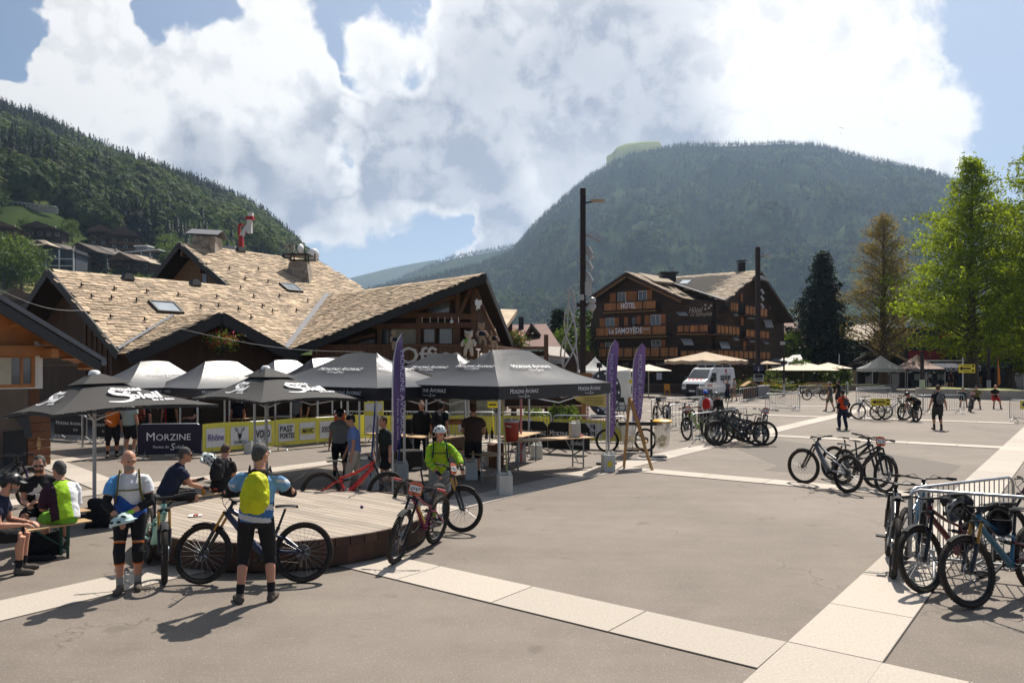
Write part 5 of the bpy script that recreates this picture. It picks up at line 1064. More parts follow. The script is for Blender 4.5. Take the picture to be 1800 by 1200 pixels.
# tent one: corner legs at photo points (875,868), (1070,826), (712,846)
TG = 'black tents lettered Morzine Avoriaz'
tent('front black tent with raised hip roof, its near corner pole standing by a white jerrycan', (-.01, 18.55, 0), (.61, .79, 0), 4.55, 2.85, 2.24, 3.04, 1.45, group=TG, faces=('s', 'w'))
tent('black tent just behind the front one, its end face shining in the sun', (-3.72, 18.7, 0), W, 4.5, 3.0, 2.2, 2.96, 1.15, group=TG, faces=('e',))
ot = bpy.data.objects['pop_up_tent.001']; ot.rotation_euler.z += math.pi; 
logo_ma(ot, Matrix.Translation((0, 1.5 * .42 * -1, 2.2 + .76 * .58 - .045)) @ rotm(0, math.atan2(.76, 1.5)), .21)
tent('black tent in the second row, in front of the Office sign', (-2.1, 23.4, 0), -W, 4.4, 3.0, 2.2, 3.02, 1.1, group=TG, faces=('s', 'e'))
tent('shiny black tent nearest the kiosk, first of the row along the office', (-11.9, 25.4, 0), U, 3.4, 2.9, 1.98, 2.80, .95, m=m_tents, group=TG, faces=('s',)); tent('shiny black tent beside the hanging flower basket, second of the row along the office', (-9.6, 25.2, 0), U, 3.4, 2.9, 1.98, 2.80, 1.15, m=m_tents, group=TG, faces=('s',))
tent('pale shining tent whose ridge shows over the second umbrella', (-8.6, 29.0, 0), U, 3.0, 2.9, 2.05, 2.86, 1.0, m=mat('sun_sheen_tent_fabric', (.10, .10, .11), .42, 0, .1, 2, .18, 5, .7), group=TG, faces=('s',)); tent('black tent behind the gap between umbrella and flag', (-6.9, 28.2, 0), U, 3.0, 2.9, 2.1, 2.92, 1.2, group=TG, faces=('s',))  # black fabric paled for the first tent, sun sheen put into its colour
tent('small dark tent peak farthest back under the office eaves', (-7.3, 31.2, 0), (1, .2, 0), 2.8, 2.4, 2.2, 3.0, .8, m=mat('charcoal_tent_fabric', (.06, .055, .055), .6), logos=False, group=TG)
tent('white pointed tent beside the tall lamp post', at(1046, 54), (1, .2, 0), 1.9, 1.9, 2.3, 3.25, .05, m_tentw, False, .2, None, sag=.12)
ct = tent('white canopy tent in front of the gabled sports shop', at(1548, 84), (1, .05, 0), 3.7, 3.4, 2.35, 3.75, .05, m_tentw, False, .35, None, sag=.16); lettering('LOCATION DE VTT', .3, mat('grey_print', (.2, .2, .22), .6), ct, Matrix.Translation((0, -1.73, 2.18)) @ rotm(0, R(90)), width=2.9)
ct = tent('dusty pink canopy tent with black valance outside the shops', at(1612, 83), (1, .05, 0), 4.2, 3.4, 2.3, 3.85, .05, m_tentp, False, .02, None, sag=.16); one('black_valance', m_tent, ct, lambda b: b.box((0, -1.73, 2.13), (4.2, .03, .3))); lettering('COMMENCAL', .26, m_letterw, ct, Matrix.Translation((-1.1, -1.76, 2.13)) @ rotm(0, R(90)), width=1.7); one('emblem', m_white, ct, lambda b: b.box((-.1, -1.1, 2.78), (.4, .04, .28), rotm(0, R(-40))))
# ------------------------------------------------------------------ square parasols
m_umb = mat('charcoal_parasol_fabric', (.036, .034, .033), .8, 0, .16, 1.2, .15, 8)
def logo_ps(parent, M, s):
 lettering('Portes', .34 * s, m_letterw, parent, M @ Matrix.Translation((.02 * s, .36 * s, 0)), bold=.03); lettering('du', .24 * s, m_letterw, parent, M @ Matrix.Translation((-.05 * s, .16 * s, 0)), bold=.02)
 lettering('oleil', .60 * s, m_letterw, parent, M @ Matrix.Translation((.42 * s, -.10 * s, 0)), bold=.03); lettering('Ski la Bike', .17 * s, m_letterw, parent, M @ Matrix.Translation((.86 * s, -.42 * s, 0)), bold=.03)
 pts = [(.06, .28), (-.12, .40), (-.40, .36), (-.50, .20), (-.34, .06), (-.10, -.02), (.0, -.18), (-.12, -.36), (-.40, -.44), (-.80, -.40)]; b = MB(); n = 40; crv = []
 for i in range(n + 1):
  f = i / n * (len(pts) - 1); k = min(int(f), len(pts) - 2); t = f - k; p = [pts[max(0, min(len(pts) - 1, k + j))] for j in (-1, 0, 1, 2)]
  crv.append(V([.5 * (2 * p[1][m] + (p[2][m] - p[0][m]) * t + (2 * p[0][m] - 5 * p[1][m] + 4 * p[2][m] - p[3][m]) * t * t + (3 * p[1][m] - p[0][m] - 3 * p[2][m] + p[3][m]) * t ** 3) for m in (0, 1)] + [0]))
 vs, fs = [], []
 for i, q in enumerate(crv):
  tg = (crv[min(i + 1, n)] - crv[max(i - 1, 0)]).normalized(); nn = V((-tg.y, tg.x, 0)); w = .012 + .075 * math.sin(math.pi * min(1, i / n * .92 + .05)); vs += [(q + nn * w) * s, (q - nn * w) * s]
 for i in range(n): fs.append((2 * i, 2 * i + 1, 2 * i + 3, 2 * i + 2))
 b.add(vs, fs, 0, M); b.build('swoosh', m_letterw, parent)
def parasol(label, apex, corners, foot, group):
 r = root('square_parasol', label, 'parasol', (foot.x, foot.y, 0), 0, group); o = V((foot.x, foot.y, 0)); A = V(apex) - o; cs = [V(c) - o for c in corners]
 b = MB()
 for i in range(4):
  p, q = cs[i], cs[(i + 1) % 4]
  def fn(u, v):
   e = p.lerp(q, u); e.z += .05 * math.sin(math.pi * u); x = A.lerp(e, v); x.z += -.07 * math.sin(math.pi * v) + .02 * math.sin(math.pi * u) * v; return x
  b.sheet(fn, 10, 10)
 can = b.build('canopy', m_umb, r, smooth=60)
 one('hem', m_umb, can, lambda b: [b.sheet(lambda u, v: cs[i].lerp(cs[(i + 1) % 4], u) + V((0, 0, .05 * math.sin(math.pi * u) - .045 * v - .002)), 8, 1) for i in range(4)])
 one('finial', m_white, r, lambda b: b.lathe([(.10, -.05), (.09, .01), (.05, .035), (.001, .04)], 14, Matrix.Translation(A + V((0, 0, .02)))), smooth=60)
 top = MB(); 
 for i in range(4):
  p, q = A.lerp(cs[i], .30), A.lerp(cs[(i + 1) % 4], .30); top.add([A + V((0, 0, .035)), p + V((0, 0, .01)), q + V((0, 0, .01))], [(0, 1, 2)])
 top.build('vent_cap', m_umb, r)
 one('pole', mat('pale_grey_pole', (.50, .49, .47), .5, .2, .08, 5), r, lambda b: b.tube([V((0, 0, 0)), A - V((0, 0, .05))], .032, 12), smooth=60)
 for i in range(4): one('rib', m_alu, r, lambda b: b.tube([A - V((0, 0, .12)), A.lerp(cs[i], .5) - V((0, 0, .16)), A.lerp(cs[i], .98) - V((0, 0, .05))], .013, 5))
 for i in range(4): one('strut', m_alu, r, lambda b: b.bar(V((0, 0, A.z - .85)), A.lerp(cs[i], .5) - V((0, 0, .12)), .02))
 one('foot_plate', m_black, r, lambda b: b.box((0, 0, .03), (.6, .6, .06)))
 for i, j, s in ((0, 1, .56), (3, 0, .44)):
  p, q = cs[i], cs[j]; x = (q - p).normalized(); m_ = (p + q) / 2; up = (A - m_).normalized(); n = x.cross(up).normalized(); y = n.cross(x)
  M = Matrix((x, y, n)).transposed().to_4x4(); M.translation = m_.lerp(A, .38) + n * .0 + V((0, 0, -.015)) + n * .03 + x * (.1 if i == 0 else .0); logo_ps(r, M, s)
 return r
UG = 'charcoal parasols lettered Portes du Soleil'
N, R_, L_ = P(94, 729, 12.0), P(385, 711, 14.2), P(6, 731, 13.6); parasol('charcoal square parasol nearer the kiosk, standing over the seated riders', P(166, 656, 13.7), (N, R_, L_ + R_ - N, L_), at(166, 13.7), UG)
N, R_, L_ = P(459, 707, 14.5), P(646, 702, 16.5), P(336, 700, 17.0); parasol('charcoal square parasol behind the man with the yellow backpack', P(467, 647, 16.5), (N, R_, L_ + R_ - N, L_), at(469, 16.4), UG)
# round cream parasols by the hotel
m_cream = mat('cream_parasol_fabric', (.62, .54, .42), .8, 0, .06, 1.5); m_beige = mat('beige_parasol_fabric', (.42, .32, .22), .8, 0, .08, 1.5)
def round_parasol(label, px, Y, ytop, yedge, rad, m, n=8, scal=0.0, group=None, foot=True):
 c = at(px, Y); r = root('parasol', label, 'parasol', c, R(12), group); zt = P(px, ytop, Y).z; ze = P(px, yedge, Y).z
 b = MB()
 for i in range(n):
  a0, a1 = 2 * math.pi * i / n, 2 * math.pi * (i + 1) / n
  def fn(u, v):
   p = V((rad * math.cos(a0), rad * math.sin(a0), 0)).lerp(V((rad * math.cos(a1), rad * math.sin(a1), 0)), u) * v; p.z = zt + (ze - zt) * (v ** .9) - .10 * math.sin(math.pi * u) * v * (1 if scal else .3); return p
  b.sheet(fn, 6, 5)
  if scal: b.sheet(lambda u, v: V((rad * math.cos(a0), rad * math.sin(a0), 0)).lerp(V((rad * math.cos(a1), rad * math.sin(a1), 0)), u) + V((0, 0, ze - .10 * math.sin(math.pi * u) - v * scal * (1 - .25 * abs(math.sin(u * 12))))), 8, 1)
 b.build('canopy', m, r, smooth=25); one('pole', m_cream, r, lambda b: b.tube([V((0, 0, 0)), V((0, 0, zt))], .05, 8))
 for i in range(n): one('rib', m_cream, r, lambda b: b.bar((0, 0, zt - .12), (rad * .97 * math.cos(2 * math.pi * i / n), rad * .97 * math.sin(2 * math.pi * i / n), ze - .06), .04))
 return r
bp = round_parasol('huge beige round parasol with scalloped edge on the hotel terrace', 1240, 70, 618, 633, 3.75, m_beige, 12, .34); lettering('CAFÉ', .28, mat('brown_print', (.06, .03, .02), .7), bp, Matrix.Translation((.9, -3.55, 3.0)) @ rotm(R(8), R(90)), width=.6); lettering('Pâtisserie', .28, MATS['brown_print'], bp, Matrix.Translation((2.2, -3.05, 3.0)) @ rotm(R(26), R(90)), width=1.2)
PG = 'cream parasols around the hotel terrace'
round_parasol('cream parasol behind the taller purple flag, alone on its white pole', 1140, 66, 640, 651, 2.15, m_cream, 6, 0, PG); round_parasol('cream parasol half hidden between the two purple flags', 1085, 66, 642, 652, 2.1, m_cream, 6, 0, PG)
round_parasol('large cream parasol right of the second lamp post over the yellow chairs', 1412, 76, 635, 650, 4.1, m_cream, 4, 0, PG); round_parasol('cream parasol overlapping the large one on its shop side', 1456, 80, 637, 647, 2.9, m_cream, 4, 0, PG); round_parasol('low beige parasol reaching out beside the hotel wall', 1348, 78, 634, 639, 1.6, m_beige, 6, 0, PG)
# ------------------------------------------------------------------ feather flags
m_purp = mat('purple_flag_cloth', (.105, .066, .17), .7, 0, .12, 2, 0, 60, .3, 0, .25)
def feather(label, px, Y, ytop, w, side, dirn, base=.55):
 q = at(px, Y); r = root('feather_flag', label, 'flag', q, math.atan2(dirn[1], dirn[0]), 'purple feather flags'); zt = P(px, ytop, Y).z
 pole = [V((0, 0, 0)), V((0, 0, zt * .72)), V((.04 * side, 0, zt * .85)), V((.20 * side * w / .55, 0, zt * .95)), V((w * .75 * side, 0, zt))]
 one('pole', m_alu, r, lambda b: b.tube(pole, [.02, .016, .012, .01, .006], 6)); n = 22; vs, fs = [], []
 for i in range(n + 1):
  s = i / n; z = base + (zt - base) * s; edge0 = .015 if s < .7 else .015 + (w * .75) * ((s - .7) / .3) ** 2.2
  vs += [V((edge0 * side, .02 * math.sin(z * 3), z)), V(((w * min(1, .62 + s * .6) if s > .08 else w * (.5 + s * 1.6)) * side if s < 1 else w * .78 * side, .05 * math.sin(z * 2.3), z + (0 if s < .97 else .0)))]
 for i in range(n): fs.append((2 * i, 2 * i + 1, 2 * i + 3, 2 * i + 2))
 b = MB(); b.add(vs, fs); b.build('flag_cloth', m_purp, r, smooth=True)
 for o, sy in ((-.075, R(90)), (.075, R(90))):
  mx = rotm(0, sy) if o < 0 else rotm(R(180), sy)
  lettering('MORZINE AVORIAZ', w * .48, m_lilac, r, Matrix.Translation((w * .56 * side, o, base + (zt - base) * .50)) @ mx @ Matrix.Rotation(R(-90 if o < 0 else 90), 4, 'Z'), width=(zt - base) * .72, caps=False)
  lettering('Portes du Soleil', w * .26, m_lilac, r, Matrix.Translation((w * .20 * side, o, base + (zt - base) * .28)) @ mx @ Matrix.Rotation(R(-90 if o < 0 else 90), 4, 'Z'), width=(zt - base) * .34)
 one('foot', m_black, r, lambda b: b.box((0, 0, .03), (.4, .4, .06))); return r
m_lilac = mat('lilac_print', (.50, .47, .60), .7)
feather('narrow purple feather flag seen nearly edge-on before the second black tent', 690, 15.6, 586, .42, 1, (.45, .9), .9); feather('purple feather flag standing at the far corner pole of the front tent', 1066, 20.6, 598, .36, 1, (.75, -.65), .75); feather('broad purple feather flag behind the wooden easel', 1112, 24, 603, .40, 1, (.98, -.15), .8)
# ------------------------------------------------------------------ crowd barriers and banners
m_galv = mat('galvanised_tube', (.40, .41, .42), .42, .75, .2, 8); BAR = {}
def barrier(label, p0, p1, group, h=1.05, bars=17, cat='barrier', banner=None):
 """metal crowd barrier from p0 to p1 with upright bars and two splayed feet"""
 p0, p1 = V(p0), V(p1); d = p1 - p0; L = round(d.length, 1); r = root('crowd_barrier', label, cat, p0, math.atan2(d.y, d.x), group); key = (L, h)
 if key not in BAR:
  a = .12; b = MB(); pts = [V((0, 0, .18))] + [V((0, 0, .5)), V((0, 0, h - a)), V((a * .3, 0, h - a * .3)), V((a, 0, h)), V((L - a, 0, h)), V((L - a * .3, 0, h - a * .3)), V((L, 0, h - a)), V((L, 0, .18))]
  b.tube(pts, .021, 8); b.bar((0, 0, .2), (L, 0, .2), .035); bb = MB(); bb.tube([V((0, 0, .2)), V((0, 0, h - .01))], .009, 6)
  f = MB(); f.tube([V((0, -.30, .0)), V((0, -.05, .2)), V((0, .05, .2)), V((0, .30, 0))], .018, 6); f.bar((0, 0, .1), (0, 0, .3), .03); BAR[key] = (b.mesh('frame', m_galv, 50), bb.mesh('bar', m_galv, 60), f.mesh('foot', m_galv, 60))
 fr, ba, fo = BAR[key]; link('frame', fr, r)
 for i in range(bars): link('bar', ba, r, Matrix.Translation((L * (i + 1) / (bars + 1), 0, 0)))
 for x in (L * .12, L * .88): link('foot', fo, r, Matrix.Translation((x, 0, 0)))
 return r
m_by = mat('yellow_banner', (.72, .66, .10), .7, 0, .1, 2); m_bw = mat('white_banner_field', (.70, .70, .68), .7, 0, .06, 2); m_bk = mat('black_banner', (.014, .013, .014), .7, 0, .15, 2); m_bp = mat('dark_purple_banner', (.020, .016, .034), .7, 0, .12, 2); m_ink = mat('black_ink', (.02, .02, .022), .7); m_inkp = mat('violet_ink', (.09, .05, .25), .7)
def cloth(r, L, z0, z1, m, name='banner', wob=.012, y=-.03, k=26.0):
 b = MB(); b.sheet(lambda u, v: V((u * L, y - wob * math.sin(u * L * k) - .01 * v, z0 + (z1 - z0) * v + .015 * math.sin(u * 5) * (1 if v > .5 else -.4))), int(L * 26), 2); return b.build(name, m, r, smooth=60)
def on(x, z, y=-.055): return Matrix.Translation((x, y, z)) @ rotm(0, R(90))
def deer(r, x, z, s):
 b = MB(); 
 for sd in (-1, 1):
  b.tube([V((x + sd * .03 * s, -.06, z)), V((x + sd * .14 * s, -.06, z + .18 * s)), V((x + sd * .26 * s, -.06, z + .22 * s)), V((x + sd * .30 * s, -.06, z + .42 * s))], .017 * s, 4); b.tube([V((x + sd * .14 * s, -.06, z + .18 * s)), V((x + sd * .12 * s, -.06, z + .38 * s))], .015 * s, 4); b.tube([V((x + sd * .25 * s, -.06, z + .22 * s)), V((x + sd * .20 * s, -.06, z + .42 * s))], .015 * s, 4)
 b.add([(x - .13 * s, -.06, z + .02 * s), (x - .08 * s, -.06, z - .2 * s), (x, -.06, z - .34 * s), (x + .08 * s, -.06, z - .2 * s), (x + .13 * s, -.06, z + .02 * s)], [(0, 1, 2, 3, 4)]); b.build('deer_emblem', m_ink, r)
BG = 'barriers along the rider refreshment area'
p0, p1 = V((-10.75, 21.9, 0)), V((-9.12, 22.25, 0)); r = barrier('barrier wrapped in the dark purple Morzine banner', p0, p1, BG, .98, 12); L = (p1 - p0).length
cloth(r, L + .1, .12, .98, m_bp, wob=.0); lettering('Morzine', .34, m_letterw, r, on(L / 2, .62), caps=True); lettering('Portes du', .11, m_letterw, r, on(L / 2 - .2, .33)); lettering('S', .28, m_letterw, r, on(L / 2 + .1, .32), shear=.2); lettering('oleil', .14, m_letterw, r, on(L / 2 + .3, .32))
p0 = V((-9.05, 22.25, 0)); dd = (V((-5.9, 25.7, 0)) - p0).normalized()
LOG = [[('Rhône', m_inkp, .28), ('ANIMOZ', m_ink, .15), ('VOJO', m_ink, .34)], [("PASS'", m_ink, .26), ('MAVIC', m_ink, .24), ('XXCS+', m_ink, .26)]]
for k in range(2):
 r = barrier('barrier under yellow banner with ' + ('Rhône, deer head and Vojo panels' if k == 0 else 'Pass Portes and Mavic panels'), p0 + dd * (2.35 * k), p0 + dd * (2.35 * k + 2.3), BG, .95, 14)
 cloth(r, 2.33, .15, .97, m_by, wob=.010)
 for i, (tx, mi, sz) in enumerate(LOG[k]):
  x0 = .10 + i * .76; b = MB(); b.sheet(lambda u, v: V((x0 + u * .58, -.05 - .008 * math.sin((x0 + u * .58) * 26), .27 + .56 * v)), 16, 1); b.build('white_panel', m_bw, r, smooth=60)
  if tx == 'ANIMOZ': deer(r, x0 + .29, .60, .5); lettering(tx, .14, mi, r, on(x0 + .29, .36, -.075), bold=.01, width=.4)
  elif tx == "PASS'": lettering(tx, .26, mi, r, on(x0 + .27, .66, -.075), bold=.02, width=.46); lettering('PORTES', .24, mi, r, on(x0 + .30, .44, -.075), bold=.02, width=.52)
  elif tx == 'MAVIC':
   b = MB(); b.sheet(lambda u, v: V((x0 + .04 + u * .5, -.066, .45 + .2 * v)), 1, 1); b.build('yellow_plate', m_by, r); lettering(tx, .22, mi, r, on(x0 + .29, .55, -.075), bold=.02, shear=.3, width=.44)
  else: lettering(tx, sz, mi, r, on(x0 + .29, .55, -.075), bold=.025 if mi is m_ink else .01, width=.48)
r = barrier('barrier with plain yellow banner end behind the man in the blue shirt', p0 + dd * 4.7, p0 + dd * 6.4, BG, .95, 10); cloth(r, 1.7, .15, .97, m_by)
for px0, y0, px1, y1, lab in ((97, 772, 152, 776, 'short barrier with black Morzine Avoriaz banner behind the parasol pole'), (165, 777, 196, 778, 'black banner barrier partly hidden by the man in the orange jersey')):
 q0, q1 = G(px0, y0), G(px1, y1); r = barrier(lab, q0, q1, BG, .92, 8); L = (q1 - q0).length; cloth(r, L, .2, .92, m_bk, wob=0); lettering('Morzine Avoriaz', .18, m_letterw, r, on(L / 2, .62), caps=True, width=L * .85); lettering('Soleil', .12, m_letterw, r, on(L * .7, .4))
# black scrim barriers and yellow ones behind the front tent
q0, q1, q2 = V((.0, 24.2, 0)), V((1.13, 23.5, 0)), V((2.35, 22.75, 0))
for a, c, lab in ((q0, q1, 'black Morzine Avoriaz barrier behind the red drink cooler'), (q1, q2, 'black Morzine Avoriaz barrier behind the table with the tapped canister')):
 r = root('scrim_barrier', lab, 'barrier', a, math.atan2((c - a).y, (c - a).x), 'black barriers behind the tent tables'); L = (c - a).length
 b = MB(); pts = [V((0, 0, .14)), V((0, 0, .86)), V((.12, 0, .95)), V((L - .16, 0, .95)), V((L - .02, 0, .80)), V((L - .02, 0, .14))]; b.slab([(p.x, -.02, p.z) for p in pts], .03); b.build('scrim', m_bk, r)
 lettering('Morzine Avoriaz', .24, m_letterw, r, on(L / 2, .60), caps=True, width=L * .9); lettering('Soleil', .2, m_letterw, r, on(L * .68, .34), shear=.2)
 for x in (.3, L - .3): one('foot', m_black, r, lambda b: (b.bar((x, 0, .15), (x - .15, -.35, 0), .03), b.bar((x, 0, .15), (x + .15, .35, 0), .03)))
YG = 'yellow banner barriers behind the front tent'
for k, (pa, pc) in enumerate((((600, 735), (700, 762)), ((705, 768), (790, 770)), ((790, 770), (872, 772)), ((872, 772), (966, 774)), ((972, 776), (1100, 793)))):
 q0, q1 = at(pa[0], 27 - k * .2 if k < 4 else 25.0), at(pc[0], 27 - k * .2 if k < 4 else 24.2)
 r = barrier(('barrier with yellow banner at the office side of the refreshment tents', 'yellow banner barrier behind the purple flag and dark tables', 'yellow banner barrier behind the men in the tent', 'yellow banner barrier below the flower bed', "yellow banner barrier whose Pass Portes lettering shows reversed through the cloth")[k], q0, q1, YG, 1.05, 14); L = (q1 - q0).length
 c_ = cloth(r, L, .25, .92, m_by, y=.03)
 b = MB(); b.sheet(lambda u, v: V((L * .18 + u * L * .5, .012, .35 + .48 * v)), 4, 1); b.build('white_panel', m_bw, r)
 if k == 4:
  for tx, x, z in (("PASS'", L * .42, .68), ('PORTES', L * .42, .46)): lettering(tx, .22, m_ink, r, Matrix.Translation((x, -.0, z)) @ rotm(0, R(90)) @ Matrix.Diagonal((-1, 1, 1, 1)), bold=.02, width=.8)
 if k == 2:
  for i in range(10): one('red_print', mat('red_ink', (.5, .03, .03), .7), r, lambda b: [b.box((L * .25 + j * .09, -.0, .42 + (i % 3) * .14), (.05, .01, .09)) for j in range(i, i + 2)]) if i < 4 else None
# plain barriers on the square
MG = 'bare metal barriers on the square'
for a, c, lab in ((G(1145, 741), G(1243, 731), 'barrier at the far end of the bike cluster by the hanging helmet'), (G(1176, 757), G(1268, 744), 'middle barrier of the bike cluster, behind the row of bikes'), (G(1217, 783), G(1312, 764), 'front barrier of the bike cluster, hidden by leaning bikes'),
                  (G(1225, 705), G(1271, 702), 'barrier standing against the white van'), (G(1300, 710), G(1352, 699), 'slanting barrier left of the pair, behind its bracket feet'), (G(1346, 724), G(1406, 722), 'barrier standing square to the viewer in the middle of the plaza'), (G(1406, 722), G(1352, 711), 'barrier closing the back of the square one'),
                  (G(1404, 702), G(1446, 699), 'barrier with a bicycle leaning on it near the hotel shrubs'), (G(1510, 739), G(1592, 737), 'barrier carrying the yellow arrow sign and parked bikes'), (G(1505, 712), G(1566, 706), 'low barrier in front of the round planter'), (G(1505, 707), G(1556, 702), 'barrier nearest the round planter rim'),
                  (G(1622, 728), G(1694, 727), 'barrier behind the walker with the grey backpack'), (G(1775, 741), G(1840, 746), 'barrier with a yellow sign cut by the picture edge'), (G(1560, 722), G(1622, 728), 'barrier between the bending man and the backpack walker')):
 barrier(lab, a, c, MG, 1.05, 16)
RG = 'metal barriers with parked bikes near the viewer'
barrier('barrier close to the viewer holding the bikes with the hung helmets', (5.2, 9.97, 0), (7.2, 8.88, 0), RG, 1.06, 19); barrier('barrier joined to the close one and running away from the viewer', (5.25, 10.05, 0), (7.3, 11.1, 0), RG, 1.06, 19)
# yellow arrow signs
m_sgn = mat('yellow_sign', (.72, .58, .04), .55, 0, .05, 2)
def arrow_sign(label, px0, py0, px1, py1, Y, flip=False):
 c = P((px0 + px1) / 2, (py0 + py1) / 2, Y); w, h = (px1 - px0) * Y / F, (py1 - py0) * Y / F; r = root('arrow_sign', label, 'sign', c, 0, 'yellow arrow signs')
 one('board', m_sgn, r, lambda b: b.box((0, 0, 0), (w, .03, h))); a = MB(); a.add([(-w * .46, -.02, 0), (-w * .28, -.02, h * .30), (-w * .28, -.02, h * .10), (w * .24, -.02, h * .10), (w * .24, -.02, -h * .10), (-w * .28, -.02, -h * .10), (-w * .28, -.02, -h * .30)], [(0, 6, 5, 2, 1), (2, 5, 4, 3)]); a.build('arrow', m_ink, r)
 for z in (.33, -.33): one('print', m_ink, r, lambda b: b.box((0, -.018, z * h), (w * .42, .006, h * .08)))
 for z in (.28, -.25): one('print', m_ink, r, lambda b: b.box((w * .37, -.018, z * h), (w * .15, .006, h * .22)))
arrow_sign('yellow sign with black left arrow hanging on the barrier of parked bikes', 1531, 700, 1565, 712.5, 36.7); arrow_sign('yellow sign with black left arrow high in front of the thick tree trunk', 1685, 640, 1714, 655, 62); arrow_sign('yellow arrow sign on the barrier cut by the picture edge', 1794, 702, 1822, 719, 35.8)
one('sign_pole', m_alu, bpy.data.objects['arrow_sign.001'], lambda b: b.bar((-.3, .05, -2.1), (-.3, .05, .9), .06))
r = root('notice_sign', 'small yellow notice on a post behind the front tent pole', 'sign', P(866, 711, 27)); one('board', m_sgn, r, lambda b: b.box((0, 0, 0), (.36, .03, .22))); one('post', m_alu, r, lambda b: b.bar((0, .03, -1.3), (0, .03, 0), .04)); one('print', m_ink, r, lambda b: b.box((0, -.02, 0), (.26, .005, .05)))
r = root('course_map', 'tall yellow and white course map board behind the second tent pole', 'sign', P(657, 735, 26)); one('board', m_by, r, lambda b: b.box((0, 0, 0), (.66, .03, 1.15))); one('map_print', m_bw, r, lambda b: (b.box((-.02, -.02, -.22), (.56, .01, .62)), b.box((-.12, -.02, .38), (.34, .01, .26)), b.box((.2, -.02, .38), (.2, .01, .26)))); one('route', m_ink, r, lambda b: [b.bar((-.25 + k * .07, -.03, -.4 + .2 * (k % 3) / 2), (-.18 + k * .07, -.03, -.4 + .2 * ((k + 1) % 3) / 2), .008) for k in range(6)])
for x in (-.28, .28): one('leg', m_alu, r, lambda b: b.bar((x, .03, -1.9), (x, .03, .5), .03))
r = root('yellow_price_sheet', 'large pale yellow sheet hanging under the far corner of the front tent', 'sheet', P(1043, 699, 21)); one('cloth', mat('straw_yellow_sheet', (.55, .45, .13), .7), r, lambda b: b.slab([(-.62, -.35, .08), (.42, .25, .08), (.42, .25, -.28), (-.15, -.09, -.2), (-.5, -.28, -.05)], .01))
one('print', m_ink, r, lambda b: [b.bar((-.3, -.19 - .012, .0 - k * .06), (.3, .16 - .012, .0 - k * .06), .006, .012) for k in range(4)])
# ------------------------------------------------------------------ round plank deck
def deck():
 c = V((-3.4, 11.9, 0)); rad, zt = 2.1, .40; r = root('round_deck', 'round low wooden deck of weathered planks with a dark curved side', 'deck', c, math.atan2(-W.y, -W.x))
 m_pl = mat('weathered_deck_plank', (.33, .275, .22), .75, 0, .24, 4, .35, 40, isl=.16, stretch=(.25, 3, 1)); m_rim = mat('dark_deck_side', (.060, .030, .020), .6, 0, .35, 4, .2, 20, isl=.3)
 w = .138; n = int(2 * rad / w) + 1
 for i in range(n):
  y = -rad + (i + .5) * w; hw = rad * rad - y * y
  if hw <= .01: continue
  hw = math.sqrt(hw); cut = random.uniform(-.6, .6) * hw
  for x0, x1 in ((-hw, cut), (cut, hw)) if hw > 1 else ((-hw, hw),):
   b = MB(); b.box(((x0 + x1) / 2, y, zt - .02), (x1 - x0 - .006, w - .009, .04)); b.build('plank', m_pl, r)
 one('sub_frame', m_rim, r, lambda b: b.lathe([(rad - .12, .02), (rad - .12, zt - .045), (.001, zt - .045)], 64))
 k = 64
 for i in range(k):
  a = 2 * math.pi * (i + .5) / k; M = Matrix.Rotation(a, 4, 'Z'); ln = 2 * math.pi * rad / k
  b = MB(); b.box((rad + .02, 0, zt - .05), (.05, ln - .008, .115), M); b.build('edge_plank', m_rim, r)
  b = MB(); b.box((rad - .06, 0, .16), (.04, ln - .004, .27), M); b.build('side_plank', m_rim, r) if i % 1 == 0 else None
deck()
def plate(): 
 q = G(343, 907, .4); r = root('paper_plate', 'white paper plate with food scraps left on the deck planks', 'plate', q); one('dish', m_white, r, lambda b: b.lathe([(.001, .004), (.07, .004), (.095, .018), (.10, .018), (.072, 0), (.001, 0)], 18), smooth=60); one('scrap', mat('tomato_red', (.4, .06, .03), .6), r, lambda b: [b.ell((random.uniform(-.04, .04), random.uniform(-.04, .04), .018), (.022, .018, .012), 8) for _ in range(5)])
 q = G(636, 893, .4); r = root('crumpled_wrapper', 'small crumpled purple wrapper on the deck', 'wrapper', q); one('foil', mat('purple_foil', (.06, .03, .12), .35, .4), r, lambda b: b.ell((0, 0, .025), (.03, .025, .026), 6))
plate()
# ------------------------------------------------------------------ benches and tables
m_beech = mat('varnished_beech', (.46, .30, .15), .5, 0, .16, 3, .1, 30, stretch=(.3, 3, 1)); m_gfoot = mat('green_steel_leg', (.02, .07, .05), .5, .3); m_hair = mat('grey_steel_leg', (.25, .26, .27), .5, .5)
def bench(label, p0, p1, z, wd, name='beer_bench', cat='bench', group=None, legm=None):
 p0, p1 = V(p0), V(p1); d = p1 - p0; L = d.length; r = root(name, label, cat, p0, math.atan2(d.y, d.x), group); lm = legm or m_gfoot
 one('seat' if cat == 'bench' else 'tabletop', m_beech, r, lambda b: b.box((L / 2, 0, z - .013), (L, wd, .026)), bevel=.006)
 for x, s in ((.32, 1), (L - .32, -1)):
  one('leg', lm, r, lambda b: (b.bar((x, -wd * .42, z - .03), (x, -wd * .42, 0), .03), b.bar((x, wd * .42, z - .03), (x, wd * .42, 0), .03), b.bar((x, -wd * .42, .12), (x, wd * .42, .12), .025), b.bar((x, 0, .13), (x + s * .4, 0, z - .03), .02)))
 return r
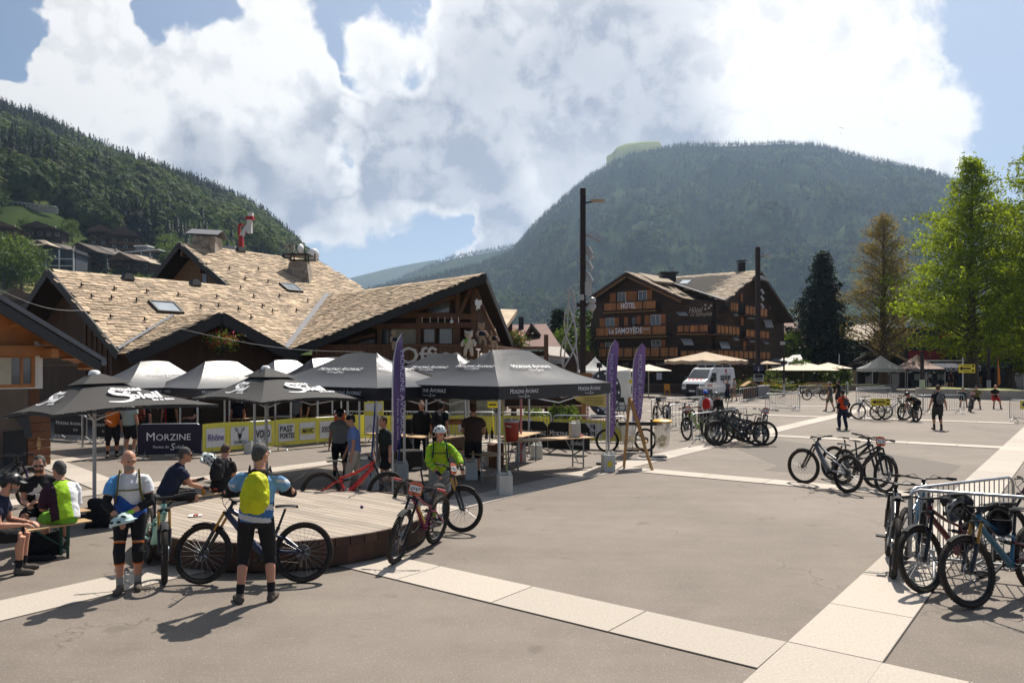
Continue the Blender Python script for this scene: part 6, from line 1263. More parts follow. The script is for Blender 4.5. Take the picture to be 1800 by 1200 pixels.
bench('beer bench with green legs where the man in lime green sits', (-6.1, 10.97, 0), (-7.42, 9.2, 0), .47, .25); bench('beer bench behind, under the man with the fox emblem shirt', (-6.55, 11.75, 0), (-7.85, 9.95, 0), .47, .25); bench('beer bench behind the standing man, with beer glass and snack', (-6.05, 12.1, 0), (-4.72, 13.95, 0), .47, .25)
TGp = 'trestle tables inside the tents'
bench('trestle table under the front tent with red cooler and white canister', (-.25, 19.0, 0), (2.02, 20.25, 0), .80, .6, 'trestle_table', 'table', TGp, m_hair); bench('trestle table meeting the front one at an angle', (.55, 21.7, 0), (-.2, 19.8, 0), .79, .6, 'trestle_table', 'table', TGp, m_hair); bench('trestle table in the shade behind the lime green rider', (-1.9, 19.2, 0), (-.3, 17.6, 0), .62, .6, 'trestle_table', 'table', TGp, m_hair); bench('trestle table under the second tent with orange top', (-3.9, 21.4, 0), (-2.2, 20.1, 0), .8, .6, 'trestle_table', 'table', TGp, m_hair); bench('long serving table under the office side tents', (-9.7, 26.3, 0), (-6.6, 28.6, 0), .85, .6, 'trestle_table', 'table', TGp, m_hair)
# jerrycans used as tent weights
m_jer = mat('milky_white_plastic', (.62, .62, .58), .45, 0, .08, 4, 0, 60, .4, 0, .15)
b = MB(); b.box((0, 0, .205), (.29, .23, .40), None, 0, .97); b.box((.10, 0, .425), (.08, .12, .05)); b.tube([V((-.11, 0, .40)), V((-.11, 0, .445)), V((.02, 0, .445)), V((.05, 0, .41))], .018, 8)
for x in (-.07, .0, .07): b.box((x, -.117, .2), (.02, .006, .30))
JER = b.mesh('canister', m_jer); b = MB(); b.lathe([(.035, 0), (.035, .04), (.001, .042)], 12, Matrix.Translation((.10, 0, .45))); JCAP = b.mesh('cap', m_jer)
def jerry(label, q, rz=0, s=1.0, z=0, stick=None):
 r = root('jerrycan', label, 'jerrycan', (q.x, q.y, z), rz, 'white jerrycans weighting the tents'); o = link('canister', JER, r, Matrix.Scale(s, 4)); md = o.modifiers.new('edge', 'BEVEL'); md.width = .03; md.segments = 3; md.limit_method = 'ANGLE'; link('cap', JCAP, r, Matrix.Scale(s, 4)); return r
jerry('white jerrycan at the near corner pole of the front tent', G(887, 869), .3); jr = jerry('yellowish jerrycan with a label at the far corner of the front tent', G(1069, 828), .2, 1.05); one('label', m_sgn, jr, lambda b: b.box((0, -.128, .2), (.13, .004, .13)))
jerry('white jerrycan beside the blue-strapped pole behind the red bike', G(705, 845), .5); jerry('jerrycan half hidden behind the man in white trousers and the red bike', at(648, 16.4), .1); jerry('white jerrycan below the red pole inside the front tent', G(915, 812), .1); jerry('grey-white jerrycan nearest the black barrier inside the front tent', G(943, 806), .4); jerry('jerrycan in the shade behind the brown shirted man', at(829, 17.9), 0); jerry('jerrycan by the second tent pole beside the blue shirted man', at(641, 18.0), .2); jerry('small canister in the shade under the front table', at(858, 20.3), .2)
jr = jerry('white canister with red tap standing on the trestle table', V((1.65, 20.05, 0)), .3, .9, .80); one('tap', m_red, jr, lambda b: b.bar((.13, -.12, .06), (.13, -.2, .04), .035)); jerry('canister standing under the Morzine banner barrier', at(298, 22.6), .1, .8); jerry('canister standing under the yellow banner barrier, near the second parasol pole', at(437, 23.2), .1, .8); jerry('canister next to the one under the yellow banner, beside the barrier foot', at(451, 23.4), .1, .8)
def cooler(label, q, z, s=1.0):
 r = root('drink_cooler', label, 'cooler', (q.x, q.y, z)); m = mat('red_cooler_plastic', (.42, .045, .02), .4); one('barrel', m, r, lambda b: b.lathe([(.16 * s, 0), (.185 * s, .04 * s), (.195 * s, .42 * s), (.19 * s, .46 * s)], 20), smooth=50); one('lid', mat('white_lid', (.6, .58, .55), .4), r, lambda b: b.lathe([(.2 * s, .46 * s), (.2 * s, .5 * s), (.16 * s, .54 * s), (.001, .545 * s)], 20), smooth=40); one('handle', m_white, r, lambda b: b.bar((-.12 * s, -.18 * s, .38 * s), (.0, -.2 * s, .36 * s), .03))
cooler('big red drink cooler on the trestle table behind the tent pole', V((-.02, 19.1, 0)), .80); cooler('red drink cooler standing at the back under the second tent', at(597, 24.5), .75, .9)
bt = mat('dark_bottle', (.04, .02, .012), .2)
for k, (px, dy) in enumerate(((855, 0), (865, .1))):
 r = root('bottle', ('dark bottle on the shaded table, left of its pair', 'dark bottle on the shaded table, next to the tent pole')[k], 'bottle', (*at(px, 19.6 + dy).xy, .79), 0, 'bottles on the trestle table'); one('flask', bt, r, lambda b: b.lathe([(.04, 0), (.04, .17), (.016, .23), (.016, .29), (.001, .29)], 10), smooth=50)
for lab, px, Y, z, sx, sz, m in (('open brown cardboard box on the shaded table under the front tent', 800, 18.9, .64, .5, .25, mat('cardboard', (.26, .17, .10), .9)), ('yellow box stacked on the serving table behind the standing men', 808, 22.5, .95, .7, .12, m_orange), ('black crate under the table behind the dark shirted man', 720, 19.6, 0, .6, .5, m_black), ('brown bin standing beneath the front trestle table', 871, 20.2, 0, .35, .6, m_wood2), ('black speaker cabinet at the back of the second tent', 715, 22.0, 0, .7, 1.1, m_black)):
 r = root('crate', lab, 'box', (*at(px, Y).xy, z), .3); one('shell', m, r, lambda b: (b.box((0, 0, sz / 2), (sx, .4, sz)), b.box((0, 0, sz + .01), (sx * .8, .3, .02))), bevel=.01)
# pole straps
for lab, px, Y, m, x1 in (('red ratchet pole rising from the jerrycan inside the front tent', 916, 21.0, m_red, 0), ('blue strap tied down the tent pole behind the red bike', 661, 16.3, mat('blue_strap', (.03, .06, .25), .7), -.12), ('yellow-green strap along the near tent pole down to its jerrycan', 881, 16.2, mat('straw_strap', (.35, .33, .12), .7), .14), ('blue strap down the pole beside the white jerrycan', 711, 18.3, MATS['blue_strap'], -.15), ('thin red pole in the row of tents along the office', 291, 25.6, m_red, 0)):
 q = at(px, Y); r = root('tie_strap', lab, 'strap', q); one('webbing', m, r, lambda b: b.bar((0, 0, 2.1), (x1, 0, .3 if x1 else .02), .035, .02))
# ------------------------------------------------------------------ easel, rubbish bag stand, clock wheel and other plaza things
def easel():
 r = root('wooden_easel', 'tall wooden A-frame easel board seen from the side, facing the bikes', 'easel', (0, 0, 0)); m = mat('golden_easel_wood', (.38, .20, .06), .5, 0, .2, 4)
 A = P(1107, 700, 20); f1, f2 = G(1147, 827), G(1138, 822); b1 = G(1097, 824)
 ax = V((.13, .99, 0)) * .62
 one('leg', m, r, lambda b: b.bar(A, b1, .05, .04)); one('leg', m, r, lambda b: b.bar(A + ax, b1 + ax * .9, .05, .04)); one('leg', m, r, lambda b: b.bar(A, f1, .06, .045)); one('leg', m, r, lambda b: b.bar(A + ax, f1 + ax * .9, .06, .045))
 q = A.lerp(f1, .62); one('board', m, r, lambda b: b.slab([A.lerp(f1, .04) + V((.03, 0, .02)), A.lerp(f1, .04) + ax + V((.03, 0, .02)), q + ax + V((.03, 0, .02)), q + V((.03, 0, .02))], .03)); one('ledge', m, r, lambda b: b.bar(q + V((.05, 0, 0)), q + ax + V((.05, 0, 0)), .08, .04)); one('stay', m, r, lambda b: b.bar(b1.lerp(A, .3), f1.lerp(A, .3), .03))
easel()
def bagstand():
 q = G(1148, 803); r = root('bin_bag_stand', 'bin stand with orange-yellow lid and clear bag of yellow rubbish', 'bin', q); one('frame', m_black, r, lambda b: (b.box((-.05, 0, .55), (.06, .06, 1.1)), b.box((0, 0, .02), (.75, .4, .04)), b.bar((-1.0, 0, .98), (.25, 0, .98), .28, .10)))
 one('lid', mat('amber_lid', (.62, .33, .03), .45), r, lambda b: b.lathe([(.29, 1.02), (.30, 1.06), (.22, 1.1), (.001, 1.11)], 20, Matrix.Translation((.27, 0, 0))), smooth=50)
 bg = bpy.data.materials.new('clear_bag'); bg.use_nodes = True; pb = bg.node_tree.nodes['Principled BSDF']; pb.inputs['Base Color'].default_value = (.75, .73, .68, 1); pb.inputs['Roughness'].default_value = .2; pb.inputs['Alpha'].default_value = .45
 one('bag', bg, r, lambda b: b.lathe([(.001, .22), (.12, .24), (.20, .36), (.22, .6), (.24, 1.0)], 14, Matrix.Translation((.27, 0, 0))), smooth=60); one('rubbish', mat('yellow_rubbish', (.55, .40, .06), .6, 0, .8, 14), r, lambda b: [b.ell((.27 + random.uniform(-.1, .1), random.uniform(-.1, .1), .34 + random.uniform(0, .28)), (.07, .07, .05), 7) for _ in range(12)])
 one('bag', bg, r, lambda b: b.lathe([(.001, .3), (.12, .32), (.20, .46), (.22, .95)], 14, Matrix.Translation((-.72, 0, 0))), smooth=60); one('rubbish', MATS['yellow_rubbish'], r, lambda b: [b.ell((-.72 + random.uniform(-.1, .1), random.uniform(-.1, .1), .42 + random.uniform(0, .2)), (.07, .07, .05), 7) for _ in range(8)])
bagstand()
def clock():
 q = at(1062, 40); r = root('round_display', 'big dark round clock-like photo board with white dots and a mountain picture', 'display', q, R(38)); z = 1.24
 one('disc', mat('midnight_disc', (.012, .016, .026), .5), r, lambda b: b.lathe([(1.2, -.06), (1.2, .06), (.001, .06)], 40, Matrix.Translation((0, 0, z)) @ rotm(0, R(90))))
 for k in range(12): a = k * math.pi / 6; one('dot', m_white, r, lambda b: b.ell((1.02 * math.cos(a), -.07, z + 1.02 * math.sin(a)), (.07, .02, .07), 10))
 one('picture', mat('mountain_print', (.35, .35, .38), .6, 0, .7, 4), r, lambda b: (b.box((.1, -.07, z + .15), (.8, .02, .7)), b.add([(-.7, -.075, z - .6), (-.3, -.075, z - .25), (0, -.075, z - .5), (.35, -.075, z - .2), (.7, -.075, z - .6), (0, -.075, z - 1.0)], [(0, 5, 4, 3, 2, 1)])))
 one('base', m_black, r, lambda b: b.box((0, 0, .06), (1.4, .6, .12))); one('lamp', m_black, r, lambda b: (b.box((-.35, 0, z + 1.45), (.2, .2, .26)), b.bar((-.35, 0, z + 1.1), (-.35, 0, z + 1.4), .05)))
 r = root('white_shelter', 'white tented shelter behind the round photo board with a yellow cross sign', 'shelter', at(1091, 46)); one('wall', m_tentw, r, lambda b: (b.box((0, .6, 1.15), (1.25, 1.6, 2.3), None, 0, .96), b.slab([(-.65, -.2, 2.3), (.6, -.2, 2.42), (.6, 1.4, 2.42), (-.65, 1.4, 2.3)], .08))); sg = one('cross_sign', m_white, r, lambda b: b.box((.55, -.35, 1.7), (.42, .04, .5))); one('cross', m_sgn, sg, lambda b: (b.box((.55, -.375, 1.72), (.3, .01, .1)), b.box((.55, -.375, 1.72), (.1, .012, .3))))
 r = root('folding_chair', 'black folding chair beside the round photo board', 'chair', at(1093, 42.5), .3); one('seat', m_black, r, lambda b: b.box((0, 0, .46), (.45, .42, .04))); one('backrest', m_black, r, lambda b: b.box((0, .22, .75), (.45, .04, .28)))
 for x in (-.2, .2): one('leg', m_black, r, lambda b: (b.bar((x, -.2, 0), (x, .2, .86), .03), b.bar((x, .22, 0), (x, -.15, .46), .03)))
 lamps = root('direction_sign', 'brown wooden direction board on the tall lamp post', 'sign', P(1027, 659, 34.7)); one('board', mat('orange_brown_board', (.22, .10, .035), .6), lamps, lambda b: b.slab([(-.35, 0, .1), (.30, 0, .1), (.42, 0, 0), (.30, 0, -.1), (-.35, 0, -.1)], .04))
 r = root('sign_column', 'orange-brown wooden column with a white printed side behind the front tent', 'sign', at(1029, 30)); one('column', mat('orange_brown_board2', (.25, .11, .04), .6, 0, .2, 3), r, lambda b: b.box((-.06, 0, .78), (.16, .16, 1.56))); one('sheet', m_white, r, lambda b: b.box((.08, -.05, .78), (.10, .06, 1.4))); one('print', m_red, r, lambda b: [b.box((.08, -.085, .3 + k * .16), (.05, .01, .08)) for k in range(7)])
 r = root('timber_bollards', 'square block of dark timber posts near the flower bed', 'timber block', at(1010, 33.5)); 
 for k in range(4): one('post', m_wood2, r, lambda b: b.box((-.28 + k * .19, 0, .46), (.17, .45, .92)))
 r = root('timber_bench', 'long dark timber bench behind the flower bed', 'bench', at(962, 41)); one('seat', m_wood2, r, lambda b: b.box((0, 0, .42), (4.2, .6, .12))); one('backrest', m_wood, r, lambda b: b.box((0, .4, .8), (4.6, .16, .7))); [one('leg', m_wood, r, lambda b: b.box((x, 0, .2), (.3, .5, .36))) for x in (-1.8, 0, 1.8)]
 r = root('stone_bench', 'low pale stone seat block beside the timber posts', 'bench', at(990, 35)); one('block', m_conc, r, lambda b: b.box((0, 0, .2), (2.0, .6, .4)), bevel=.02)
 r = root('timber_gazebo', 'low timber structure with stacked logs behind the tents', 'shelter', at(880, 36)); [one('post', m_wood2, r, lambda b: b.box((x, 0, 1.1), (.22, .22, 2.2))) for x in (-2.6, -1.3, 0)]; one('roof', m_wood, r, lambda b: b.box((-1.2, 0, 2.25), (3.4, 1.6, .14))); one('panel', mat('lichen_stone', (.34, .31, .22), .9, 0, .5, 3), r, lambda b: (b.box((-.7, .1, .85), (.9, .08, 1.6)), b.box((-2.0, .1, .85), (.9, .08, 1.6))))
 for k, (px, lab) in enumerate(((1318, 'little wooden roofed hut beside the second lamp post'), (1340, 'grey planter box at the foot of the second lamp post'))):
  r = root('little_hut' if k == 0 else 'planter_box', lab, 'hut' if k == 0 else 'planter', at(px, 62)); one('body', m_wood2 if k == 0 else mat('planter_grey', (.25, .25, .25), .8), r, lambda b: b.box((0, 0, .5), (.9, .8, 1.0)))
  one('roof' if k == 0 else 'rim', m_beech if k == 0 else m_grey, r, lambda b: (b.slab([(-.65, -.55, 1.0), (0, -.55, 1.4), (0, .55, 1.4), (-.65, .55, 1.0)], .05), b.slab([(0, -.55, 1.4), (.65, -.55, 1.0), (.65, .55, 1.0), (0, .55, 1.4)], .05)) if k == 0 else b.box((0, 0, 1.02), (1.0, .9, .06)))
clock()
m_ych = mat('yellow_chair_plastic', (.60, .28, .03), .5)
k = 0
for px, Y, lab in ((1362, 74, 'orange-yellow terrace chair beside the flowering bush'), (1377, 75, 'orange-yellow terrace chair behind the small street light'), (1388, 74, 'orange-yellow terrace chair in the middle of the terrace row'), (1400, 75, 'orange-yellow terrace chair under the large cream parasol'), (1420, 74.5, 'orange-yellow terrace chair before the picket fence'), (1436, 75, 'orange-yellow terrace chair at the shop end of the terrace'), (1122, 68, 'orange-yellow chair behind the broad purple flag'), (1173, 68, 'orange-yellow chair beside the menu board')):
 r = root('terrace_chair', lab, 'chair', at(px, Y), .4 * k, 'orange-yellow terrace chairs'); k += 1
 one('seat', m_ych, r, lambda b: b.box((0, 0, .46), (.5, .5, .05))); one('backrest', m_ych, r, lambda b: b.box((0, .24, .78), (.5, .05, .5))); [one('leg', m_ych, r, lambda b: b.bar((x, y, 0), (x, y, .46), .045)) for x in (-.21, .21) for y in (-.21, .21)]
r = root('picket_fence', 'pale wooden picket fence along the cafe terrace', 'fence', at(1440, 73)); [one('picket', m_beech, r, lambda b: b.box((-1.2 + i * .15, 0, .55), (.10, .03, 1.0 + .1 * (i % 2)))) for i in range(17)]; one('rail', m_beech, r, lambda b: b.box((0, .03, .5), (2.6, .04, .08)))
r = root('cord_fence', 'yellow cord strung along the cafe terrace planting', 'fence', at(1340, 68)); one('cord', m_sgn, r, lambda b: b.tube([V((0, 0, 1.0)), V((1.8, 0, .85)), V((3.6, 0, 1.0)), V((5.5, 0, .85)), V((7.5, 0, 1.0))], .025, 5)); [one('post', m_black, r, lambda b: b.bar((x, 0, 0), (x, 0, 1.0), .05)) for x in (0, 3.6, 7.5)]
# ------------------------------------------------------------------ van
def van():
 r = root('delivery_van', 'white high-roofed delivery van with black bumper and SPIE lettering, parked by the hotel', 'van', at(1247, 62.5), math.atan2(U.y, U.x) + math.pi - .08); m = mat('van_white_paint', (.74, .74, .74), .25, 0, .03, 1, coat=.5)
 # profile, x towards the front, z up
 prof = [(-2.75, .42), (-2.8, 1.2), (-2.72, 2.35), (-2.55, 2.5), (.75, 2.52), (1.15, 2.42), (2.0, 1.62), (2.55, 1.42), (2.78, 1.2), (2.82, .42)]; hw = .99
 b = MB(); n = len(prof); vs = []
 for s in (-1, 1):
  for x, z in prof: vs.append((x, s * (hw - max(0, z - 1.1) * .10), z))
 b.add(vs, [tuple(range(n - 1, -1, -1)), tuple(range(n, 2 * n))] + [(i, (i + 1) % n, (i + 1) % n + n, i + n) for i in range(n)]); b.build('body', m, r, bevel=.07, seg=3)
 gl = glass('van_window_glass', (.02, .024, .028), .05)
 def side(x0, z0, x1, z1, y, nm, mm, x2=None):
  for s in (-1, 1): one(nm, mm, r, lambda b: b.slab([(x0, s * (hw - max(0, z0 - 1.1) * .10 + .006), z0), (x1, s * (hw - max(0, z0 - 1.1) * .10 + .006), z0), (x2 if x2 is not None else x1, s * (hw - max(0, z1 - 1.1) * .10 + .006), z1), (x0, s * (hw - max(0, z1 - 1.1) * .10 + .006), z1)], .004))
 side(.62, 1.35, 1.85, 2.08, 0, 'side_window', gl, 1.25)
 one('windscreen', gl, r, lambda b: b.slab([(1.24, -.74, 2.34), (1.98, -.86, 1.67), (1.98, .86, 1.67), (1.24, .74, 2.34)], -.02)); one('bumper', m_black, r, lambda b: (b.box((2.74, 0, .58), (.25, 1.98, .42)), b.box((0, 0, .42), (5.4, 2.0, .20))), bevel=.05)
 one('grille', m_black, r, lambda b: b.box((2.80, 0, 1.0), (.08, 1.15, .42)), bevel=.03); [one('headlight', glass('headlight_glass', (.25, .26, .28), .1), r, lambda b: b.box((2.66, s * .80, 1.08), (.28, .36, .24)), bevel=.05) for s in (-1, 1)]; one('number_plate', m_white, r, lambda b: b.box((2.875, 0, .66), (.02, .52, .11)))
 tm = mat('van_tyre', (.02, .02, .02), .85); 
 for x in (1.85, -1.75):
  for s in (-1, 1):
   w = one('wheel', tm, r, lambda b: b.lathe([(.2, -.11), (.34, -.11), (.355, -.07), (.355, .07), (.34, .11), (.2, .11)], 24, Matrix.Translation((x, s * .87, .355)) @ rotm(0, R(90)))); one('rim', m_grey, w, lambda b: b.lathe([(.001, -.1), (.21, -.09), (.21, .09), (.001, .1)], 18, Matrix.Translation((x, s * .89, .355)) @ rotm(0, R(90))))
 for s in (-1, 1): one('wheel_arch', m_black, r, lambda b: [b.box((x, s * .965, .62), (.86, .075, .3)) for x in (1.85, -1.75)]); one('mirror', m_black, r, lambda b: b.box((1.72, s * 1.16, 1.55), (.14, .22, .42)), bevel=.03)
 mh = mat('hazard_red', (.55, .03, .02), .5)
 one('hazard_stripe', mh, r, lambda b: [b.slab([(2.05 - k * .28, 1.0, 1.0), (2.19 - k * .28, 1.0, 1.0), (2.08 - k * .28, 1.0, 1.16), (1.94 - k * .28, 1.0, 1.16)], .006) for k in range(3)]); one('hazard_stripe', mh, r, lambda b: [b.slab([(2.05 + k * .0, -.7 + k * .35, 1.615 - .0), (2.3, -.7 + k * .35, 1.525), (2.3, -.5 + k * .35, 1.525), (2.05, -.55 + k * .35, 1.615)], -.006) for k in range(4)])
 rk = one('roof_rack', m_grey, r, lambda b: ([b.bar((-2.4, s * .75, 2.72), (.7, s * .75, 2.72), .06) for s in (-1, 1)], [b.bar((x, -.75, 2.72), (x, .75, 2.72), .05) for x in (-2.3, -1.5, -.7, .1, .6)], [b.bar((x, s * .75, 2.5), (x, s * .75, 2.72), .05) for x in (-2.2, -.8, .5) for s in (-1, 1)], b.box((.2, 0, 2.8), (1.0, 1.2, .16))))
 for s, rz in ((1, 180), (-1, 0)):
  M = Matrix.Translation((-.95, s * (hw - .06), 1.72)) @ rotm(R(rz), R(90 - 0)); lettering('spie', .85, mat('navy_letters', (.015, .018, .04), .4), r, M @ Matrix.Translation((0, 0, .02)), bold=.02, width=1.75)
  one('emblem', m_red, r, lambda b: b.ell((-1.15, s * (hw - .10), 2.22), (.16, .02, .17), 12)); one('door_line', m_grey, r, lambda b: (b.box((.5, s * .93, 1.5), (.015, .02, 1.7)), b.box((-1.9, s * .93, 1.5), (.012, .02, 1.7)), b.box((-1.0, s * .965, 1.28), (1.7, .02, .02))))
van()
for lab, px, Y, w in (('tray of pastries and cups on the serving table at the office side', 500, 27, .5),):
 r = root('food_tray', lab, 'tray', (*at(px, Y).xy, .85)); one('dish', m_grey, r, lambda b: b.box((0, 0, .03), (w, .35, .06)))
# ------------------------------------------------------------------ mountain bikes
m_tyre = mat('dusty_tyre', (.035, .029, .024), .9, 0, .45, 9); m_rimb = mat('black_rim', (.02, .02, .021), .4, .3); m_spoke = mat('spoke_steel', (.28, .28, .28), .4, .8); m_disc = mat('brake_disc_steel', (.34, .34, .35), .3, .9); m_bkmetal = mat('bike_black_alloy', (.024, .024, .026), .38, .4, .2, 9)
m_kash = mat('gold_stanchion', (.42, .22, .05), .25, .7); m_blkst = mat('black_stanchion', (.02, .02, .022), .2, .5); m_rub = mat('grip_rubber', (.02, .02, .02), .85); m_chain = mat('chain_steel', (.13, .11, .09), .5, .7)
PAINT = {k: mat('bike_paint_' + k, c, .3, .1, .12, 4, coat=.4) for k, c in dict(black=(.018, .018, .020), mint=(.30, .55, .45), red=(.52, .022, .015), maroon=(.17, .012, .055), navy=(.016, .020, .055), grey=(.10, .10, .10), silver=(.42, .42, .43), blue=(.025, .115, .19), lime=(.28, .42, .05), oxblood=(.10, .014, .018), sand=(.30, .26, .2), violet=(.08, .04, .16), teal=(.02, .16, .15)).items()}
RW = .37; FA = V((1.22, 0, RW)); HD = V((-.430, 0, .903)); BBX = V((.44, 0, .345))
def _bm(name, m, fn, smooth=50):
 b = MB(); fn(b); return b.mesh(name, m, smooth)
def arc(c, r, n, a0=0.0, a1=2 * math.pi): return [V((c[0] + r * math.cos(a0 + (a1 - a0) * i / n), c[1], c[2] + r * math.sin(a0 + (a1 - a0) * i / n))) for i in range(n)]
def tyre_fn(b):
 b.tube(arc((0, 0, 0), .339, 48), .029, 8, closed=True)
 for i in range(66):
  a = 2 * math.pi * i / 66; M = Matrix.Rotation(-a, 4, 'Y')
  for y, rr in ((-.016, .364), (.016, .364), (-.027, .352), (.027, .352)): b.box((rr - .002, y, 0), (.010, .011, .015), M @ Matrix.Rotation(.0, 4, 'Z'))
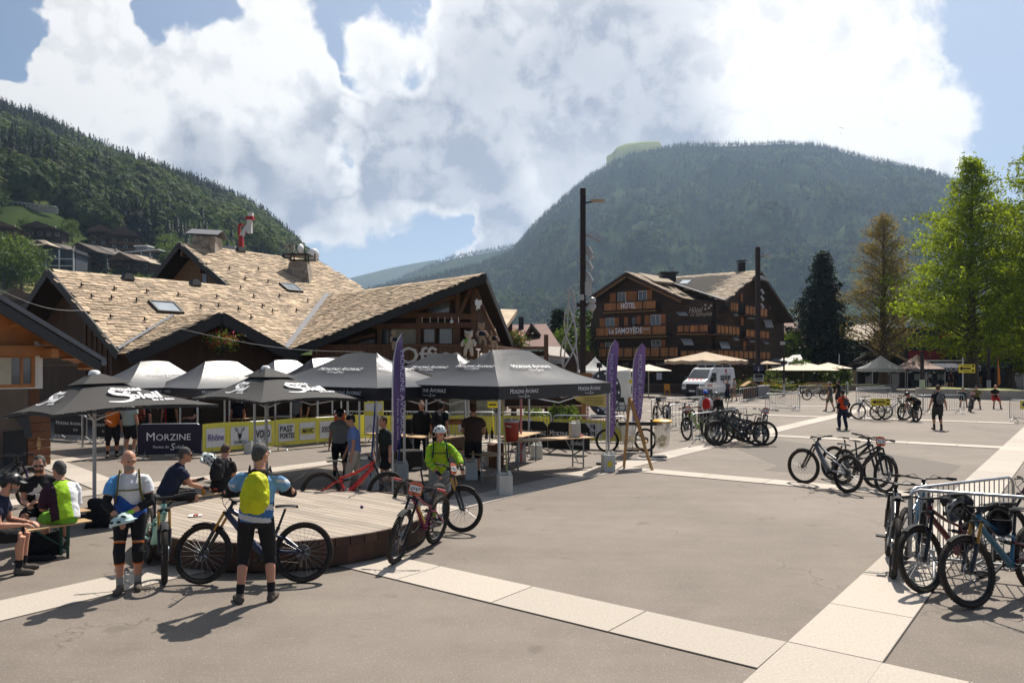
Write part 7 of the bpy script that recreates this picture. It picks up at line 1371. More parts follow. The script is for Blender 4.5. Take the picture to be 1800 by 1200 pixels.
BM = dict(
 tyre=_bm('tyre', m_tyre, tyre_fn, 40), rim=_bm('rim', m_rimb, lambda b: b.tube(arc((0, 0, 0), .305, 44), .015, 6, closed=True, flat=.9)),
 spokes=_bm('spoke_lacing', m_spoke, lambda b: [b.tube([V((.02 * math.cos(a + .9 * s), s * .028, .02 * math.sin(a + .9 * s))), V((.298 * math.cos(a), 0, .298 * math.sin(a)))], .0016, 3) for i in range(28) for a, s in ((2 * math.pi * i / 28, 1 if i % 2 else -1),)]),
 hub=_bm('wheel', m_bkmetal, lambda b: (b.tube([V((0, -.05, 0)), V((0, .05, 0))], .022, 10), b.tube([V((0, -.075, 0)), V((0, .075, 0))], .009, 8))),
 disc=_bm('brake_disc', m_disc, lambda b: (b.tube(arc((0, .04, 0), .092, 30), .008, 4, closed=True, flat=.25), [b.bar((.02 * math.cos(a), .04, .02 * math.sin(a)), (.088 * math.cos(a + .4), .04, .088 * math.sin(a + .4)), .003, .012) for a in np.arange(0, 6.28, 1.05)])),
 cass=_bm('cassette', m_chain, lambda b: [b.lathe([(.001, -.018 - i * .006), (r, -.018 - i * .006), (r, -.022 - i * .006), (.001, -.022 - i * .006)], 22, rotm(0, R(90))) for i, r in enumerate((.095, .08, .065, .05, .035))]),
 lower=_bm('fork', None, lambda b: (b.tube([FA + V((0, .055, 0)), FA + HD * .30 + V((-.01, .062, 0))], [.020, .024], 9), b.tube([FA + V((0, -.055, 0)), FA + HD * .30 + V((-.01, -.062, 0))], [.020, .024], 9), b.tube([FA + HD * .30 + V((.02, .06, .0)), FA + HD * .40 + V((.06, .03, 0)), FA + HD * .40 + V((.06, -.03, 0)), FA + HD * .30 + V((.02, -.06, 0))], .016, 6), b.box((1.22, .045, .37), (.05, .03, .06)))),
 stan=_bm('stanchion', None, lambda b: [b.tube([FA + HD * .28 + V((-.01, s * .062, 0)), FA + HD * .53 + V((-.02, s * .062, 0))], .0175, 9) for s in (-1, 1)]),
 crown=_bm('fork_crown', m_bkmetal, lambda b: (b.tube([FA + HD * .535 + V((-.02, -.07, 0)), FA + HD * .545 + V((-.035, 0, 0)), FA + HD * .535 + V((-.02, .07, 0))], .024, 8), b.tube([FA + HD * .54 + V((-.035, 0, 0)), FA + HD * .70 + V((-.035, 0, 0))], .021, 8))),
 fender=_bm('mudguard', m_rub, lambda b: b.sheet(lambda u, v: V((1.22 + (.385) * math.cos(R(60 + 70 * v)), -.04 + .08 * u, .37 + .385 * math.sin(R(60 + 70 * v)) - .012 * (2 * u - 1) ** 2)), 4, 8)),
 bar=_bm('handlebar', m_bkmetal, lambda b: (b.tube([V((.83, -.39, 1.03)), V((.845, -.25, 1.035)), V((.885, -.10, 1.01)), V((.895, 0, 1.005)), V((.885, .10, 1.01)), V((.845, .25, 1.035)), V((.83, .39, 1.03))], .013, 8), b.bar((.878, 0, .985), (.90, 0, 1.0), .05, .04), b.box((.88, 0, .98), (.06, .045, .045)))),
 grip=_bm('grip', None, lambda b: b.tube([V((.832, -.39, 1.03)), V((.842, -.27, 1.034))], .0175, 9)), gripl=_bm('grip', None, lambda b: b.tube([V((.832, .39, 1.03)), V((.842, .27, 1.034))], .0175, 9)),
 lever=_bm('brake_lever', m_bkmetal, lambda b: (b.tube([V((.855, -.22, 1.03)), V((.89, -.25, 1.02)), V((.888, -.35, 1.0))], .007, 5), b.tube([V((.855, -.22, 1.03)), V((.87, -.17, 1.035))], .013, 6))), leverl=_bm('brake_lever', m_bkmetal, lambda b: (b.tube([V((.855, .22, 1.03)), V((.89, .25, 1.02)), V((.888, .35, 1.0))], .007, 5), b.tube([V((.855, .22, 1.03)), V((.87, .17, 1.035))], .013, 6))),
 cable=_bm('cable', m_rub, lambda b: [b.tube([V((.87, s * .2, 1.03)), V((.99, s * .12, 1.05)), V((1.01, s * .02, .96)), V((.94, -s * .03, .86))], .004, 4) for s in (1, -1)]),
 post=_bm('seatpost', m_bkmetal, lambda b: (b.tube([V((.325, 0, .66)), V((.245, 0, .90))], .0155, 9), b.tube([V((.33, 0, .645)), V((.318, 0, .68))], .023, 9))),
 saddle=_bm('saddle', m_rub, lambda b: b.sheet(lambda u, v: V((.10 + .27 * v, (u - .5) * (.145 * (1 - v) ** 1.1 + .036), .945 - .035 * (2 * u - 1) ** 2 + .012 * math.sin(v * 3))), 6, 8) and b.sheet(lambda u, v: V((.10 + .27 * v, (u - .5) * (.145 * (1 - v) ** 1.1 + .034), .905 + .0 * u)), 2, 8)),
 crank=_bm('crankset', m_bkmetal, lambda b: (b.tube(arc((.44, -.045, .345), .072, 24), .009, 4, closed=True, flat=.4), b.tube([V((.44, -.09, .345)), V((.44, .09, .345))], .02, 8), b.tube([V((.44, -.085, .345)), V((.59, -.095, .27))], [.014, .011], 6), b.tube([V((.44, .085, .345)), V((.29, .095, .42))], [.014, .011], 6))),
 pedal=_bm('pedal', m_bkmetal, lambda b: b.box((.59, -.155, .27), (.10, .10, .018))), pedall=_bm('pedal', m_bkmetal, lambda b: b.box((.29, .155, .42), (.10, .10, .018))),
 chain=_bm('chain', m_chain, lambda b: (b.tube([V((.44, -.045, .417)), V((0, -.04, .42))], .005, 4), b.tube([V((.44, -.045, .273)), V((.05, -.045, .24)), V((.02, -.045, .30))], .005, 4), b.box((.035, -.05, .25), (.03, .02, .12)))),
 shock=_bm('shock', m_bkmetal, lambda b: (b.tube([V((.395, 0, .575)), V((.50, 0, .60))], .022, 9), b.tube([V((.50, 0, .60)), V((.60, 0, .625))], .011, 8))), shocke=_bm('shock', m_kash, lambda b: b.tube([V((.395, 0, .575)), V((.60, 0, .625))], .014, 8)),
 swing=_bm('swingarm', None, lambda b: [(b.tube([V((.41, s * .045, .39)), V((.20, s * .068, .375)), V((0, s * .070, RW))], [.022, .018, .015], 7), b.tube([V((0, s * .07, RW)), V((.24, s * .05, .545)), V((.40, s * .03, .59))], [.013, .015, .018], 7)) for s in (-1, 1)]),
 frame=_bm('frame', None, lambda b: (b.tube([V((.945, 0, .835)), V((.70, 0, .60)), V((.47, 0, .37))], [.034, .038, .040], 10, flat=.8), b.tube([V((.925, 0, .895)), V((.62, 0, .735)), V((.35, 0, .635))], [.029, .022, .019], 9, flat=.85), b.tube([V((.44, 0, .35)), V((.40, 0, .47)), V((.33, 0, .66))], [.03, .022, .019], 9), b.tube([V((.958, 0, .815)), V((.912, 0, .925))], .031, 10), b.tube([V((.44, -.04, .345)), V((.44, .04, .345))], .036, 12))),
 eframe=_bm('frame', None, lambda b: (b.tube([V((.945, 0, .83)), V((.72, 0, .58)), V((.50, 0, .36))], [.044, .056, .062], 12, flat=.8), b.tube([V((.925, 0, .895)), V((.62, 0, .72)), V((.35, 0, .625))], [.034, .028, .022], 9, flat=.85), b.tube([V((.44, 0, .38)), V((.40, 0, .47)), V((.33, 0, .65))], [.04, .026, .02], 9), b.tube([V((.958, 0, .812)), V((.912, 0, .925))], .035, 10))),
 motor=_bm('motor', m_bkmetal, lambda b: (b.ell((.46, 0, .36), (.105, .06, .085), 14), b.tube([V((.44, -.07, .345)), V((.44, .07, .345))], .055, 12))))
RGp_, NG_, CG_, SG_ = 'mountain bikes in the group of three standing alone on the right', 'mountain bikes hung with helmets on the near barrier', 'mountain bikes clustered at the middle barriers', 'mountain bikes at the far barriers'
def bike(label, rear, front, lean=0.0, steer=0.0, col='black', stan=None, low='black', e=False, plate=None, grip=None, group='mountain bikes parked on the square', sc=1.0, col2=None, decal=None):
 """mountain bike with its wheels on the ground near REAR and FRONT; lean in degrees (positive to its right)"""
 rear, front = V((*rear[:2], 0)), V((*front[:2], 0)); d = (front - rear).normalized(); sc = {RGp_: 1.08, NG_: 1.06, CG_: 1.12, SG_: 1.10}.get(group, 1.0); c = (rear + front) / 2 - d * .61 * sc
 r = root('mountain_bike', label, 'bicycle', c, 0, group); r.rotation_euler = (R(lean), 0, math.atan2(d.y, d.x)); r.scale = (sc,) * 3
 ax = HD.normalized(); pv = FA + HD * .54 + V((-.035, 0, 0)); ST = Matrix.Translation(pv) @ Matrix.Rotation(R(steer), 4, ax) @ Matrix.Translation(-pv)
 def part(key, parent=r, M=None, m=None, name=None):
  me = BM[key]; o = link(name or me.name.split('.')[0], me, parent, M)
  if m is not None: o.material_slots[0].link = 'OBJECT'; o.material_slots[0].material = m
  return o
 P1 = PAINT[col]; P2 = PAINT[col2 or col]
 part('eframe' if e else 'frame', m=P1); part('swing', m=P2); part('shock')
 if e: part('motor')
 for ctr, front_ in ((V((0, 0, RW)), 0), (FA, 1)):
  M = Matrix.Translation(ctr) @ Matrix.Rotation(random.uniform(0, 6.28), 4, 'Y'); M = ST @ M if front_ else M; w = part('hub', M=M)
  for k in ('tyre', 'rim', 'spokes', 'disc'): part(k, w)
  if not front_: part('cass', w)
 fk = part('lower', M=ST, m=PAINT[low]); part('stan', fk, m=m_kash if stan == 'gold' else m_blkst); part('crown', M=ST); part('fender', M=ST)
 hb = part('bar', M=ST); gm = grip or m_rub
 for k in ('grip', 'gripl'): part(k, hb, m=gm)
 for k in ('lever', 'leverl', 'cable'): part(k, hb)
 part('post'); part('saddle'); cs = part('crank'); part('pedal', cs); part('pedall', cs); part('chain')
 if plate:
  M = ST @ Matrix.Translation((.965, 0, 1.0)) @ rotm(R(90), 0, 0) @ Matrix.Rotation(R(78), 4, 'X')
  b = MB(); pts = [(-.10, -.07, 0), (-.06, -.10, 0), (.06, -.10, 0), (.10, -.07, 0), (.10, .06, 0), (.05, .09, 0), (-.05, .09, 0), (-.10, .06, 0)]; b.slab(pts, .006); o = link('number_plate', b.mesh('number_plate', m_orplate), r, M); f = MB(); f.box((0, -.005, .003), (.165, .085, .004)); link('field', f.mesh('field', m_white), o); lettering(plate, .06, m_ink, o, Matrix.Translation((0, -.005, .006)), bold=.015, width=.135)
 if decal:
  q0, q1 = V((.925, 0, .80)), V((.50, 0, .395)); x = (q1 - q0).normalized(); nrm = V((0, -1, 0)); M = Matrix((x, nrm.cross(x), nrm)).transposed().to_4x4(); M.translation = (q0 + q1) / 2 + nrm * .045; lettering(decal[0], .06, decal[1], r, M, bold=.02, width=.42)
  nrm = V((0, 1, 0)); x = -x; M = Matrix((x, nrm.cross(x), nrm)).transposed().to_4x4(); M.translation = (q0 + q1) / 2 + nrm * .045; lettering(decal[0], .06, decal[1], r, M, bold=.02, width=.42)
 return r
m_orplate = mat('orange_plate', (.55, .14, .06), .6, 0, .5, 14); m_pinkgrip = mat('coral_grip', (.50, .10, .09), .7)
FB = 'mountain bikes around the round deck'
bike('navy and black e-bike with gold fork leaning on the deck behind the yellow backpack', G(532, 1024), G(352, 1027), 12, -10, 'navy', 'gold', 'black', True, None, None, FB, decal=None)
bike('mint green bike facing the viewer beside the man holding a helmet', G(260, 990), G(284, 1023), -4, -8, 'mint', 'gold', 'black', True, None, None, FB)
bike('maroon bike with coral grips and race plate leaning on the deck', G(768, 953), G(691, 993), -9, 6, 'maroon', None, 'black', False, '2047', m_pinkgrip, FB, decal=('SANTA CRUZ', m_sgn))
bike('dark grey bike with race plate held by the lime green rider', (-1.78, 12.98), G(808, 935), -6, 14, 'grey', 'gold', 'black', False, '30615', None, FB)
bike('bright red e-bike standing beyond the deck', at(562, 13.85), at(681, 13.85), -8, 8, 'red', None, 'black', True, '412', None, FB, decal=('ESSENTIAL', m_ink))
bike('dark bike partly cut by the picture edge behind the seated riders', at(-42, 13.6), at(28, 14.3), 6, 20, 'black', None, 'violet', False, None, None, FB)
RGp = RGp_
bike('grey e-bike whose front wheel points away, outermost left of the trio', G(1487, 866), G(1409, 850), 9, 18, 'grey', None, 'black', True, None, None, RGp, col2='silver'); bike('black bike with race plate whose front wheel faces right in the trio', G(1478, 850), G(1553, 867), -10, -8, 'black', None, 'black', False, '519', None, RGp); bike('dark sand coloured bike standing behind the crossing of the trio', G(1462, 843), G(1538, 858), -8, 4, 'black', None, 'black', False, None, None, RGp, col2='sand')
NG = NG_
def gx(px, py, dx, dy): p = G(px, py); return p, p + V((dx, dy, 0)).normalized() * 1.22
f, rr = gx(1712, 1067, 1.0, .52); bike('blue bike with gold fork, nearest the viewer at the barrier', rr, f, 7, -10, 'blue', 'gold', 'black', False, None, None, NG, col2='oxblood'); f, rr = gx(1630, 1041, 1.0, .62); bike('oxblood bike behind the nearest wheel, under the grey helmet', rr, f, 8, -6, 'oxblood', None, 'black', False, None, None, NG)
f, rr = gx(1568, 1014, .42, .95); bike('black bike seen from behind its rear tyre at the barrier end', f, rr, 5, 0, 'black', None, 'black', False, None, None, NG); f, rr = gx(1586, 992, .75, .9); bike('dark blue bike farthest inside the barrier corner', f, rr, 4, 10, 'blue', None, 'black', False, None, None, NG, col2='black'); bike('dark bike with a red frame between the two barriers, mostly cut by the picture edge', (7.9, 10.1, 0), (6.75, 10.5, 0), 3, 10, 'oxblood', None, 'black', False, None, None, NG)
CG = CG_
for lab, a, c, ln, st, co, e in (('lime green bike of the cluster, its front wheel farthest from the others', (1256, 767), (1196, 775), 10, 6, 'lime', 0), ('dark bike whose wheel overlaps the lime green one', (1302, 770), (1238, 776), 10, 0, 'grey', 0), ('dark bike third along the cluster front row', (1310, 774), (1248, 779), 10, 4, 'black', 0), ('teal framed bike deep in the cluster front row', (1318, 776), (1252, 781), 11, -4, 'teal', 0), ('sand coloured bike leaning between two black ones in the cluster', (1322, 779), (1256, 782), 11, 8, 'sand', 0), ('black e-bike in front of the cluster, side on to the viewer', (1329, 784), (1263, 784), 9, 5, 'black', 1), ('black bike leaning against the rear of the front e-bike', (1338, 783), (1276, 781), 8, 0, 'black', 0), ('silver bike turned towards the viewer at the open end of the cluster', (1322, 768), (1348, 783), -9, -12, 'silver', 0),
       ('bike with a helmet hanging on its bars, farthest left in the cluster', (1172, 741), (1153, 744), 4, 10, 'grey', 0), ('dark bike turned to the viewer beside the helmeted one', (1180, 744), (1168, 760), -3, 0, 'black', 0), ('olive bike with big front wheel on the middle barrier', (1236, 748), (1188, 762), 8, 4, 'sand', 0), ('violet bike behind the middle barrier', (1262, 744), (1222, 752), 6, 4, 'violet', 0), ('grey bike behind the red backpack rider', (1290, 748), (1250, 750), 6, 0, 'silver', 0)):
 bike(lab, G(*a), G(*c), ln, st, co, None, 'black', bool(e), '77' if co in ('lime', 'silver') else None, None, CG)
bike('pale bike parked beyond the yellow barrier, seen between flag and easel', at(1134, 23.6), at(1069, 23.4), 5, -6, 'silver', None, 'black', False, None, m_red, 'mountain bikes by the tents', col2='grey')
SG = SG_
for lab, a, c, ln, st, co in (('bike leaning behind the arrow sign barrier, left end', (1546, 737), (1519, 737), 5, 0, 'black'), ('white-grey bike in the middle of the arrow sign barrier', (1552, 738), (1580, 738), 5, 5, 'silver'), ('dark bike at the bending man end of the arrow sign barrier', (1608, 741), (1585, 738), 6, -10, 'grey'), ('green-grey bike tended by the bending man', (1613, 735), (1598, 730), -4, 12, 'lime'), ('fat tyred bike with race plate leaning near the seated pair', (1698, 719), (1711, 729), -8, 0, 'black'), ('silver bike leaning on the barrier before the hotel shrubs', (1420, 703), (1447, 703), 4, 0, 'silver')):
 bike(lab, G(*a), G(*c), ln, st, co, None, 'black', False, '8' if 'plate' in lab else None, None, SG)
# ------------------------------------------------------------------ people
PEND = []
m_skin = mat('fair_skin', (.48, .235, .15), .55, 0, .10, 14, .1, 40, .4); m_skin2 = mat('tanned_skin', (.36, .175, .11), .55, 0, .10, 14, .1, 40, .4)  # two even skin tones, the first paler than the tanned one
def fab(n, c, rough=.85, v=.12): return mat('cloth_' + n, c, rough, 0, v, 9, .35, 26, .2)
K = fab('black', (.016, .016, .018)); NV = fab('navy', (.016, .022, .045)); GY = fab('grey', (.20, .21, .21)); DG = fab('dark_green', (.028, .036, .030)); BR = fab('brown', (.06, .038, .030)); OR = fab('orange', (.55, .13, .015)); RD = fab('red', (.48, .025, .018)); RO = fab('red_orange', (.60, .06, .012))
WH = fab('white', (.66, .66, .67)); SKY = fab('sky_blue', (.10, .30, .58)); ROY = fab('royal_blue', (.025, .09, .36)); BLS = fab('blue_shirt', (.15, .22, .46)); BEI = fab('beige', (.50, .42, .34)); LIM = fab('lime', (.34, .58, .03)); GRN = fab('leaf_green', (.16, .40, .03)); YEL = fab('neon_yellow', (.48, .50, .012), .6, .2); PLUM = fab('plum', (.04, .018, .03)); SAGE = fab('sage', (.30, .35, .32)); KHA = fab('khaki', (.12, .12, .085)); OLV = fab('olive', (.13, .11, .03)); TEA = fab('teal', (.02, .28, .30))
RUBB = fab('rubber', (.02, .02, .02), .6); SOCKG = fab('sock_grey', (.28, .27, .25)); SHOE = fab('shoe_grey', (.10, .085, .07)); SHOEW = fab('shoe_pale', (.40, .38, .35)); NEONG = fab('neon_green', (.25, .60, .03))
HAIRD = mat('dark_hair', (.018, .014, .012), .7, 0, .4, 30, .6, 60); HAIRG = mat('grey_hair', (.055, .052, .05), .7, 0, .5, 30, .6, 60); HAIRB = mat('brown_hair', (.07, .04, .022), .7, 0, .4, 30, .6, 60); BEARD = mat('grey_beard', (.24, .20, .17), .8, 0, .3, 40, .5, 80); LENS = mat('dark_lens', (.01, .01, .012), .08, 0, 0, 1, spec=.9); LENSR = mat('red_lens', (.42, .03, .012), .1, 0, 0, 1, spec=.9)
HELM = {'black': mat('helmet_black', (.02, .02, .022), .35), 'white': mat('helmet_pale', (.50, .55, .54), .35), 'blue': mat('helmet_blue', (.03, .10, .45), .35), 'grey': mat('helmet_mottled', (.16, .16, .16), .4, 0, .8, 18), 'mint': mat('helmet_mint', (.46, .60, .58), .35)}
VENT = mat('helmet_vent', (.012, .012, .012), .8)
def shell_fn(b):
 def fn(u, v):
  a = 2 * math.pi * u; t = v * math.pi * .56; fr = math.cos(a - math.pi / 2)
  return V((.115 * math.sin(t) * math.cos(a), .148 * math.sin(t) * math.sin(a) - .004, .105 * math.cos(t) + .022 * math.sin(t) * (0 if math.sin(a) > -.3 else -(.6 + math.sin(a) * -.6)) + (.012 * math.sin(a) if math.sin(a) > 0 else 0)))
 b.sheet(fn, 28, 10); b.sheet(lambda u, v: fn(u, 1) * (1 - .12 * v) + V((0, 0, .004 * v)), 28, 1)
HSH = _bm('shell', None, shell_fn, 60)
HVI = _bm('visor', None, lambda b: b.sheet(lambda u, v: V(((u - .5) * (.17 - .03 * v), .125 + .075 * v - .045 * (2 * u - 1) ** 2, .045 - .018 * v - .012 * (2 * u - 1) ** 2)), 8, 3))
HVE = _bm('vent', VENT, lambda b: [b.ell((x, y, z), (.016, .036, .012), 8, rotm(0, -y * 5, x * 6)) for x in (-.062, 0, .062) for y, z in ((.082, .088 - abs(x) * .25), (-.01, .106 - abs(x) * .38), (-.092, .083 - abs(x) * .2))] + [b.ell((s * .108, y, .02), (.008, .034, .016), 8) for s in (-1, 1) for y in (.04, -.05)])
HFA = _bm('chin_bar', None, lambda b: b.tube([V((-.105, .02, -.03)), V((-.085, .12, -.085)), V((-.04, .185, -.10)), V((.04, .185, -.10)), V((.085, .12, -.085)), V((.105, .02, -.03))], [.022, .028, .034, .034, .028, .022], 8))
def helmet_parts(parent, M, col, visor=True, full=False):
 o = link('helmet', HSH, parent, M); sl = o.material_slots[0]; sl.link = 'OBJECT'; sl.material = HELM[col]; link('vent', HVE, o)
 for me, on_ in ((HVI, visor), (HFA, full)):
  if on_: v = link(me.name.split('.')[0], me, o); v.material_slots[0].link = 'OBJECT'; v.material_slots[0].material = HELM[col]
 return o
def helmet(label, M, col, visor=True, full=False, strap=True, name='bike_helmet'):
 r = root(name, label, 'helmet', (0, 0, 0)); r.matrix_world = M; helmet_parts(r, Matrix(), col, visor, full)
 if strap: one('strap', VENT, r, lambda b: [b.tube([V((s * .095, .03, -.01)), V((s * .07, .02, -.09)), V((0, .02, -.15))], .006, 4) for s in (-1, 1)])
 return r
def ik(a, c, l1, l2, hint):
 d = c - a; D = max(.05, min(d.length, (l1 + l2) * .995)); u = d.normalized(); x = (l1 * l1 - l2 * l2 + D * D) / (2 * D); y = math.sqrt(max(0, l1 * l1 - x * x)); h = V(hint); h = (h - u * h.dot(u)); h = h.normalized() if h.length > 1e-4 else V((0, 0, -1))
 return a + u * x + h * y, a + u * D
def loft(b, rings, rt, fw, n=16):
 vs = [c + rt * (rx * math.cos(2 * math.pi * j / n)) + fw * (ry * math.sin(2 * math.pi * j / n)) for c, rx, ry in rings for j in range(n)]; k = len(rings)
 b.add(vs, [(i * n + j, i * n + (j + 1) % n, (i + 1) * n + (j + 1) % n, (i + 1) * n + j) for i in range(k - 1) for j in range(n)] + [tuple(range(n - 1, -1, -1)), tuple((k - 1) * n + j for j in range(n))])
CLOUD = bpy.data.textures.new('cloth_folds', 'CLOUDS'); CLOUD.noise_scale = .085; CLOUD.noise_depth = 1
def soft(b, name, m, parent, vox, smooth=3, fold=0.0, zone=None):
 """one continuous surface grown over overlapping shapes"""
 o = b.build(name, m, parent); rm = o.modifiers.new('skin', 'REMESH'); rm.mode = 'VOXEL'; rm.voxel_size = vox; rm.use_smooth_shade = True
 sm = o.modifiers.new('smooth', 'SMOOTH'); sm.iterations = smooth; sm.factor = .5
 if fold: dp = o.modifiers.new('folds', 'DISPLACE'); dp.texture = CLOUD; dp.strength = fold; dp.mid_level = .5; dp.texture_coords = 'GLOBAL'
 PEND.append((o, zone)); return o
def person(label, loc, face, h=1.75, pel=(0, 0, .95), lean=0, side=0, twist=0, head=(0, 0), hl=(-.26, .05, .80), hr=(.26, .05, .80), fl=(-.12, 0), fr=(.12, 0), fz=(0, 0), toes=(10, 10), el=(-.5, -1, -.2), er=(.5, -1, -.2), kl=(-.1, 1, .1), kr=(.1, 1, .1), top=K, zone=None, tmats=None, sleeve=.55, pad=.022, bot=K, leg=.95, bpad=.02, shoe=SHOE, sock=K, hair=HAIRD, beard=None, helm=None, visor=True, glasses=None, pack=None, packs=(.30, .17, .44), straps=None, glove=None, kneepad=None, elbowpad=None, skin=m_skin, vox=.012, build=1.0, group=None, fingers=False, curl=.5, full=False, z=0.0, cap=None, bare=0.0):
 k = h / 1.75; r = root('person', label, 'person', (loc[0], loc[1], z), facing(face), group); r.scale = (k,) * 3
 pel = V(pel); Rm = Matrix.Rotation(R(-lean), 3, 'X') @ Matrix.Rotation(R(side), 3, 'Y'); up = Rm @ V((0, 0, 1)); Rt = Matrix.Rotation(R(twist), 3, 'Z'); rt = (Rt @ Rm @ V((1, 0, 0))); fw = up.cross(rt).normalized(); rt = fw.cross(up).normalized()
 nk = pel + up * .50; hu = (up + V((0, 0, .8))).normalized(); hc = nk + hu * .165 + V((0, .02, 0)) + fw * .02
 Mh = Matrix.Translation(hc) @ (Matrix.Rotation(R(twist * .5 + head[0]), 4, 'Z') @ Matrix.Rotation(R(head[1]), 4, 'X'))
 sh = {-1: nk - up * .088 - rt * .165 * build, 1: nk - up * .088 + rt * .165 * build}; hp = {-1: pel - V((.092, 0, .03)), 1: pel + V((.092, 0, -.03))}
 el_, wr, kn, an = {}, {}, {}, {}
 for s, ht, hint in ((-1, hl, el), (1, hr, er)): el_[s], wr[s] = ik(sh[s], V(ht), .285, .255, hint)
 for s, ft, fzz, hint in ((-1, fl, fz[0], kl), (1, fr, fz[1], kr)): kn[s], an[s] = ik(hp[s], V((ft[0], ft[1], .085 + fzz)), .435, .425, hint)
 W_ = build
 # the body
 b = MB(); b.M = None
 loft(b, [(pel - up * .10, .12, .09), (pel, .155, .105), (pel + up * .14, .135 * W_, .10 * W_), (pel + up * .30, .155 * W_, .11 * W_), (pel + up * .40, .150 * W_, .10), (pel + up * .46, .09, .075), (pel + up * .53, .055, .055)], rt, fw)
 b.tube([pel + up * .46, nk.lerp(hc, .35), hc - (Mh.to_3x3() @ V((0, .02, .05)))], [.064, .056, .058], 12)
 hm3 = Mh
 b.ell((0, -.008, .018), (.076, .098, .105), 16, None) if False else b.add(*_ell((0, -.008, .018), (.076, .098, .105), 18), 0, hm3); b.add(*_ell((0, .035, -.058), (.056, .062, .062), 14), 0, hm3); b.add(*_ell((0, .098, -.018), (.014, .022, .030), 8), 0, hm3); b.add(*_ell((0, .074, .030), (.054, .022, .014), 10), 0, hm3); b.add(*_ell((0, .084, -.096), (.024, .018, .018), 8), 0, hm3)
 for s in (-1, 1): b.add(*_ell((s * .079, -.004, -.008), (.012, .024, .034), 8), 0, hm3)
 for s in (-1, 1):
  b.tube([nk - up * .02 + rt * s * .04, nk.lerp(sh[s], .6) - up * .012, sh[s], sh[s].lerp(el_[s], .12), sh[s].lerp(el_[s], .5), el_[s]], [.036, .044, .052, .056 * W_, .049 * W_, .041], 12); b.tube([el_[s], el_[s].lerp(wr[s], .3), wr[s]], [.040, .043, .028], 12)
  d = (wr[s] - el_[s]).normalized(); sd = d.cross(V((0, 0, 1)) if abs(d.z) < .9 else fw).normalized(); pn = sd.cross(d).normalized()
  if pn.z > 0: pn = -pn
  b.tube([wr[s], wr[s] + d * .03, wr[s] + d * .085], [.027, .034, .036], 10, flat=.62)
  if fingers:
   for q, ln in ((-1.5, .062), (-.5, .076), (.5, .080), (1.5, .070)):
    p = wr[s] + d * .085 + sd * q * .0195; pts = [p - d * .02, p]; dd = d
    for g in range(3): dd = (dd + pn * curl * .75).normalized(); p = p + dd * ln / 3 * 1.1; pts.append(p)
    b.tube(pts, [.0105, .0105, .0098, .009, .0078], 8)
   p = wr[s] + d * .03; td = (d * .75 - sd * s * -.55 + pn * .35).normalized() if True else d; b.tube([p, p + td * .04, p + td * .062 + d * .012, p + td * .07 + d * .034], [.013, .0125, .011, .009], 8)
  else: b.tube([wr[s] + d * .08, wr[s] + d * .12 + pn * .02 * curl, wr[s] + d * .15 + pn * .06 * curl], [.034, .030, .02], 9, flat=.55)
  b.tube([hp[s] + V((0, 0, .03)), hp[s].lerp(kn[s], .4), kn[s]], [.088, .076 * (.5 + .5 * W_), .054], 14); b.tube([kn[s], kn[s].lerp(an[s], .32) - V((0, .012, 0)), kn[s].lerp(an[s], .75), an[s]], [.053, .056, .042, .036], 12)
  ta = R(toes[0 if s < 0 else 1]) * -s; fd = V((math.sin(-ta), math.cos(ta), 0)); b.tube([an[s] + V((0, 0, -.01)), an[s] + fd * .05 - V((0, 0, .045)), an[s] + fd * .15 - V((0, 0, .06))], [.036, .034, .026], 8)
 soft(b, 'body', skin, r, .0068 if fingers else vox, 2)
 # shoes and socks
 for s in (-1, 1):
  ta = R(toes[0 if s < 0 else 1]) * -s; fd = V((math.sin(-ta), math.cos(ta), 0)); a = an[s]; tip = V((0, 0, 0))
  b = MB(); b.tube([a - fd * .055 - V((0, 0, .045)), a + fd * .02 - V((0, 0, .042)), a + fd * .13 - V((0, 0, .052)), a + fd * .185 - V((0, 0, .056))], [.038, .046, .042, .026], 10); b.tube([a - V((0, 0, .04)), a + V((0, 0, .025))], [.046, .043], 10); soft(b, 'shoe', shoe, r, vox * .9, 2)
  if sock: b = MB(); b.tube([a, kn[s].lerp(an[s], .78), kn[s].lerp(an[s], .72)], [.040, .045, .047], 12); b.build('sock', sock, r, smooth=60)
  if kneepad: b = MB(); q = kn[s]; b.tube([q.lerp(hp[s], .22), q.lerp(hp[s], .1), q + V((0, .012, 0)), q.lerp(an[s], .16), q.lerp(an[s], .34)], [.068, .067, .069, .066, .060], 14); soft(b, 'knee_pad', kneepad, r, vox, 2); b = MB(); b.tube([q.lerp(hp[s], .215), q.lerp(hp[s], .25)], .0695, 14); b.tube([q.lerp(an[s], .32), q.lerp(an[s], .36)], .062, 14); b.build('pad_trim', OR, r, smooth=60)
  if elbowpad: b = MB(); q = el_[s]; b.tube([q.lerp(sh[s], .34), q, q.lerp(wr[s], .62)], [.056, .060, .049], 12); soft(b, 'elbow_pad', elbowpad, r, vox, 2)
  if glove: b = MB(); d = (wr[s] - el_[s]).normalized(); b.tube([wr[s] - d * .03, wr[s] + d * .03, wr[s] + d * .10], [.036, .041, .042], 10, flat=.72); soft(b, 'glove', glove, r, vox * .8, 2)
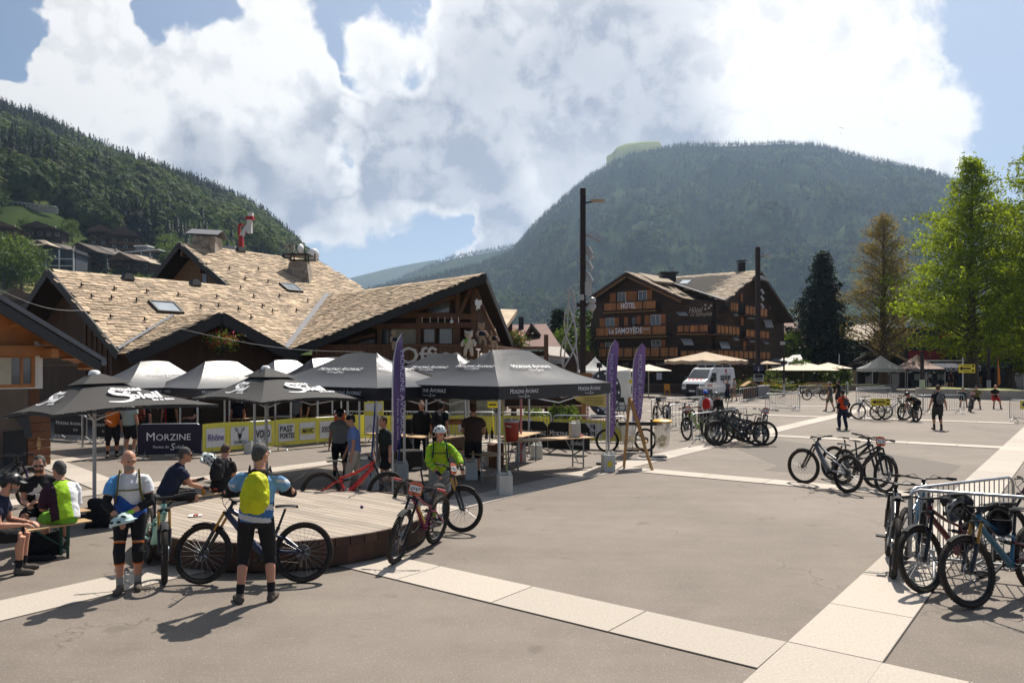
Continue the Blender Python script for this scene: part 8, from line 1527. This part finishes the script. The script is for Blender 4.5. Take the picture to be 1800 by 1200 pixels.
 # trousers, shorts
 if bot:
  b = MB(); loft(b, [(pel - up * .13, .11, .09), (pel - up * .06, .17, .125), (pel, .172, .125), (pel + up * .09, .158 * W_, .118 * W_)], rt, fw)
  for s in (-1, 1):
   e = min(leg, 1.0); pts = [hp[s] + V((0, 0, .02)), hp[s].lerp(kn[s], .5 * e), hp[s].lerp(kn[s], e)]; rr = [.094 + bpad * .6, .083 + bpad, .074 * (1 - .2 * e) + bpad * 1.4]; b.tube(pts, rr, 14)
   if leg > 1: b.tube([kn[s], kn[s].lerp(an[s], (leg - 1) * .5), kn[s].lerp(an[s], leg - 1)], [.058 + bpad * 1.1, .058 + bpad, .046 + bpad], 14)
  soft(b, 'shorts' if leg <= 1.1 else 'trousers', bot, r, vox, 3, .022 if bpad > .012 else .004)
 # shirt
 b = MB(); p = pad; hem = -.06 + bare; loft(b, [(pel + up * hem, .162 * W_ + p * .7, .118 * W_ + p * .7), (pel + up * .06, .155 * W_ + p, .115 * W_ + p), (pel + up * .16, .146 * W_ + p, .110 * W_ + p), (pel + up * .30, .162 * W_ + p, .120 * W_ + p), (pel + up * .40, .155 * W_ + p * .8, .108 + p), (pel + up * .455, .105 + p * .5, .085 + p * .6), (pel + up * .512, .066 + p * .3, .062 + p * .3)], rt, fw, 18)
 for s in (-1, 1):
  e = min(sleeve, 1.0); b.tube([nk - up * .035 + rt * s * .05, nk.lerp(sh[s], .6) - up * .016, sh[s], sh[s].lerp(el_[s], .12), sh[s].lerp(el_[s], e * .6), sh[s].lerp(el_[s], e)], [.036 + p * .4, .045 + p * .5, .052 + p * .6, .057 * W_ + p * .7, .052 * W_ + p, .048 + p * 1.1], 12)
  if sleeve > 1: b.tube([el_[s], el_[s].lerp(wr[s], (sleeve - 1) * .5), el_[s].lerp(wr[s], sleeve - 1)], [.046 + p, .044 + p, .034 + p], 12)
 soft(b, 'shirt', tmats or top, r, vox, 3, .020, zone)
 # hair, helmet, glasses, face details
 if hair: b = MB(); b.add(*_ell((0, -.022, .032), (.083, .098, .106), 16), 0, Mh); b.add(*_ell((0, -.05, -.01), (.077, .062, .075), 12), 0, Mh); soft(b, 'hair', hair, r, vox * .8, 1, .022)
 if beard: b = MB(); b.add(*_ell((0, .042, -.070), (.059, .064, .052), 14), 0, Mh); soft(b, 'beard', beard, r, vox * .8, 1)
 if helm: helmet_parts(r, Mh @ Matrix.Translation((0, -.008, .040)) @ Matrix.Rotation(R(-4), 4, 'X'), helm, visor, full); b = MB(); [b.tube([Mh @ V((s * .085, .01, .02)), Mh @ V((s * .074, .03, -.06)), Mh @ V((0, .06, -.118))], .006, 4) for s in (-1, 1)]; b.build('chin_strap', VENT, r)
 if cap: b = MB(); b.add(*_ell((0, -.012, .045), (.084, .106, .088), 16), 0, Mh); b.add([(-.07, .08, .05), (.07, .08, .05), (.05, .165, .04), (-.05, .165, .04)], [(0, 1, 2, 3)], 0, Mh); b.build('cap', cap, r, smooth=60)
 if glasses: b = MB(); b.add(*_ell((-.033, .090, .008), (.031, .014, .021), 10), 0, Mh); b.add(*_ell((.033, .090, .008), (.031, .014, .021), 10), 0, Mh); b.tube([Mh @ V((-.08, -.01, .01)), Mh @ V((-.066, .075, .014)), Mh @ V((0, .098, .014)), Mh @ V((.066, .075, .014)), Mh @ V((.08, -.01, .01))], .005, 5); b.build('glasses', glasses, r, smooth=60)
 elif vox < .0125:
  for s in (-1, 1): b = MB(); b.add(*_ell((s * .031, .083, .008), (.014, .010, .006), 8), 0, Mh); b.build('eye', HAIRD, r)
  b = MB(); b.add(*_ell((0, .094, -.066), (.024, .008, .005), 8), 0, Mh); b.build('mouth', mat('lip', (.25, .08, .06), .5), r)
  b = MB(); [b.add(*_ell((s * .032, .090, .030), (.020, .008, .005), 8), 0, Mh) for s in (-1, 1)]; b.build('eyebrow', beard or hair or HAIRB, r)
 if pack:
  Mb = Matrix((rt, fw, up)).transposed().to_4x4(); Mb.translation = pel + up * .27 - fw * (.13 + packs[1] * .5); b = MB(); loft(b, [(Mb @ V((0, -dy * packs[1], zz * packs[2])), packs[0] * .5 * fx, packs[1] * .56 * fy) for zz, fx, fy, dy in ((-.50, .45, .5, .02), (-.46, .78, .8, .06), (-.30, .98, 1.05, .10), (-.05, 1.0, 1.1, .10), (.18, .94, 1.0, .05), (.36, .78, .82, .0), (.47, .52, .55, -.04), (.52, .2, .25, -.05))], rt, fw, 18); b.add(*_ell((0, -packs[1] * .52, -packs[2] * .16), (packs[0] * .34, packs[1] * .22, packs[2] * .22), 12), 0, Mb); soft(b, 'backpack', pack, r, vox, 2, .045)
 if pack or straps:
  sm_ = straps or K
  for s in (-1, 1): b = MB(); q = lambda a, f, u_: pel + rt * s * a + fw * f + up * u_; b.tube([q(.09, -.13, .36), q(.10, -.10, .50), q(.105, .0, .535), q(.115, .11, .46), q(.125, .155, .33), q(.15, .13, .2), q(.17, .0, .12)], .022, 8, flat=.4); b.build('strap', sm_, r, smooth=60)
  b = MB(); b.tube([pel + rt * -.12 + fw * .165 + up * .34, pel + fw * .175 + up * .335, pel + rt * .12 + fw * .165 + up * .34], .010, 6); b.build('chest_strap', sm_, r)
 return dict(root=r, pel=pel, rt=rt, fw=fw, up=up, head=Mh, wr=wr, el=el_, sh=sh, kn=kn, an=an)
def _ell(c, r, n):
 b = MB(); b.ell(c, r, n); return b.v, b.f
def zoned(o, fn):
 me = o.data
 for p in me.polygons: p.material_index = fn(p.center)
def sit(seat=.47, fwd=.42, spread=.12, drop=0): return dict(pel=(0, 0, seat + .10), fl=(-spread, fwd), fr=(spread, fwd))
# ---- the standing man with the helmet: white and blue jersey
def z1(c): return 1 if c.z < 1.13 + .05 * math.sin(c.x * 9) + .03 * math.sin(c.x * 23) else (2 if c.x > .115 - (c.z - 1.15) * .12 or c.z > 1.475 else 0)
p = person('person in white and blue jersey standing with a pale green helmet in his hands', G(226, 1036), (.34, -1), 1.70, pel=(-.02, 0, .95), lean=9, twist=4, head=(24, -12), hl=(-.06, .26, 1.00), hr=(.07, .32, .95), fl=(-.10, -.02), fr=(.08, .10), el=(-.9, -.3, -.3), er=(.9, -.2, -.3), tmats=[WH, ROY, SKY], zone=z1, sleeve=.62, bot=K, leg=.72, bpad=.006, sock=SOCKG, shoe=SHOE, hair=None, beard=BEARD, straps=OLV, glove=NEONG, kneepad=K, elbowpad=K, vox=.009, build=1.06, fingers=True, curl=.6, skin=m_skin)
helmet('pale green helmet held in front of the white and blue jersey', p['root'].matrix_basis @ Matrix.Translation((.02, .36, .90)) @ rotm(R(60), R(8)), 'mint')
# ---- the man from behind with the yellow pack cover
def z2(c): s = math.sin(c.z * 42 + c.x * 9); return (1 if s > .3 else 3) if c.z < 1.10 else (2 if c.z > 1.40 + .03 * s else (1 if abs(c.x) > .22 and s > .75 else 0))
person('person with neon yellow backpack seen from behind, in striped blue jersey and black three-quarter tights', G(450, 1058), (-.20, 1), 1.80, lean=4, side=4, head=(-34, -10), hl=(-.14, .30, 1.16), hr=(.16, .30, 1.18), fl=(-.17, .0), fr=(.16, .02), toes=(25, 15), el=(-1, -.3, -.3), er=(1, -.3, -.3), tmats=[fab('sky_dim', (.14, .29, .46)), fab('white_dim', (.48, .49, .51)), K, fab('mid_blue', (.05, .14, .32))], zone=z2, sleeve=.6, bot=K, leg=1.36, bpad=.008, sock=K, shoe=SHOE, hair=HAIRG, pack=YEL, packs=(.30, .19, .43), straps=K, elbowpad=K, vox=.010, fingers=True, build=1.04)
# ---- lime green rider
def z3(c): s = math.sin(c.x * 55 + c.z * 60) + .6 * math.sin(c.x * 21 - c.z * 38); return (1 if s > .1 else 0) if (abs(c.x) > .10 or c.z > 1.36) else (1 if s > 1.15 else 0)
p = person('person in lime yellow and green jersey, pale helmet and red glasses holding a bike', G(772, 915), (.18, -1), 1.66, pel=(0, 0, .95), lean=10, head=(22, -4), hl=(-.36, .42, 1.03), hr=(.06, .30, .93), fl=(-.12, 0), fr=(.10, .08), el=(-.8, -.4, -.4), er=(.9, -.3, -.2), tmats=[fab('lime_yellow', (.34, .45, .02)), GRN], zone=z3, sleeve=1.75, bot=GY, leg=.95, sock=NEONG, shoe=K, helm='white', visor=False, glasses=LENSR, straps=NV, glove=K, vox=.010, fingers=True, curl=.8, hair=HAIRG)
# ---- the bench by the kiosk
person('person in dark helmet and sunglasses seated at the very picture edge, reaching for a cup', (-6.72, 9.72), (.9, .35), 1.72, **sit(.47, .40), lean=24, head=(10, -16), hl=(-.12, .46, .64), hr=(.18, .44, .66), top=NV, bot=K, leg=.95, helm='black', glasses=LENS, shoe=SHOE, hair=HAIRD, beard=BEARD, vox=.012, fingers=True)
p = person('person in black T-shirt with white fox emblem, seated with a cup', (-7.0, 11.35), (.38, -1), 1.76, **sit(.47, .42), lean=12, head=(4, -14), hl=(-.04, .34, .72), hr=(.10, .36, .68), top=K, bot=K, leg=.95, hair=HAIRG, beard=HAIRB, glasses=LENS, vox=.012, fingers=True, build=1.12, shoe=SHOE, skin=m_skin)
fx = MB(); q = [(-.11, .07), (-.02, .03), (.07, .075), (.15, .055), (.07, .02), (.05, -.03), (.01, -.04), (-.01, -.10), (-.045, -.04), (-.075, .0)]; fM = frame(p['pel'] + p['up'] * .335 + p['fw'] * .178, p['rt'], p['fw']); fx.add([(x, y, 0) for x, y in q], [tuple(range(len(q)))[::-1]], 0, fM); fx.build('fox_emblem', WH, p['root'])
def z4(c): return 1 if c.x > .055 - (c.z - .75) * .05 and c.z < 1.03 else (2 if c.x < -.115 or c.z > 1.06 else 0)
p = person('person in lime green and white jersey sitting on the bench, back turned', (-6.28, 10.72), (-.74, .62), 1.74, **sit(.47, .38), lean=20, head=(18, -10), hl=(-.14, .40, .66), hr=(.10, .38, .64), tmats=[LIM, WH, PLUM], zone=z4, sleeve=.98, bot=GRN, leg=.95, hair=HAIRG, shoe=SHOEW, sock=K, vox=.012, fingers=True, build=1.08)
lettering('6', .09, WH, p['root'], frame(p['pel'] + p['up'] * .08 - p['fw'] * .172 + p['rt'] * .05, -p['rt'], -p['fw']))
# ---- the bench behind
person('person in navy T-shirt seated on the bench end, reaching for his drink', (-5.72, 12.62), (.75, .55), 1.76, **sit(.47, .36), lean=26, head=(-8, -8), hl=(.0, .50, .74), hr=(.10, .56, .62), top=NV, bot=K, leg=.95, hair=HAIRG, glasses=LENS, glove=K, vox=.013, skin=m_skin2, build=1.15)
p = person('person in black with dark backpack, head bent, white helmet slung at her shoulder', (-5.15, 13.45), (.05, 1), 1.68, **sit(.47, .36), lean=20, head=(-6, -32), hl=(-.1, .4, .62), hr=(.1, .4, .62), top=K, bot=K, leg=.8, hair=HAIRB, pack=fab('pack_black', (.022, .022, .024)), packs=(.27, .15, .40), vox=.013, bare=.10)
helmet('white and black full face helmet hanging from the shoulder of the person in black', p['root'].matrix_basis @ Matrix.Translation((-.17, -.02, 1.06)) @ rotm(R(60), R(35), R(-20)), 'white', True, True)
# ---- at the tents
person('person in sky blue shirt and beige trousers walking with papers, wearing a cap', at(624, 16.1), (-.9, -.25), 1.66, lean=6, head=(6, -10), fl=(-.09, .20), fr=(.09, -.20), top=BLS, sleeve=.62, bot=BEI, leg=1.95, hair=HAIRG, cap=K, hl=(-.24, .1, .82), hr=(.20, .2, .85), vox=.014, shoe=SHOEW, sock=None)
person('person in grey T-shirt and black helmet seen from behind, next to the blue shirted walker', at(597, 18), (-.15, 1), 1.66, head=(0, -6), top=GY, bot=K, leg=.95, helm='black', vox=.016, kneepad=K, pad=.03)
person('person in dark green shirt walking past the tent pole with a knee pad', at(679, 16.2), (-.65, -.5), 1.62, lean=5, head=(8, 4), fl=(-.09, .16), fr=(.09, -.22), top=DG, sleeve=.98, bot=K, leg=.95, hair=HAIRB, vox=.014, kneepad=None, shoe=K)
SH2 = 'people at the shaded tables in the tents'
person('person in black with brown hair standing deep in the shade of the front tent', at(741, 21), (.1, -.9), 1.72, top=K, bot=K, leg=1.9, hair=HAIRB, vox=.02, group=SH2, sleeve=1.9); person('person with a black backpack leaning over the table in the tent shade', at(771, 20.6), (.3, 1), 1.72, lean=14, top=K, bot=K, leg=.95, hair=HAIRD, pack=K, vox=.02, group=SH2); person('person in brown T-shirt and black shorts standing at the table, back turned', at(832, 17.9), (-.1, 1), 1.78, top=BR, bot=K, leg=.98, hair=HAIRB, vox=.014, group=SH2, hl=(-.16, .32, 1.0), hr=(.2, .28, 1.0), head=(0, -16), pad=.034, build=1.08)
OFp = 'people at the tents along the office'
person('person in orange jersey with blue sleeves holding a plate', at(197, 22.3), (.5, -.75), 1.74, tmats=[OR, NV], zone=lambda c: 1 if abs(c.x) > .185 else 0, sleeve=.95, bot=K, leg=1.0, kneepad=K, hr=(.1, .34, 1.05), vox=.018, group=OFp); person('person in sage green T-shirt with white print, back to the viewer', at(227, 22.4), (.15, 1), 1.80, top=SAGE, bot=K, leg=.95, sock=WH, vox=.018, group=OFp, pad=.032, build=1.06); person('person with a red-black backpack beside the sage T-shirt', at(250, 23.4), (-.2, 1), 1.74, top=K, bot=K, pack=fab('red_black_pack', (.12, .03, .02), .8, .9), vox=.02, group=OFp)
person('person in black T-shirt eating behind the Morzine banner', at(346, 24), (-.9, -.3), 1.66, top=K, bot=K, hair=HAIRB, hl=(-.1, .3, 1.1), hr=(.14, .34, 1.08), vox=.02, group=OFp, head=(0, -14)); person('person in dark clothes serving behind the yellow banner, left of the second parasol pole', at(418, 26.5), (.2, -1), 1.68, top=NV, bot=K, vox=.025, group=OFp); person('person in grey clothes in the shade behind the yellow banner, right of the parasol pole', at(521, 27.5), (-.5, -1), 1.72, top=GY, bot=K, vox=.025, group=OFp); person('person in brown clothes queueing at the far end of the yellow banner', at(549, 27.8), (-.8, .4), 1.70, top=BR, bot=K, vox=.025, group=OFp); person('person with bare arms in the shade of the shiny tents', at(298, 26.5), (.4, -1), 1.7, top=K, bot=K, vox=.025, group=OFp)
# ---- on the square
SQ = 'people on the open square'
person('person with a red backpack and bright blue helmet at the bike barriers', G(1240, 763), (.1, 1), 1.72, top=WH, sleeve=.98, bot=K, helm='blue', pack=RD, vox=.02, group=SQ, hr=(.3, .3, .95)); person('person in black with grey helmet bending over the bikes', G(1267, 762), (-.6, -.4), 1.68, lean=20, top=K, sleeve=1.9, bot=K, helm='grey', vox=.02, group=SQ, head=(0, -20), hl=(-.15, .4, .9), hr=(.15, .4, .9), full=True)
person('person in dark top raising a hand to the face beside the van', G(1279, 704), (-.7, -.7), 1.6, top=fab('slate', (.06, .065, .08)), bot=NV, leg=1.9, hr=(.1, .2, 1.45), vox=.03, group=SQ); person('person in beige T-shirt and shorts walking by the van tail', G(1291, 705), (-.9, .1), 1.78, top=fab('sand', (.30, .26, .22)), bot=fab('shorts_brown', (.16, .12, .09)), hair=HAIRG, vox=.03, group=SQ, fl=(-.09, .2), fr=(.09, -.2))
person('person in grey cap, dark T-shirt and khaki shorts walking towards the hotel', G(1459, 723), (-.6, .6), 1.74, top=fab('charcoal', (.07, .07, .07)), bot=KHA, cap=fab('pale_cap', (.34, .31, .28)), vox=.024, group=SQ, fl=(-.1, .2), fr=(.1, -.22)); person('person in black with a small backpack walking beyond the capped walker', G(1474, 716), (-.5, .7), 1.76, top=K, bot=K, pack=fab('grey_pack', (.10, .10, .10)), packs=(.24, .14, .36), vox=.024, group=SQ)
p = person('person in red-orange T-shirt with a dark backpack and long dark trousers walking with a helmet', G(1482, 755), (-.25, 1), 1.66, top=RO, bot=NV, leg=1.95, cap=K, pack=fab('grey_pack2', (.07, .07, .08)), packs=(.24, .14, .36), vox=.018, group=SQ, hr=(.28, .06, .88), fl=(-.12, .08), fr=(.11, -.1), skin=m_skin2, elbowpad=K); helmet('dark helmet dangling from the hand of the red-orange shirted walker', p['root'].matrix_basis @ Matrix.Translation((.3, .04, .66)) @ rotm(0, R(70)), 'black')
person('person in black bending over a bike at the arrow sign barrier', G(1610, 740), (-.9, -.2), 1.75, pel=(0, -.1, .92), lean=62, head=(0, -30), top=K, bot=K, hl=(-.15, .55, .62), hr=(.15, .5, .6), helm='black', vox=.022, group=SQ); person('person with grey and black backpack, black shorts and knee pads walking away', G(1649, 755), (.12, 1), 1.88, top=K, bot=fab('dark_shorts', (.035, .033, .032)), leg=.9, kneepad=K, pack=fab('pack_grey_black', (.12, .12, .12), .8, .6), packs=(.28, .16, .44), vox=.018, group=SQ, hr=(.34, .1, .86), hl=(-.32, 0, .85), fl=(-.10, .1), fr=(.1, -.06), hair=HAIRB)
person('person in olive shirt and cap sitting on the planter edge', at(1716, 47), (-.5, -.9), 1.72, **sit(.62, .42, .2), lean=18, top=OLV, bot=K, cap=K, vox=.026, group=SQ); person('person in black shirt and red shorts sitting on the planter edge', at(1748, 47), (-.2, -1), 1.76, **sit(.62, .40, .2), lean=12, head=(0, -20), top=K, bot=RD, hair=None, vox=.026, group=SQ, hl=(-.06, .3, .9), hr=(.06, .3, .9)); person('person in teal dark clothes crouching behind the barrier near the thick trunk', at(1691, 49), (-.3, -1), 1.7, **sit(.45, .36, .2), lean=24, top=fab('dark_teal', (.02, .05, .05)), bot=K, vox=.03, group=SQ)
SP = 'people browsing outside the sports shops'
person('person in dark top and khaki trousers browsing under the pink canopy', at(1635, 76), (-.5, 1), 1.75, top=K, bot=BEI, leg=1.9, cap=WH, vox=.035, group=SP); person('person in plum top on the shop step below the navy awning', at(1672, 80), (0, -1), 1.75, top=PLUM, bot=K, vox=.035, group=SP, z=.35); person('person in sage clothes crouching by the shop stand', at(1660, 66), (.4, -1), 1.7, **sit(.4, .3), lean=20, top=GY, bot=K, vox=.035, group=SP)
# ---- cups, bags, helmets on bikes
m_cup = mat('printed_plastic_cup', (.60, .58, .56), .35, 0, .2, 30); m_beer = mat('amber_beer', (.42, .22, .03), .15)
def cup(label, q, z, m=m_cup, s=1.0):
 r = root('cup', label, 'cup', (q[0], q[1], z)); one('beaker', m, r, lambda b: b.lathe([(.030 * s, 0), (.041 * s, .13 * s), (.039 * s, .13 * s), (.029 * s, .005)], 16), smooth=50); return r
cup('white printed cup on the bench beside the helmeted man', (-6.55, 10.42), .47); cup('white printed cup in the hands of the man with the fox emblem', (-6.83, 11.0), .70); c_ = cup('beer glass standing on the bench behind', (-5.31, 13.12), .47, m_beer); one('foam', m_white, c_, lambda b: b.lathe([(.038, .125), (.038, .135), (.001, .138)], 14))
r = root('snack_pot', 'small brown snack bowl next to the beer glass on the bench', 'bowl', (-5.18, 13.3, .47)); one('bowl', mat('brown_bowl', (.10, .045, .025), .5), r, lambda b: b.lathe([(.03, 0), (.065, .05), (.06, .05), (.03, .01)], 14), smooth=60); one('food', MATS['tomato_red'], r, lambda b: b.ell((0, 0, .05), (.05, .05, .03), 8))
r = root('red_can', 'red drinks can at the foot of the deck behind the handlebar', 'can', G(367, 892)); one('can', m_red, r, lambda b: b.lathe([(.033, 0), (.035, .01), (.035, .13), (.028, .14), (.001, .14)], 12), smooth=40)
for lab, q, dims in (('black rucksack slumped at the parasol foot', G(172, 925), (.36, .26, .46)), ('black bag lying under the front bench', G(75, 972), (.6, .34, .28)), ('dark bag strap heap beside the helmeted man', G(62, 985), (.5, .14, .07))):
 r = root('rucksack', lab, 'bag', q, .3); b = MB(); b.box((0, 0, dims[2] * .5), dims, None, 0, .7); b.ell((0, .02, dims[2] * .45), (dims[0] * .52, dims[1] * .55, dims[2] * .5), 12); soft(b, 'body', fab('rucksack_black', (.018, .018, .02)), r, .02, 4, .05); one('strap', K, r, lambda b: b.tube([V((-.1, -dims[1] * .5, dims[2] * .8)), V((-.18, -dims[1] * .7, dims[2] * .3)), V((-.05, -dims[1] * .8, .02)), V((.2, -dims[1] * .9, .015))], .012, 6, flat=.5))
helmet('mottled grey helmet hung on the oxblood bike', Matrix.Translation(P(1680, 897, 8.95)) @ rotm(R(200), R(60)), 'grey'); helmet('black helmet hanging upside from the blue bike', Matrix.Translation(P(1757, 917, 8.75)) @ rotm(R(170), R(100)) @ Matrix.Scale(1.1, 4), 'black', True); helmet('dark helmet slung on the far left bike of the cluster', Matrix.Translation(P(1157, 702, 33.5)) @ rotm(.5, R(30)), 'black')
r = root('rucksack', 'black hydration pack draped over the near barrier rail', 'bag', P(1683, 879, 9.15), .4); b = MB(); b.ell((0, 0, 0), (.19, .12, .10), 14); b.ell((.14, 0, -.10), (.09, .09, .17), 12); b.ell((-.15, 0, .0), (.1, .08, .06), 10); soft(b, 'body', fab('rucksack_black', (.018, .018, .02)), r, .014, 3, .05)
# ---- plush bears on the office balcony
def bear(label, q, h, face, m, dress=None, dm=None):
 r = root('plush_bear', label, 'plush toy', q, facing(face), 'plush bears on the office balcony'); s = h; b = MB()
 b.ell((0, 0, .80 * s), (.165 * s, .15 * s, .15 * s), 14); b.ell((0, .12 * s, .765 * s), (.075 * s, .07 * s, .06 * s), 10); [b.ell((x * .125 * s, 0, .93 * s), (.055 * s, .035 * s, .055 * s), 10) for x in (-1, 1)]; b.ell((0, 0, .47 * s), (.18 * s, .14 * s, .22 * s), 14)
 for x in (-1, 1): b.tube([V((x * .15, 0, .60)) * s, V((x * .25, .05, .48)) * s, V((x * .24, .12, .36)) * s], [.07 * s, .065 * s, .06 * s], 9); b.tube([V((x * .09, .02, .32)) * s, V((x * .12, .1, .16)) * s, V((x * .13, .06, .03)) * s], [.085 * s, .08 * s, .06 * s], 9); b.ell((x * .135 * s, .1 * s, .02 * s), (.07 * s, .10 * s, .05 * s), 10)
 soft(b, 'body', m, r, .02, 2); b = MB(); b.ell((0, .185 * s, .79 * s), (.028 * s, .02 * s, .018 * s), 8); [b.ell((x * .06 * s, .14 * s, .84 * s), (.016 * s,) * 3, 8) for x in (-1, 1)]; b.build('nose', K, r)
 if dm: b = MB(); b.ell((0, 0, .48 * s), (.19 * s, .15 * s, .18 * s), 14); b.build('jumper', dm, r, smooth=True)
 elif dress: one('bow', dress, r, lambda b: (b.ell((.07 * s, .13 * s, .60 * s), (.07 * s, .03 * s, .045 * s), 8), b.ell((.10 * s, .14 * s, .54 * s), (.04 * s, .03 * s, .08 * s), 8)))
pl = mat('cream_plush', (.56, .47, .36), .95, 0, .1, 20, .4, 60); pb_ = mat('beige_plush', (.38, .27, .18), .95, 0, .1, 20, .4, 60)
q = OF[2].at(824, 625, .32); bear('big white plush bear with green bow sitting on the balcony rail', q, 1.2, (-.1, -1), pl, GRN); q = OF[2].at(845, 606, .1); bear('beige plush bear in a blue top hanging at the balcony corner post', V((q.x, 36.0, q.z)), 1.1, (.5, -.8), pb_, None, NV); q = OF[2].at(693, 614, .25); bear('plush bear in a dark patterned jumper on a little bike behind the purple flag', q, .95, (.7, -.7), pb_, None, NV); bear('plush bear in black at the far end of the balcony corner', OF[3].at(867, 613, .25), 1.0, (.6, -.7), pb_, None, K)
# grow all the soft surfaces in one evaluation
dg = bpy.context.evaluated_depsgraph_get()
NEW = [(o, z, bpy.data.meshes.new_from_object(o.evaluated_get(dg))) for o, z in PEND]
for o, z, me in NEW:
 o.modifiers.clear(); me.name = o.data.name; o.data = me
 if not me.materials: pass
 if z: zoned(o, z)
